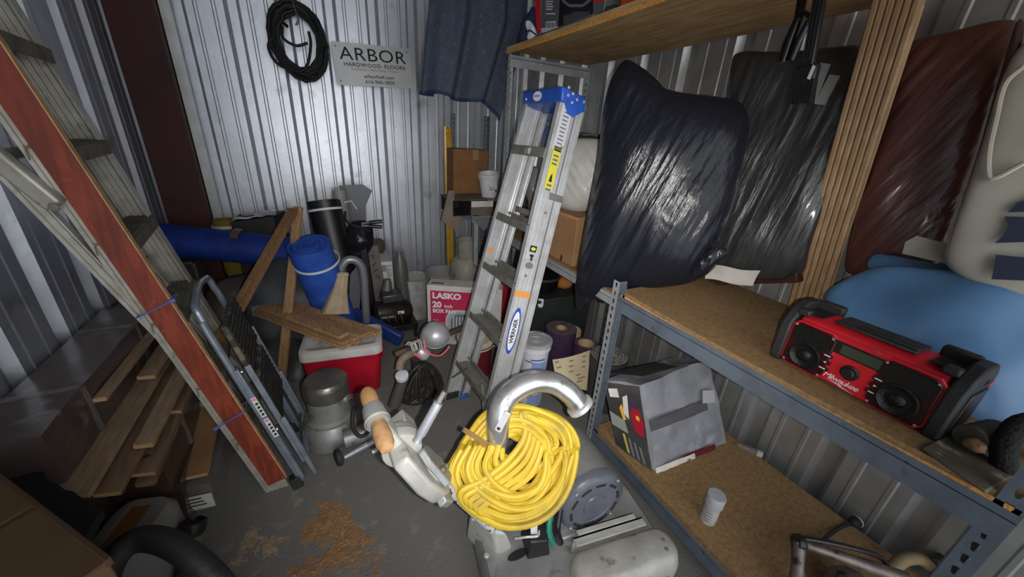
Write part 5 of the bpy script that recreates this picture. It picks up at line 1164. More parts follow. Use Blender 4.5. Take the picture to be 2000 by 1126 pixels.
for k in range(5): plate('print_line', P(1862+12*k, 514+2.2*k, x=1.544), -Y3, Z3, .0006, rect(.02, .012), mat('faint_print', (128, 122, 110), .8), t)
# white paper roll tag
t = thing('paper_tag', P(1430, 555, x=1.50), 'curled white paper sheet at the foot of the charcoal bundle', 'paper')
a, b = P(1386, 518, x=1.50), P(1482, 530, x=1.50)
MB().sheet(lambda u, v: a.lerp(b, u)+V((.010-.05*math.sin(PI*.6*v)*.35, 0, -.062*v+.004*math.sin(7*u))), 12, 8, .0015).build('sheet', PAPER, t, smooth=80)
# ridged tan board: laths strapped in a row
LATH = mat('tan_lath', (186, 154, 118), .65, 0, .12, 70, (172, 140, 104), 8, .3, .7, grain=((160, 128, 94), 7, (12, 12, 2)))
LATHL = mat('tan_lath_edge', (198, 166, 128), .7, 0, .1, 70)
bd = thing('ridged_board', (1.7, .66, .912), 'tall tan board of ridged laths between the charcoal and burgundy bundles', 'board')
lb0, rb0 = P(1543, 594, x=1.69), P(1632, 555, x=1.69); lb0.z = rb0.z = .914
lt0, rt0 = P(1706, 10, x=1.56), P(1802, 10, x=1.56)
for k in range(6):
    u0, u1 = k/6, (k+.94)/6
    a = lb0.lerp(rb0, (u0+u1)/2); b = lt0.lerp(rt0, (u0+u1)/2); b = b+(b-a)*.02
    ww = (rb0-lb0).length/6*.9; wt = (rt0-lt0).length/6*.9
    mb = MB(); mb.sweep([(-ww/2, -.014), (-ww*.3, -.017), (ww*.3, -.017), (ww/2, -.014), (ww/2, .014), (-ww/2, .014)], a, b, -Y3, p1scale=wt/ww); mb.build('lath', LATH if k % 3 else mat('tan_lath_dark', (172, 140, 104), .65, 0, .12, 70, (158, 126, 90), 8, .3, .7), bd, bevel=.0012)
mb = MB(); mb.hexa([lb0+V((.006, 0, 0)), rb0+V((.006, 0, 0)), rb0+V((.012, 0, 0)), lb0+V((.012, 0, 0)), lt0+V((.006, 0, 0)), rt0+V((.006, 0, 0)), rt0+V((.012, 0, 0)), lt0+V((.012, 0, 0))]); mb.build('backing', LATHL, bd)

# ------------------------------------------------------------------ the red jobsite radio
RRED = mat('radio_red_plastic', (200, 30, 44), .4, 0, .06, 90, (176, 26, 38), 9, rgb3=(150, 84, 76), v3=(.64, .76, 20))
RBLK = mat('radio_black_rubber', (34, 34, 36), .55, 0, .15, 110, (46, 45, 44), 14)
GRL = mat('speaker_black', (16, 16, 18), .35, 0, .3, 220)
ra = P(1507, 695, z=.912); rb = P(1822, 862, z=.912); rx = (rb-ra); RLn = rx.length; rx.normalize(); ry = V((-rx.y, rx.x, 0))
RF = Fr(ra, rx, ry); RH, RD = .192, .125
rd = thing('jobsite_radio', RF(RLn/2, RD/2, 0), 'red and black jobsite radio lettered Milwaukee on the board shelf', 'radio')
body = [(0.004, .012), (-.0, .128), (.016, .154), (.045, .166), (.105, .166), (.122, .145), (.125, .02), (.11, .008), (.02, .006)]
MB().prism([(d, h) for d, h in body], RF(.03, 0, 0), ry, Z3, rx*(RLn-.06)).build('housing', RRED, rd, bevel=.005)
for s_, x0 in ((0, 0.0), (1, RLn)):
    sg_ = 1 if s_ == 0 else -1
    fm = MB()   # roll-bar frame at each end with the grab opening at the top
    prof = [(-.006, .0), (-.012, .02), (-.012, .13), (.012, .168), (.045, RH), (.105, RH), (.130, .165), (.134, .02), (.125, 0)]
    fm.prism(prof, RF(x0-sg_*.006, 0, 0), ry, Z3, rx*sg_*.03); e_ = fm.build('end_frame', RBLK, rd, bevel=.006)
    fm = MB(RF); xa, xb = sorted((x0+sg_*.02, x0+sg_*.085))
    fm.box((xa, .098, .158), (xb, .124, RH)); fm.box((xa, .030, .136), (xa+.018 if s_ else xa+.022, .110, RH)) if False else None
    fm.build('grab_bar', RBLK, rd, bevel=.006)
    fm = MB(RF); xa, xb = sorted((x0+sg_*.024, x0+sg_*.075)); fm.box((xa, .020, .1665), (xb, .096, .1685)); fm.build('grab_recess', mat('recess_black', (12, 12, 13), .8), rd)
    fm = MB(RF); xa, xb = sorted((x0+sg_*.020, x0+sg_*.05)); fm.box((xa, .004, .160), (xb, .030, .180)); fm.build('front_bar', RBLK, rd, bevel=.005)
    # red bezel and dark speaker panel with a cone
    cx_s = x0+sg_*.082
    o = RF(cx_s, -.006, .078); fu = (Z3*1.0+ry*-.0).normalized()
    octo = lambda w2, h2, c: [(-w2+c, -h2), (w2-c, -h2), (w2, -h2+c), (w2, h2-c), (w2-c, h2), (-w2+c, h2), (-w2, h2-c), (-w2, -h2+c)]
    MB().prism(octo(.060, .072, .016), o+ry*.002, rx, Z3, ry*.012).build('speaker_bezel', RRED, rd, bevel=.003)
    sp = MB(); sp.prism(octo(.054, .066, .014), o-ry*.002, rx, Z3, ry*.006); spk = sp.build('speaker_panel', mat('translucent_dark_red', (48, 10, 14), .35, 0, .2, 200), rd, bevel=.002)
    oo = o-ry*.0025
    MB().prism(octo(.046, .024, .008), oo+Z3*.036, rx, Z3, ry*-.0018).build('upper_grille', GRL, spk)
    MB().lathe([(.041, 0), (.041, .004), (.036, .005), (.033, .002), (.018, -.0015), (.016, .003), (.012, .006), (0, .007)], oo-Z3*.022, -ry, 30).build('cone', GRL, spk)
    for dx, dz in ((-.046, .058), (.046, .058), (-.046, -.058), (.046, -.058)):
        MB().lathe([(.003, 0), (.003, .002), (0, .0025)], o-ry*.002+rx*dx+Z3*dz, -ry, 8).build('screw', STEEL_G, spk)
# end face details on the near end
mb = MB(RF); mb.box((RLn+.004, .02, .03), (RLn+.010, .11, .13)); mb.build('end_pad', mat('radio_end_pad', (26, 26, 28), .4), rd, bevel=.005)
plate('end_mark', RF(RLn+.0104, .085, .148), ry, Z3, .001, [(-.012, -.006), (.012, -.004), (.014, .006), (-.008, .008)], RRED, rd)
fc = lambda x, z, o=0: RF(x, -.0, z)-ry*(.001+o)
cxm = RLn*.5
FP = MB(); FP.prism([(-.085, -.068), (.085, -.068), (.085, .06), (.078, .072), (-.078, .072), (-.085, .06)], RF(cxm, .0045, .078), rx, Z3, ry*-.008); fpn = FP.build('control_panel', RRED, rd, bevel=.004)
f0 = lambda x, z, o=0: RF(cxm+x, -.0036-o, .080+z*1.2)
plate('display_frame', f0(.004, .033), rx, Z3, .002, rect(.118, .036), BLACKP, rd, bevel=.001)
plate('display', f0(.008, .033, .0022), rx, Z3, .0008, rect(.086, .026), mat('lcd_olive', (62, 70, 54), .25), rd)
for x in (-.055, .058):
    for k in range(3):
        bt = plate('button', f0(x+.0015*k*(1 if x < 0 else -1), .004-.0165*k), rx, Z3, .004, [(-.0125, -.005), (.011, -.0055), (.0125, .004), (-.011, .0055)], BLACKP, rd, bevel=.0008)
        if k == 1: plate('arrow', f0(x, .004-.0165, .0042), rx, Z3, .0005, [(-.003*(1 if x > 0 else -1), -.003), (.004*(1 if x > 0 else -1), 0), (-.003*(1 if x > 0 else -1), .003)][::(1 if x > 0 else -1)], WHITEINK, bt)
        else: plate('button_print', f0(x, .004-.0165*k, .0042), rx, Z3, .0005, rect(.015, .003), WHITEINK, bt)
MB().lathe([(.0205, 0), (.0205, .004), (.017, .006), (.015, .006), (.0145, .014), (.012, .016), (0, .016)], f0(.002, -.012), -ry, 26).build('dial', BLACKP, rd)
text('Milwaukee', f0(-.008, -.040, .0), rx, Z3, .022, WHITEINK, rd, shear=.25, space=.85)
plate('bolt_mark', f0(-.006, -.052), rx, Z3, .0006, [(-.035, .004), (.004, .002), (-.002, -.002), (.036, -.004), (.0, -.0025+.002), (.005, .0045)], WHITEINK, rd)
mb = MB(RF); mb.box((.10, .030, .165), (RLn-.10, .112, .174)); tp = mb.build('top_cover', mat('dusty_black_cover', (56, 54, 50), .6, 0, .15, 70, (44, 43, 41), 12), rd, bevel=.004)
mb = MB(RF); mb.box((.15, .034, .174), (.27, .052, .181)); mb.build('latch', RBLK, tp, bevel=.003)

# ------------------------------------------------------------------ small things along the board shelf
DUSTY = mat('dusty_olive_plastic', (92, 86, 70), .7, 0, .2, 60, (76, 70, 56), 9, rgb3=(140, 132, 116), v3=(.62, .70, 26))
tq = [P(*q, z=.918) for q in ((1800, 878), (1905, 828), (1975, 850), (1990, 960))]
t = thing('dusty_tray', tq[0], 'dusty olive tray holding a pale lump at the right of the radio', 'tray')
mb = MB(); mb.hexa([P(1800, 880, z=.914), P(1925, 965, z=.914), P(1992, 925, z=.914), P(1875, 842, z=.914), P(1798, 874, z=.926), P(1925, 960, z=.926), P(1995, 920, z=.926), P(1875, 836, z=.926)]); mb.build('tray', DUSTY, t, bevel=.003)
MB().tube([P(1893, 856, z=.952), P(1945, 845, z=.955)], [.028, .030], 18).build('cylinder', DUSTY, t)
MB().blob(P(1905, 868, z=.948), (.020, .018, .014), 14, 8, fn=lambda d: 1+.25*nz3(d*2, 1, 4)).build('lump', mat('pale_lump', (176, 136, 104), .8, 0, .3, 60, (128, 98, 72), 20), t)
rc = P(2016, 893, z=.95); t = thing('black_ring', rc, 'black bristly ring standing at the right end of the board shelf', 'ring')
MB().tube([rc+CR*.060*math.cos(a)+CU*.075*math.sin(a) for a in [2*PI*i/30 for i in range(30)]], .019, 12, closed=True).build('ring', mat('black_bristle', (16, 16, 17), .8, 0, .8, 160), t)
# ------------------------------------------------------------------ lower deck
A, B, C_ = P(1278, 922, z=.158), P(1430, 864, z=.158), P(1206, 868, z=.158)
B = A+(B-A)*.94; D_ = C_+(B-A)
TA, TB, TC = P(1252, 750, z=.50), P(1384, 702, z=.49), P(1182, 742, z=.45); TD = TC+(TB-TA)
def crumple(name, c8, m, parent, amp, sc, seed, n=10):
    """a box of 8 corners, subdivided and dented"""
    def tri(u, v, w_): 
        b = (c8[0]*(1-u)+c8[1]*u)*(1-v)+(c8[3]*(1-u)+c8[2]*u)*v
        t_ = (c8[4]*(1-u)+c8[5]*u)*(1-v)+(c8[7]*(1-u)+c8[6]*u)*v
        return b*(1-w_)+t_*w_
    idx = {}; mb = MB(); fs = []
    def vid(i, j, k):
        if (i, j, k) not in idx:
            p = tri(i/n, j/n, k/n); d = V((nz3(p, sc, seed), nz3(p, sc, seed+5), nz3(p, sc, seed+11)))*amp
            d.z *= min(1, k/3); mb.v.append(p+d); idx[(i, j, k)] = len(mb.v)-1
        return idx[(i, j, k)]
    for a in range(n):
        for b in range(n):
            for k in (0, n):
                mb.f.append([vid(a, b, k), vid(a+1, b, k), vid(a+1, b+1, k), vid(a, b+1, k)])
                mb.f.append([vid(a, k, b), vid(a+1, k, b), vid(a+1, k, b+1), vid(a, k, b+1)])
                mb.f.append([vid(k, a, b), vid(k, a+1, b), vid(k, a+1, b+1), vid(k, a, b+1)])
    return mb.build(name, m, parent, smooth=40)
vb = thing('battered_carton', A.lerp(D_, .5), 'battered dark printed carton under silvery tape on the lower shelf', 'carton')
SILV = mat('silver_grey_carton', (144, 145, 151), .24, .15, .6, 12, (122, 123, 130), 7, rgb3=(164, 164, 168), v3=(.58, .7, 9), coat=.3)
crumple('carton_body', [A, B, D_, C_, TA, TB, TD, TC], SILV, vb, .018, 9, 3, 12)
nL = (C_-A).cross(TA-A).normalized()
if nL.dot(EYE-A) < 0: nL = -nL
nFr = (B-A).cross(TA-A).normalized()
if nFr.dot(EYE-A) < 0: nFr = -nFr
def onL(u, v): return (A*(1-u)+C_*u)*(1-v)+(TA*(1-u)+TC*u)*v
def onF(u, v): return (A*(1-u)+B*u)*(1-v)+(TA*(1-u)+TB*u)*v
def patch(name, fn, q, nrm, off, m, th=.002):
    pts = [fn(*k)+nrm*off for k in q]; n = len(pts)
    mb = MB(); mb.add(pts+[k-nrm*th for k in pts], [tuple(range(n)), tuple(range(n, 2*n))[::-1]]+[(i, n+i, n+(i+1) % n, (i+1) % n) for i in range(n)])
    return mb.build(name, m, vb)
def warped(name, fn, u0, u1, v0, v1, nrm, off, m, n=8):
    return MB().sheet(lambda u, v: fn(u0+(u1-u0)*u, v0+(v1-v0)*v)+nrm*(off+.006*nz3((u*3, v*4, 1), 1, 2)), n, n, .003).build(name, m, vb, smooth=50)
warped('printed_side', onL, .02, .99, .02, .98, nL, .012, mat('dark_printed_card', (52, 50, 50), .5, 0, .1, 50, (66, 64, 62), 10))
patch('white_label', onL, [(.86, .78), (.60, .80), (.62, .92), (.88, .90)], nL, .0215, PAPER)
patch('red_cleaner_print', onL, [(.08, .38), (.30, .42), (.36, .60), (.26, .74), (.10, .70), (.02, .55)], nL, .0215, mat('crimson_print', (150, 20, 40), .5))
patch('purple_print', onL, [(.12, .70), (.34, .72), (.36, .86), (.14, .84)], nL, .0225, mat('plum_print', (58, 40, 66), .5))
patch('yellow_print', onL, [(.58, .50), (.50, .52), (.56, .72), (.64, .66)], nL, .0225, mat('amber_print', (210, 160, 60), .5))
patch('white_print', onL, [(.42, .54), (.36, .86), (.50, .82), (.54, .60)], nL, .0215, PAPER)
patch('yellow_dot', onL, [(.20, .58), (.12, .57), (.12, .62), (.20, .63)], nL, .024, mat('amber_print', (210, 160, 60), .5))
patch('torn_sticker', onL, [(.95, .36), (.50, .34), (.55, .50), (.96, .56)], nL, .0225, mat('grey_green_sticker', (134, 140, 130), .5, 0, .1, 60))
for k in range(4): patch('print_bar', onL, [(.62-.14*k, .06), (.56-.14*k, .06), (.62-.14*k, .30-.02*k), (.68-.14*k, .30-.02*k)], nL, .0215, mat('lime_yellow_print', (180, 170, 60), .5) if k == 0 else GREYINK)
warped('dark_tape', onF, .02, .80, .46, .58, nFr, .014, mat('dark_shiny_tape', (78, 78, 82), .22), 8)
patch('pale_sticker', onF, [(.72, .56), (.90, .52), (.92, .66), (.76, .70)], nFr, .022, mat('pale_sticker', (170, 172, 176), .5))
warped('red_corner', onF, .35, .80, .0, .07, nFr, .010, mat('dark_crimson_card', (88, 22, 30), .5), 6)
warped('torn_edge', onF, .0, .5, -.02, .06, nFr, .014, PAPER, 6)
patch('flap', lambda u, v: V((TC+(TA-TC)*u))+(TD-TC)*v+Z3*.03*(1-v), [(0, 0), (1, .0), (1, .5), (0.2, .6)], Z3, .014, mat('dark_printed_card', (52, 50, 50), .5))
cnb = P(1381, 1016, z=.157); t = thing('dusty_canister', cnb, 'small dusty white canister with a screw cap on the lower shelf', 'canister')
MB().lathe([(.026, 0), (.0285, .003), (.0285, .094), (.027, .098)], cnb, Z3, 28).build('body', mat('dusty_label_white', (160, 158, 152), .6, 0, .1, 70, (140, 138, 132), 20), t)
MB().lathe([(.032, .094), (.033, .098), (.033, .140), (.031, .145), (.0, .146)], cnb, Z3, 28).build('cap', mat('pale_grey_cap', (156, 158, 162), .5), t)
MB().lathe([(.0334, .102), (.0338, .105), (.0334, .108)], cnb, Z3, 28, cap=False).build('cap_ring', mat('pale_grey_cap', (156, 158, 162), .5), t)
vd = (EYE-cnb); vd.z = 0; vd.normalize(); sdv = V((-vd.y, vd.x, 0))
for k in range(4): 
    c = [(cnb+vd*(.0290*math.cos(a))+sdv*(.0290*math.sin(a))+Z3*(.066-.014*k)) for a in (-.5, -.2, .1, .4)]
    mb = MB(); mb.add(c+[q+Z3*.004 for q in c], [(i, i+1, 5+i, 4+i) for i in range(3)]); mb.build('label_line', GREYINK, t)
pb = P(1440, 868, z=.175); pe = P(1488, 888, z=.17); t = thing('clear_tube', pb, 'clear dusty plastic tube lying behind the battered carton', 'tube')
MB().tube([pb, pb.lerp(pe, .15), pb.lerp(pe, .8), pe], [.008, .016, .017, .015], 14).build('tube', DUSTFILM, t); MB().tube([pb.lerp(pe, .78), pe], .0175, 14).build('end_cap', mat('pale_grey_cap', (156, 158, 162), .5), t)
# power tool with a cord
tl = thing('power_tool', P(1650, 1110, z=.16), 'grimy metal power tool with black cord at the front of the lower shelf', 'power tool')
GRIM = mat('grimy_tool_metal', (122, 114, 106), .4, .4, .25, 40, (88, 80, 74), 12, rgb3=(52, 46, 42), v3=(.58, .66, 24))
k0, k1, k2 = P(1560, 1058, z=.30), P(1556, 1150, z=.20), P(1770, 1130, z=.28)
MB().tube([k0, k0.lerp(k1, .5), k1], [.020, .018, .024], 12).build('arm', GRIM, tl)
MB().tube([k0, k0.lerp(k2, .3), k0.lerp(k2, .7), k2], [.016, .015, .020, .022], 12).build('rail', GRIM, tl)
MB().lathe([(.0, -.012), (.022, -.012), (.026, 0), (.022, .014), (0, .016)], k0, (CR-CU*.3), 16).build('pivot', BLACKP, tl)
MB().blob(P(1660, 1150, z=.22), (.075, .065, .05), 20, 12).build('motor', GRIM, tl)
MB().tube(spline([P(1558, 1048, z=.31), P(1600, 1055, z=.315), P(1660, 1068, z=.31), P(1715, 1085, z=.29), P(1735, 1110, z=.26), P(1738, 1140, z=.22)], 6), .008, 8).build('cord', BLACKP, tl)
MB().tube(spline([P(1590, 1065, z=.29), P(1640, 1090, z=.285), P(1690, 1105, z=.28), P(1740, 1122, z=.26)], 6), .010, 8).build('cord', BLACKP, tl)
cp = spline([P(1604, 1058, z=.24), P(1618, 1045, z=.19), P(1640, 1030, z=.172), P(1660, 1022, z=.172)], 6)
MB().tube(cp, .007, 8).build('cord', BLACKP, tl)
pg = P(1666, 1020, z=.176); pv = (cp[-1]-cp[-2]).normalized()
MB().lathe([(.009, -.012), (.018, .0), (.021, .014), (.0205, .024), (0, .025)], pg, pv, 16).build('plug', RUBBER, tl); MB().lathe([(.0215, .020), (.022, .022), (.0215, .025), (0, .0255)], pg, pv, 16).build('plug_face', PAPER, tl)
for s_ in (-1, 1): MB().bar(pg+pv*.024+pv.cross(Z3)*.006*s_, pg+pv*.040+pv.cross(Z3)*.006*s_, .006, .0018, Z3).build('prong', ALU_DARK, tl)
t = thing('black_case', P(1840, 1110, z=.16), 'black plastic case corner by the near shelf post on the lower deck', 'case')
mb = MB(); mb.hexa([P(1822, 1140, z=.16), P(1900, 1180, z=.16), P(1935, 1150, z=.16), P(1850, 1110, z=.16), P(1818, 1088, z=.25), P(1905, 1120, z=.25), P(1945, 1095, z=.25), P(1850, 1062, z=.25)]); mb.build('case_body', BLACKP, t, bevel=.006)
MB().tube(spline([P(1742, 1110, z=.2), P(1765, 1092, z=.235), P(1795, 1090, z=.235), P(1815, 1104, z=.21)], 6), .020, 12).build('tan_hose', mat('tan_hose', (124, 106, 78), .7, 0, .3, 60), tl)

# ------------------------------------------------------------------ on and under the upper deck
tb0 = P(1056, 62, x=1.16); zt0 = ZTOP+.035
pk_ = thing('pink_slab', (1.3, 1.8, ZTOP), 'flat grey-brown pack under the printed carton on the top deck', 'pack')
mb = MB(); mb.box((1.13, 1.52, ZTOP), (1.50, 2.03, zt0)); mb.build('pack', mat('grey_brown_pack', (96, 86, 82), .7, 0, .15, 50), pk_, bevel=.006)
yb0, yb1 = P(1056, 62, x=1.15).y, P(1176, 58, x=1.15).y
bxp = thing('printed_carton', (1.3, 1.7, zt0), 'red, grey and black printed carton with barcode on the top deck', 'carton')
ya, yb_ = yb0, P(1178, 30, x=1.15).y
mb = MB(); mb.box((1.15, yb_, zt0), (1.45, ya, zt0+.36)); mb.build('carton_body', mat('grey_printed_carton', (96, 96, 100), .45, 0, .05, 50, (84, 84, 88), 8), bxp, bevel=.003)
def tpx(name, q, m, off=.001):
    pts = [P(*k, x=1.15-off) for k in q]; n = len(pts); mb = MB(); mb.add(pts+[k+V((.0008, 0, 0)) for k in pts], [tuple(range(n)), tuple(range(n, 2*n))[::-1]]+[(i, n+i, n+(i+1) % n, (i+1) % n) for i in range(n)]); return mb.build(name, m, bxp)
tpx('red_edge', [(1042, -30), (1054, -30), (1057, 62), (1049, 66)], mat('bright_red_print', (206, 34, 40), .5))
tpx('white_base', [(1057, 55), (1115, 48), (1112, 60), (1057, 64)], WHITEP)
tpx('black_picture', [(1095, -30), (1158, -30), (1158, 48), (1090, 56)], mat('black_picture_print', (22, 20, 22), .35), .0012)
tpx('grey_picture', [(1102, 25), (1125, 16), (1152, 20), (1150, 42), (1120, 52), (1100, 48)], mat('grey_picture_print', (74, 74, 76), .4), .002)
tpx('picture_ring', [(1098, -4), (1112, 8), (1138, 8), (1154, -6), (1154, 2), (1138, 14), (1112, 14), (1098, 4)], GREYINK, .0025)
tpx('picture_ring', [(1100, 26), (1122, 17), (1150, 19), (1150, 23), (1124, 22), (1104, 31)], BLACKINK, .0028)
tpx('red_tab', [(1158, -10), (1180, -10), (1180, 3), (1158, 4)], mat('bright_red_print', (206, 34, 40), .5), .0015)
bcp = tpx('barcode', [(1066, 42), (1085, 41), (1085, 57), (1066, 59)], WHITEP, .0015)
for k in range(5): tpx('barcode_line', [(1068+3.4*k, 44), (1069.4+3.4*k, 44), (1069.4+3.4*k, 54), (1068+3.4*k, 54)], BLACKINK, .0022)
for k in range(4): tpx('print_line', [(1066, 2+5*k), (1080-2*(k % 2), 2+5*k), (1080-2*(k % 2), 4+5*k), (1066, 4+5*k)], WHITEINK, .0015)
tpx('print_line', [(1066, 26), (1084, 26), (1084, 28), (1066, 28)], WHITEINK, .0015)
t = thing('striped_cloth', (1.2, 2.1, ZTOP), 'crumpled navy and white cloth between blanket and printed carton', 'cloth')
MB().pillow([(1010, 85), (1020, 50), (1030, 25), (1045, 15), (1050, 60), (1040, 82), (1020, 92)], (1.16, 2.16, 2.0), (-.9, -.4, 0), .03, .06, 10, 2.2, wrinkle(18, .02, 3)).build('navy_cloth', BLKE, t, smooth=80)
MB().pillow([(1026, 44), (1034, 40), (1046, 58), (1048, 86), (1033, 82), (1030, 62)], (1.12, 2.15, 2.0), (-.9, -.4, 0), .008, .02, 10, 6, wrinkle(26, .016, 6)).build('white_cloth', WHITEP, t, smooth=80)
MB().tube(spline([P(1027, 62, x=1.105), P(1036, 60, x=1.10), P(1047, 68, x=1.105)], 4), .004, 6).build('navy_stripe', BLKE, t)
t = thing('orange_case', (1.3, 1.25, ZTOP), 'orange-red case on the top deck right of the printed carton', 'case')
y0, y1 = P(1208, 20, x=1.16).y, P(1310, -5, x=1.16).y
z1_ = P(1208, 19, x=1.16).z
mb = MB(); mb.box((1.16, y1-.05, ZTOP+.002), (1.5, y0, z1_+.25)); mb.build('case_body', mat('orange_red_shell', (186, 74, 44), .55, 0, .15, 50, (164, 58, 34), 10), t, bevel=.008)
t = thing('dark_pouch', P(1195, 33, x=1.15), 'dark pouch squeezed between printed carton and orange case', 'pouch')
c = P(1195, 28, x=1.2); MB().blob((c.x, c.y, ZTOP+.03), (.05, .055, .035), 16, 10, fn=lambda d: 1+.12*nz3(d*2, 1, 2)).build('pouch', mat('dark_grey_cloth', (48, 46, 46), .9), t)
# brush and black tool hanging in front of the wrapped blankets
BX = 1.28
def hp(x, y, d=0): return P(x, y, x=BX+d)
t = thing('hanging_brush', hp(1562, 200), 'black bench brush hanging from the top deck before the charcoal bundle', 'brush')
MB().bar(hp(1608, -40), hp(1578, 130), .030, .018, -Y3).build('handle', BLACKP, t, bevel=.004)
for k in (-1, 0, 1): MB().bar(hp(1606, -40)-X3*.010+Y3*-.008*k, hp(1578, 120)-X3*.010+Y3*-.008*k, .003, .004, -Y3).build('handle_rib', RUBBER, t)
MB().bar(hp(1580, 128), hp(1572, 160), .055, .026, -Y3).build('block', BLACKP, t, bevel=.005)
rnd = random.Random(5); mb = MB()
a, b = hp(1573, 156), hp(1563, 202); dn_ = (b-a)
for i in range(9):
    for j in range(4):
        s0 = a+Y3*(.024-.006*i)+X3*(.010-.0065*j); e = s0+dn_*rnd.uniform(.92, 1.05)+Y3*(.004-.001*i)*1.2
        mb.tube([s0, e], [.0034, .0024], 5)
tag(mb.build('bristles', mat('black_bristle', (16, 16, 17), .8), t), kind='stuff')
plate('brush_tag', hp(1585, 140, -.016), -Y3, Z3, .0008, [(-.006, -.016), (.003, -.02), (.006, .012), (-.002, .018)], PAPER, t)
t = thing('black_gun', hp(1535, 120), 'glossy black handled tool hanging left of the bench brush', 'tool')
GLB = mat('glossy_black', (14, 14, 15), .18)
MB().tube([hp(1572, -30, .02), hp(1560, 35, .02), hp(1540, 85, .02), hp(1528, 122, .02)], [.014, .012, .016, .013], 12).build('grip', GLB, t)
MB().tube([hp(1580, 40, .02), hp(1560, 80, .02), hp(1545, 118, .02)], [.008, .009, .008], 10).build('lever', GLB, t)
MB().tube(spline([hp(1560, 30, .01), hp(1572, 25, .01), hp(1585, 38, .01), hp(1582, 50, .01)], 5), .006, 8).build('hook', GLB, t)

# ------------------------------------------------------------------ the far bay of the shelving
T = Fr((1.13, 1.44, ZB-.002), X3, Y3)
c_ = carton('carton', T, .42, .50, .27, CARD, 'large cardboard carton on the shelf behind the blue-topped stepladder', tape=False)
for y, z in ((.10, .03), (.36, .16)): plate('ink_mark', T(-.0006, y, z), -Y3, Z3, .0006, [(-.012, -.02), (.004, -.03), (.01, .0), (.004, .024), (-.008, .01)], mat('faded_black_ink', (60, 42, 34), .8), c_)
mb = MB(T); mb.box((-.003, .0, .255), (0, .5, .27)); mb.build('lid_edge', mat('pale_card_edge', (170, 128, 84), .85), c_)
WB = mat('translucent_white_bag', (186, 184, 178), .38, 0, .2, 22, (166, 166, 164), 5, rgb3=(176, 150, 140), v3=(.62, .72, 7))
t = thing('white_sack', (1.3, 1.6, ZB+.27), 'white translucent rubbish sack bulging on the large cardboard carton', 'sack')
MB().pillow([(1085, 300), (1110, 275), (1150, 270), (1185, 280), (1195, 330), (1190, 390), (1150, 412), (1100, 408), (1080, 380)], (1.28, 1.58, 1.3), (-.82, -.56, .1), .10, .12, 22, 2.2, streaks((.56, -.82, 0), 1, 4.4, .008, 26, .018, .9), sub=6, cen=(1165, 350)).build('sack_body', WB, t, smooth=80)
MB().pillow([(1026, 350), (1045, 325), (1062, 340), (1064, 375), (1050, 400), (1030, 388)], (1.22, 1.80, 1.2), (-.82, -.56, 0), .05, .06, 12, 2.2, streaks((.56, -.82, 0), 1, 1.4, .007, 30, .012)).build('grey_bag', mat('grey_clear_bag', (116, 114, 112), .3, 0, .2, 26), t, smooth=80)
t = thing('folded_rug', (1.4, 1.6, 1.4), 'dark grey folded cloth on top of the white rubbish sack', 'cloth')
c = P(1148, 268, x=1.40); mb = MB(); MB().sheet(lambda u, v: (1.30+.24*u, c.y-.10+.24*v, c.z-.005+.012*math.sin(5*u+v*3)+.01*math.sin(3*v)), 10, 10, .03).build('cloth', mat('dark_grey_cloth', (48, 46, 46), .9), t, smooth=70)
MB().sheet(lambda u, v: (1.31+.2*u, c.y-.08+.2*v, c.z+.012+.010*math.sin(5*u+v*3)), 8, 8, .02).build('upper_fold', mat('grey_felt', (92, 90, 88), .9), t, smooth=70)
BT = mat('blue_grey_tray', (104, 122, 154), .35, 0, .1, 40, (90, 108, 140), 9)
q = [P(*k, x=1.22) for k in ((1040, 292), (1080, 292), (1092, 206), (1062, 210))]
t = thing('packed_tray', q[0], 'blue-grey clear pack with curved arcs standing between the stepladder rails', 'pack')
mb = MB(); n = 4; mb.add(q+[k+V((.03, 0, 0)) for k in q], [tuple(range(n)), tuple(range(n, 2*n))[::-1]]+[(i, n+i, n+(i+1) % n, (i+1) % n) for i in range(n)]); mb.build('pack_body', BT, t, bevel=.004)
for k in range(4):
    MB().tube(spline([P(1074-3*k+12*math.cos(a)*(.55+.25*k), 268-34*math.sin(a)*(.45+.22*k)*1.1+6, x=1.218) for a in [PI*(.35+.55*i/6) for i in range(7)]], 3), .0028, 6).build('arc', mat('deep_blue_plastic', (54, 84, 140), .4) if k % 2 else mat('pale_arc', (166, 176, 192), .5), t)
mb = MB(); mb.bar(P(1040, 297, x=1.22), P(1088, 299, x=1.22), .012, .05, Z3); mb.build('tray_lip', mat('dark_blue_lip', (40, 46, 64), .5), t, bevel=.002)
# under the far bay
DG = mat('dark_green_bin', (40, 45, 42), .6, 0, .08, 60, (34, 38, 36), 7)
t = thing('dark_bin', (1.45, 2.05, 0), 'large dark green storage bin under the far shelf behind the sandpaper rolls', 'bin')
mb = MB(); mb.taper((1.17, 1.88, 0), (1.70, 2.20, .47), .94); mb.build('tub', DG, t, bevel=.008); mb = MB(); mb.box((1.155, 1.865, .47), (1.71, 2.215, .495)); mb.build('lid', DG, t, bevel=.008)
kc = V((1.33, 2.02, .497)); t = thing('black_kettle', kc, 'glossy black round pot with a steel bolt on the dark green bin', 'pot')
GLB2 = mat('glossy_black_enamel', (16, 16, 18), .14)
MB().lathe([(.06, 0), (.11, .02), (.128, .07), (.130, .11), (.132, .115), (.132, .128), (.128, .132), (.11, .165), (.06, .19), (0, .20)], kc, Z3, 32).build('pot', GLB2, t)
MB().lathe([(.012, 0), (.012, .006), (.006, .010), (0, .010)], kc+V((-.105, -.075, .09)), (-.8, -.6, 0), 12).build('bolt', ALU, t)
MB().lathe([(.131, .112), (.136, .115), (.136, .128), (.131, .131)], kc, Z3, 32, cap=False).build('band', mat('dark_steel', (70, 70, 74), .3, .5), t)
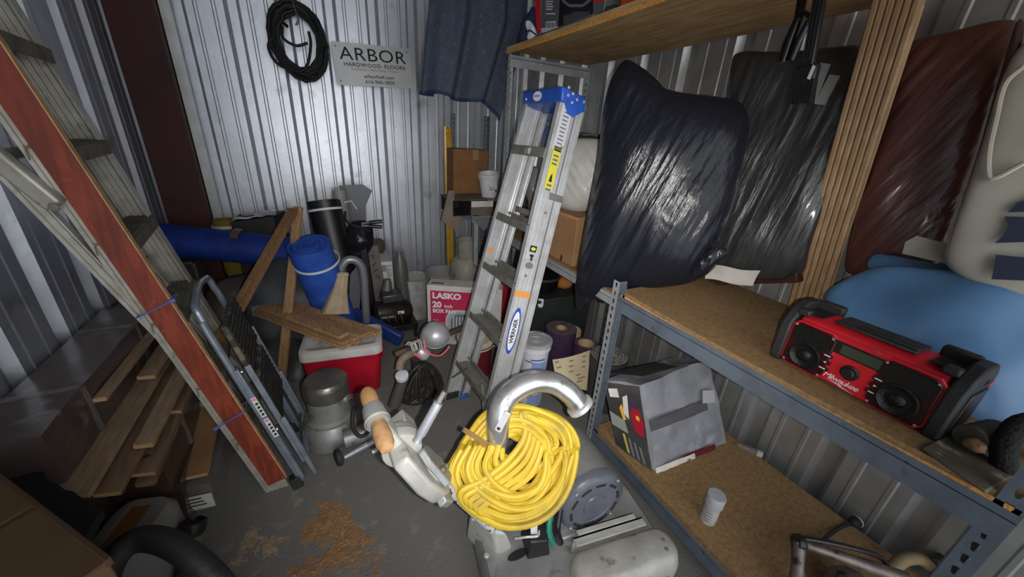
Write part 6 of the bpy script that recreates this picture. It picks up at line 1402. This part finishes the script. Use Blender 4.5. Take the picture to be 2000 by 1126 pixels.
plate('white_tab', kc+V((-.085, -.150, -.02)), Y3*-.6+X3*.8, Z3, .002, [(-.018, .03), (.018, .03), (.018, -.02), (.010, -.034), (-.010, -.034), (-.018, -.02)], WHITEP, t)
t = thing('red_packet', (1.20, 2.32, 0), 'red packet glimpsed through the rear legs of the blue-topped stepladder', 'packet')
q = [P(*k, y=2.24) for k in ((1004, 552), (1018, 550), (1010, 590), (998, 600))]
mb = MB(); mb.box((1.13, 2.225, .0), (1.22, 2.255, .62)); mb.build('packet', mat('deep_red_packet', (140, 20, 36), .5), t, bevel=.002)
MB().blob(V((1.52, 2.0, .545)), (.07, .06, .048), 16, 10, fn=lambda d: 1+.1*nz3(d*3, 1, 1)).build('amber_cloth', mat('amber_cloth', (150, 96, 44), .8), thing('amber_rag', (1.5, 2.0, .497), 'amber rag crumpled beside the glossy black pot', 'rag'), smooth=70)
# sandpaper rolls
def sandroll(o, r, h, ri, m, mt, label, core):
    t = thing('sandpaper_roll', o, label, 'sandpaper roll', 'sandpaper rolls by the shelf post'); o = V(o)
    MB().lathe([(ri, 0), (r, 0), (r, h), (ri, h), (ri, 0)], o, Z3, 40, cap=False).build('abrasive', m, t)
    MB().lathe([(ri+.002, h+.0003), (r-.004, h+.0003), (r-.004, h+.0012), (ri+.002, h+.0012)], o, Z3, 36, cap=False).build('end_face', mt, t)
    for k in range(3): MB().lathe([(ri+(r-ri)*(.25+.25*k), h+.0012), (ri+(r-ri)*(.25+.25*k)+.0015, h+.0020), (ri+(r-ri)*(.25+.25*k)+.003, h+.0012)], o, Z3, 32, cap=False).build('winding', m, t)
    MB().lathe([(ri-.006, .0), (ri, .0), (ri, h+.002), (ri-.006, h+.002), (ri-.006, 0)], o, Z3, 24, cap=False).build('core', core, t)
    return t
PUR = mat('purple_abrasive', (62, 38, 70), .85, 0, .4, 300, (54, 32, 62), 30)
PURT = mat('purple_roll_end', (108, 92, 92), .8, 0, .3, 200, (90, 76, 78), 30)
BLKA = mat('black_abrasive', (58, 58, 60), .85, 0, .4, 300); BLKT = mat('black_roll_end', (150, 148, 144), .8, 0, .3, 200, (82, 80, 80), 30)
CORE = mat('card_core', (176, 150, 116), .85)
r1 = sandroll((1.33, 1.72, 0), .105, .345, .035, PUR, PURT, 'tallest purple sandpaper roll behind the white pails', CORE)
r2 = sandroll((1.40, 1.535, 0), .078, .315, .052, PUR, PURT, 'smaller hollow purple sandpaper roll near the slotted post', CORE)
_q = P(1190, 692, z=.35); R3 = V((_q.x, _q.y, 0))
r3 = sandroll(R3, .112, .35, .028, BLKA, BLKT, 'black sandpaper roll with its printed tail unrolled, by the slotted post', CORE)
TAN = mat('tan_paper_backing', (196, 180, 148), .8, 0, .05, 60, (180, 164, 132), 7)
o = V((1.395, 1.235, 0))
tl0 = o+V((-.118, .02, 0)); dirt = V((-.42, .91, 0)).normalized(); dirt = (P(1078, 700, z=.30)-P(1150, 690, z=.32)); dirt.z = 0; dirt.normalize()
pA, pB, pC, pD = P(1153, 683, z=.342), P(1079, 702, z=.325), P(1085, 738, z=.235), P(1146, 762, z=.175)
MB().sheet(lambda u, v: (pA*(1-u)+pB*u)*(1-v)+(pD*(1-u)+pC*u)*v+V((-.02, -.02, 0))*math.sin(PI*u)*.6, 10, 10, .0012).build('unrolled_tail', TAN, r3, smooth=70)
tu = (pA-pB).normalized(); tv = (pA-pD); tv = (tv-tu*tv.dot(tu)).normalized(); tn = tu.cross(tv)
def ont(u, v): return (pA*(1-u)+pB*u)*(1-v)+(pD*(1-u)+pC*u)*v+V((-.02, -.02, 0))*math.sin(PI*u)*.6+tn*.003*(1 if tn.dot(EYE-pA) > 0 else -1)
for u, v, wd in ((.5, .16, .03), (.5, .34, .03), (.5, .52, .03), (.16, .12, .022), (.16, .26, .022), (.16, .40, .022), (.9, .15, .024), (.85, .40, .03), (.3, .62, .03), (.2, .70, .05), (.25, .80, .04)):
    plate('printed_mark', ont(u, v), tu, tv, .0006, rect(wd, .007), mat('brown_grey_print', (112, 104, 88), .8), r3)
MB().sheet(lambda u, v: V((1.33, 1.72, 0))+V((.105*math.cos(1.4-2.2*u)+.055*u*u, .105*math.sin(1.4-2.2*u)+.02*u, .33-.09*v)) , 14, 2, .0012).build('loose_tail', TAN, r1, smooth=70)
# white pails
wp = V((1.01, 1.53, 0)); 
PW = mat('pail_white_plastic', (196, 198, 206), .4, 0, .03, 60, (182, 184, 192), 8)
LIDW = mat('pail_lid_grey', (164, 164, 166), .5, 0, .06, 60, (150, 150, 152), 9)
for k, (lb) in enumerate(('lower white lidded pail of the stacked pair beside the stepladder', 'upper white lidded pail with wire handle on top of another pail')):
    o = wp+V((-.012*(1-k), -.0, .222*k))
    pt = bucket('lidded_pail', o, .078, .088, .205, PW, lb, lid=LIDW, bail=(k == 1), cat='pail', group='white lidded pails by the stepladder')
    fdir = (EYE-o); fdir.z = 0; fdir.normalize(); sdv = V((-fdir.y, fdir.x, 0))
    def cyl(a, z, r=.0835): return o+fdir*r*math.cos(a)+sdv*r*math.sin(a)+Z3*z
    for nm, a0, a1, z0, z1, m in (('blue_label', -.1, .9, .02, .10, mat('pale_blue_label', (130, 150, 196), .5)), ('label_stroke', -.2, .8, .115, .122, mat('deep_blue_ink', (42, 52, 140), .6)), ('label_stroke', -.7, -.1, .104, .108, BLACKINK), ('label_stroke', -.5, .3, .098, .101, mat('deep_blue_ink', (42, 52, 140), .6))):
        MB().sheet(lambda u, v: cyl(a0+(a1-a0)*u, z0+(z1-z0)*v, .0805+.05*(z0+(z1-z0)*v)), 8, 1, .0006).build(nm, m, pt)
yq = P(1024, 640, z=.35); t = thing('yellow_case', (yq.x, yq.y, 0), 'yellow plastic case peeping out between the stepladder and the white pails', 'case')
mb = MB(); a, b = P(1018, 630, y=1.72), P(1034, 612, y=1.72); mb.hexa([V((a.x-.07, 1.72, 0)), V((b.x+.02, 1.72, 0)), V((b.x+.02, 1.82, 0)), V((a.x-.07, 1.82, 0)), V((a.x-.05, 1.72, b.z-.03)), V((b.x, 1.72, b.z)), V((b.x, 1.80, b.z)), V((a.x-.05, 1.80, b.z-.03))]); mb.build('case_body', mat('yellow_case_plastic', (206, 176, 50), .45, 0, .05, 50), t, bevel=.008)
rbq = V((.80, 1.93, 0)); t = bucket('maroon_bucket', rbq, .105, .115, .27, mat('maroon_wrap_print', (92, 24, 38), .5, 0, .05, 40), 'cream-lidded maroon bucket behind the lower stepladder treads', lid=mat('cream_lid', (188, 182, 160), .6))
for hh in (.22, .24): MB().lathe([(.113, hh), (.119, hh+.003), (.119, hh+.008), (.113, hh+.011)], rbq, Z3, 30, cap=False).build('lid_ring', mat('cream_lid', (188, 182, 160), .6), t)
MB().lathe([(.0, .279), (.05, .279), (.06, .30), (.055, .33), (.05, .345), (0, .35)], rbq, Z3, 20).build('rag_heap', mat('brown_rag', (110, 84, 66), .8, 0, .4, 40), t)

# ------------------------------------------------------------------ flooring stacked along the left wall
WRAPB = mat('plastic_wrapped_carton', (96, 82, 78), .30, 0, .3, 16, (78, 66, 63), 5, rgb3=(128, 118, 114), v3=(.60, .68, 9), coat=.4)
WRAPD = mat('plastic_wrapped_brown', (84, 66, 54), .32, 0, .3, 16, (70, 54, 44), 6, coat=.4)
def wrapped(x0, x1, y0, y1, z0, z1, m, label, seed):
    t = thing('flooring_carton', ((x0+x1)/2, (y0+y1)/2, z0), label, 'carton', 'wrapped flooring cartons along the left wall')
    c8 = [V(q) for q in ((x0, y0, z0), (x1, y0, z0), (x1, y1, z0), (x0, y1, z0), (x0, y0, z1), (x1, y0, z1), (x1, y1, z1), (x0, y1, z1))]
    crumple('carton_body', c8, m, t, .008, 11, seed, 8)
    for k in (.25, .75):
        y = y0+(y1-y0)*k; mb = MB(); mb.box((x0+.004, y-.008, z1-.001), (x1-.004, y+.008, z1+.007)); mb.box((x1-.001, y-.008, z0+.005), (x1+.007, y+.008, z1)); mb.build('film_band', DUSTFILM, t)
    return t
wrapped(-.972, -.79, 1.30, 2.22, .0, .33, WRAPB, 'lower near wrapped flooring carton against the left wall', 1)
wrapped(-.972, -.79, 1.28, 2.20, .332, .645, WRAPB, 'upper near wrapped flooring carton against the left wall', 2)
wrapped(-.972, -.79, 2.25, 3.15, .0, .33, WRAPB, 'lower far wrapped flooring carton by the red steel column', 3)
wrapped(-.972, -.79, 2.24, 3.14, .332, .62, WRAPB, 'upper far wrapped flooring carton by the red steel column', 4)
wrapped(-.78, -.62, 1.42, 2.40, .0, .20, WRAPD, 'brown wrapped flooring carton on the floor under the loose planks', 5)
wrapped(-.78, -.63, 1.40, 2.38, .202, .385, WRAPD, 'brown wrapped flooring carton topped by the loose planks', 6)
GL = 'loose flooring planks piled on the left'
WD1 = mat('wide_plank_brown', (176, 150, 122), .65, 0, .15, 60, (160, 134, 108), 9, .3, .7, grain=((150, 124, 98), 6, (14, 2, 14)))
def fplank(pl_, pr_, z, y1, m, label, zf=None, th=.018, fresh=True):
    a, b = P(*pl_, z=z), P(*pr_, z=z); a = V(a); b = V(b); L = y1-a.y; zf = z if zf is None else zf
    d = V((0, L, zf-z)); w_ = (b-a); dn = V((0, 0, -th)); g = w_.normalized()*.005
    t = thing('flooring_plank', (a+b)/2+dn, label, 'plank', GL)
    mb = MB(); mb.hexa([a+dn, b+dn, b+d+dn, a+d+dn, a, b, b+d, a+d]); mb.build('board', m, t, bevel=.001)
    mb = MB(); mb.hexa([b+dn*.62, b+dn*.62+g, b+dn*.62+g+d, b+dn*.62+d, b+dn*.38, b+dn*.38+g, b+dn*.38+g+d, b+dn*.38+d]); mb.build('tongue', m, t)
    if fresh:
        e = V((0, -.0012, 0)); mb = MB(); mb.hexa([a+dn*.9+e, b+dn*.9+e, b+dn*.9, a+dn*.9, a+dn*.15+e, b+dn*.15+e, b+dn*.15, a+dn*.15]); mb.build('sawn_end', WOODE, t)['label'] = 'pale sawn end'
    return t
fplank((72, 972), (173, 962), .46, 2.30, WD1, 'widest brown plank of the pile, top left, reaching to the cardboard box', zf=.455)
fplank((180, 964), (234, 958), .425, 2.25, WOODD, 'second plank right of the widest one in the left pile', zf=.42)
fplank((259, 869), (297, 865), .452, 2.30, WD1, 'narrow plank with pale end resting in the middle of the left pile', zf=.45)
fplank((266, 735), (301, 732), .505, 2.60, WD1, 'upper short-looking plank nearest the weathered ladder in the left pile', zf=.50)
fplank((332, 801), (353, 800), .405, 2.35, WOODD, 'small plank end at the right side of the left pile', zf=.405)
fplank((180, 778), (206, 774), .585, 2.40, WD1, 'lone plank on the brown bundle left of the widest plank', zf=.57)
fplank((250, 925), (302, 920), .385, 2.30, WOODD, 'lower plank on the right flank of the left pile', zf=.40)
fplank((262, 945), (300, 940), .345, 1.9, WOODD, 'lowest plank end at the front right of the left pile', zf=.36, fresh=False)
fplank((339, 936), (404, 922), .165, 2.20, mat('tan_board', (148, 114, 78), .7, 0, .12, 70, (130, 98, 66), 9), 'broad tan board lying on the white flooring cartons', zf=.30)
# white flooring cartons
def wcarton(q, z0, z1, m, label, seed):
    t = thing('white_carton', (*q[0], z0), label, 'carton', 'white flooring cartons beside the plank pile')
    c8 = [V((x, y, z0)) for x, y in q]+[V((x, y, z1)) for x, y in q]
    crumple('carton_body', c8, m, t, .004, 12, seed, 6); return t, c8
GW = mat('grubby_white_carton', (166, 160, 152), .45, 0, .2, 30, (138, 132, 126), 7, coat=.3)
wc1, c8 = wcarton([(-.70, 1.475), (-.545, 1.455), (-.50, 2.15), (-.655, 2.17)], .0, .138, mat('grey_film_carton', (120, 114, 108), .28, 0, .3, 18, (98, 94, 90), 6, coat=.4), 'grey film-wrapped carton on the floor with printed end, under the tan board', 2)
plate('paper_label', V((-.622, 1.458, .055)), V((.155, -.02, 0)).normalized(), Z3, .002, rect(.15, .075), PAPER, wc1)
for k in range(3): plate('label_line', V((-.622+.01*k, 1.4545-.001*k, .078-.018*k)), V((.155, -.02, 0)).normalized(), Z3, .0008, rect(.08-.01*k, .005), BLACKINK, wc1)
wc2, c8 = wcarton([(-.685, 1.86), (-.515, 1.84), (-.49, 2.45), (-.66, 2.47)], .146, .262, GW, 'white carton with pink patches behind the tan board', 4)
for x, y, z, a_, b_ in ((-.53, 1.835, .20, .02, .05), (-.50, 2.02, .21, .0, .0)):
    plate('pink_patch', V((-.535, 1.835, .20)) if a_ else V((-.665, 1.853, .18)), V((.17, -.02, 0)).normalized(), Z3, .002, rect(.035, .06), PINK if not a_ else mat('hot_pink_print', (220, 70, 160), .5), wc2)
# grey wrapped thing with tape, black strip, hose and the near cardboard box
t = thing('grey_foam_pack', (-.66, 1.30, 0), 'grey foam-wrapped pack with a brown tape strip behind the black hose', 'pack')
GFO = mat('grey_foam_wrap', (128, 126, 124), .6, 0, .12, 40, (114, 112, 110), 6)
FX = Fr((-.69, 1.20, 0), (.80, -.22, 0), (.26, .965, 0))
layered(FX, [(stadium(-.09, .10, -.30, .13, .05), .0), (stadium(-.10, .11, -.31, .14, .06), .03), (stadium(-.10, .11, -.31, .14, .06), .245), (stadium(-.08, .09, -.29, .12, .05), .28)]).build('foam_wrap', GFO, t, smooth=50)
mb = MB(FX); mb.box((-.03, -.285, .2795), (.035, .09, .2825)); mb.build('brown_tape', mat('brown_parcel_tape', (122, 84, 46), .4, 0, .08, 50), t)
for k in range(2): 
    mb = MB(FX); mb.box((-.06+.012*k, -.285, .2795), (-.055+.012*k, .11, .284)); mb.build('fold_ridge', GFO, t)
BF = mat('black_foam', (30, 29, 28), .85, 0, .3, 60)
q = [P(*k, z=.50) for k in ((0, 880), (205, 1010), (175, 1060), (-60, 930))]
t = thing('black_foam_strip', (-.8, 1.2, .40), 'ragged black foam strip lying between the planks and the near cardboard box', 'foam')
mb = MB(); n = 12
MB().sheet(lambda u, v: (q[0]*(1-u)+q[1]*u)*(1-v)+(q[3]*(1-u)+q[2]*u)*v+V((0, .022*nz3((u*9, 0, 0), 1, 3)*(1-v), .006*nz3((u*6, v*3, 0), 1))), 30, 4, .025).build('foam', BF, t, smooth=50)
bq = [P(-40, 899, z=.69), P(212, 1092, z=.69)]; e1 = (bq[1]-bq[0]); e1.z = 0; bl_ = e1.length; e1.normalize(); e2 = V((e1.y, -e1.x, 0))
if e2.y > 0: e2 = -e2
NB = Fr((bq[0].x, bq[0].y, 0), e1, e2)
t = thing('cardboard_box', NB(bl_/2, .2, 0), 'brown cardboard box in the near left corner with a creased top', 'carton')
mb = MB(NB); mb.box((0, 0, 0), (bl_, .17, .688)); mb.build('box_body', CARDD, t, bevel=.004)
CARDT = mat('brown_cardboard_top', (92, 69, 43), .85, 0, .1, 120, (82, 61, 37), 6)
mb = MB(NB); mb.box((-.002, .0, .688), (bl_*.50, .17, .693)); mb.build('top_flap', CARDT, t, bevel=.0015)
mb = MB(NB); mb.box((bl_*.53, .0, .688), (bl_+.002, .17, .693)); mb.build('top_flap', CARDT, t, bevel=.0015)
mb = MB(NB); mb.box((-.004, -.004, .675), (bl_+.004, .006, .696)); mb.build('folded_rim', mat('dark_card_rim', (74, 52, 34), .85), t, bevel=.002)
HB = mat('ribbed_black_hose', (46, 46, 45), .55, 0, .2, 60, (38, 38, 37), 12)
hp_ = spline([P(180, 1240, z=.20), P(205, 1130, z=.30), P(232, 1078, z=.35), P(275, 1052, z=.37), P(330, 1060, z=.36), P(385, 1096, z=.32), P(430, 1140, z=.26), P(470, 1200, z=.16)], 12)
t = thing('vacuum_hose', P(250, 1100, z=0), 'thick ribbed black vacuum hose looping in the near left corner', 'hose')
ln = len(hp_); sub_ = []
for i in range(ln-1):
    for k in range(2): sub_.append(hp_[i].lerp(hp_[i+1], k/2))
MB().tube(sub_, [.0342 if i % 2 else .0332 for i in range(len(sub_))], 18).build('hose', HB, t)
t = thing('hose_elbow', P(370, 1080, z=0), 'black hose elbow with steel collar standing behind the vacuum hose', 'hose fitting')
ep = [P(362, 1150, z=.04), P(368, 1085, z=.10), P(376, 1035, z=.17)]
MB().tube(spline(ep, 6), .031, 18).build('pipe', HB, t); ax_e = (ep[2]-ep[1]).normalized()
MB().lathe([(.033, -.01), (.036, -.008), (.036, .022), (.033, .025)], ep[1].lerp(ep[2], .55), ax_e, 22, cap=False).build('steel_collar', mat('worn_steel_collar', (112, 106, 92), .4, .5), t)
MB().lathe([(.034, -.01), (.038, .0), (.038, .03), (.030, .035), (.026, .01), (0, .01)], ep[2], ax_e, 22).build('coupling', BLACKP, t)
mb = MB(); mb.bar(P(335, 1035, z=.14), P(372, 1030, z=.17), .05, .03, Z3); mb.build('lever_clip', BLACKP, t, bevel=.006)

# ------------------------------------------------------------------ sawdust on the concrete
def dust(name, px_poly, m, label, hmax, sc, seed, bias, n=110):
    """low mounds of sawdust: a height field that breaks through the floor where it is deep enough"""
    W = [P(x, y, z=0) for x, y in px_poly]; c = sum(W, V())/len(W)
    x0, x1 = min(q.x for q in W)-.02, max(q.x for q in W)+.02; y0, y1 = min(q.y for q in W)-.02, max(q.y for q in W)+.02
    def inside(p):
        d = 9
        for i in range(len(W)):
            a, b = W[i], W[(i+1) % len(W)]; e = b-a; nn = V((-e.y, e.x, 0)).normalized(); s = (p-a).dot(nn); d = min(d, s)
        return d
    area = sum(W[i].x*W[(i+1) % len(W)].y-W[(i+1) % len(W)].x*W[i].y for i in range(len(W)))
    if area < 0: W.reverse()
    g = {}; mb = MB()
    def h(p):
        k = noise.fractal(p*sc+V((seed, 0, 0)), 1.0, 2.0, 5)*.45+noise.noise(p*sc*7+V((0, seed, 0)))*.26+noise.noise(p*sc*17)*.30
        return hmax*(k+bias+min(0.0, (inside(p)-.05)*9))
    for i in range(n+1):
        for j in range(n+1):
            p = V((x0+(x1-x0)*i/n, y0+(y1-y0)*j/n, 0)); g[i, j] = (p, h(p))
    ids = {}
    for i in range(n):
        for j in range(n):
            cs_ = ((i, j), (i+1, j), (i+1, j+1), (i, j+1))
            if max(g[k][1] for k in cs_) > 0:
                f = []
                for k in cs_:
                    if k not in ids: ids[k] = len(mb.v); mb.v.append(V((g[k][0].x, g[k][0].y, min(max(g[k][1], -.0006), hmax))))
                    f.append(ids[k])
                mb.f.append(f)
    o = mb.build(name, m, base=(c.x, c.y, 0), smooth=60, recalc=False)
    return tag(o, label, 'sawdust', kind='stuff')
ORD = mat('orange_sawdust', (152, 114, 76), .95, 0, .5, 160, (132, 98, 64), 30, rgb3=(186, 150, 108), v3=(.58, .7, 60))
PLD = mat('pale_sawdust', (164, 142, 116), .95, 0, .5, 160, (142, 120, 96), 30)
dust('sawdust', [(590, 975), (655, 950), (690, 985), (745, 1010), (770, 1060), (765, 1150), (560, 1180), (540, 1110), (575, 1040)], ORD, 'orange-brown sawdust strewn on the concrete before the drum sander', .006, 7, 3.3, .06, 170)
dust('sawdust', [(432, 1085), (470, 1040), (510, 1015), (560, 1030), (590, 1035), (560, 1065), (500, 1085), (450, 1100)], PLD, 'pale sawdust patch left of the orange-brown sawdust', .005, 11, 1.3, .22, 90)
dust('sawdust', [(795, 995), (825, 990), (835, 1010), (805, 1020)], ORD, 'small orange sawdust spot near the sander handle', .004, 14, 5.1, .15, 40)
dust('sawdust', [(555, 975), (600, 960), (620, 985), (570, 1000)], PLD, 'faint dusting between the ladder foot and the orange-brown sawdust', .003, 18, 2.2, .0, 60)
dust('sawdust', [(575, 880), (600, 870), (640, 885), (610, 910), (585, 900)], PLD, 'pale dust around the floor edger wheel', .003, 18, 7.2, .05, 60)
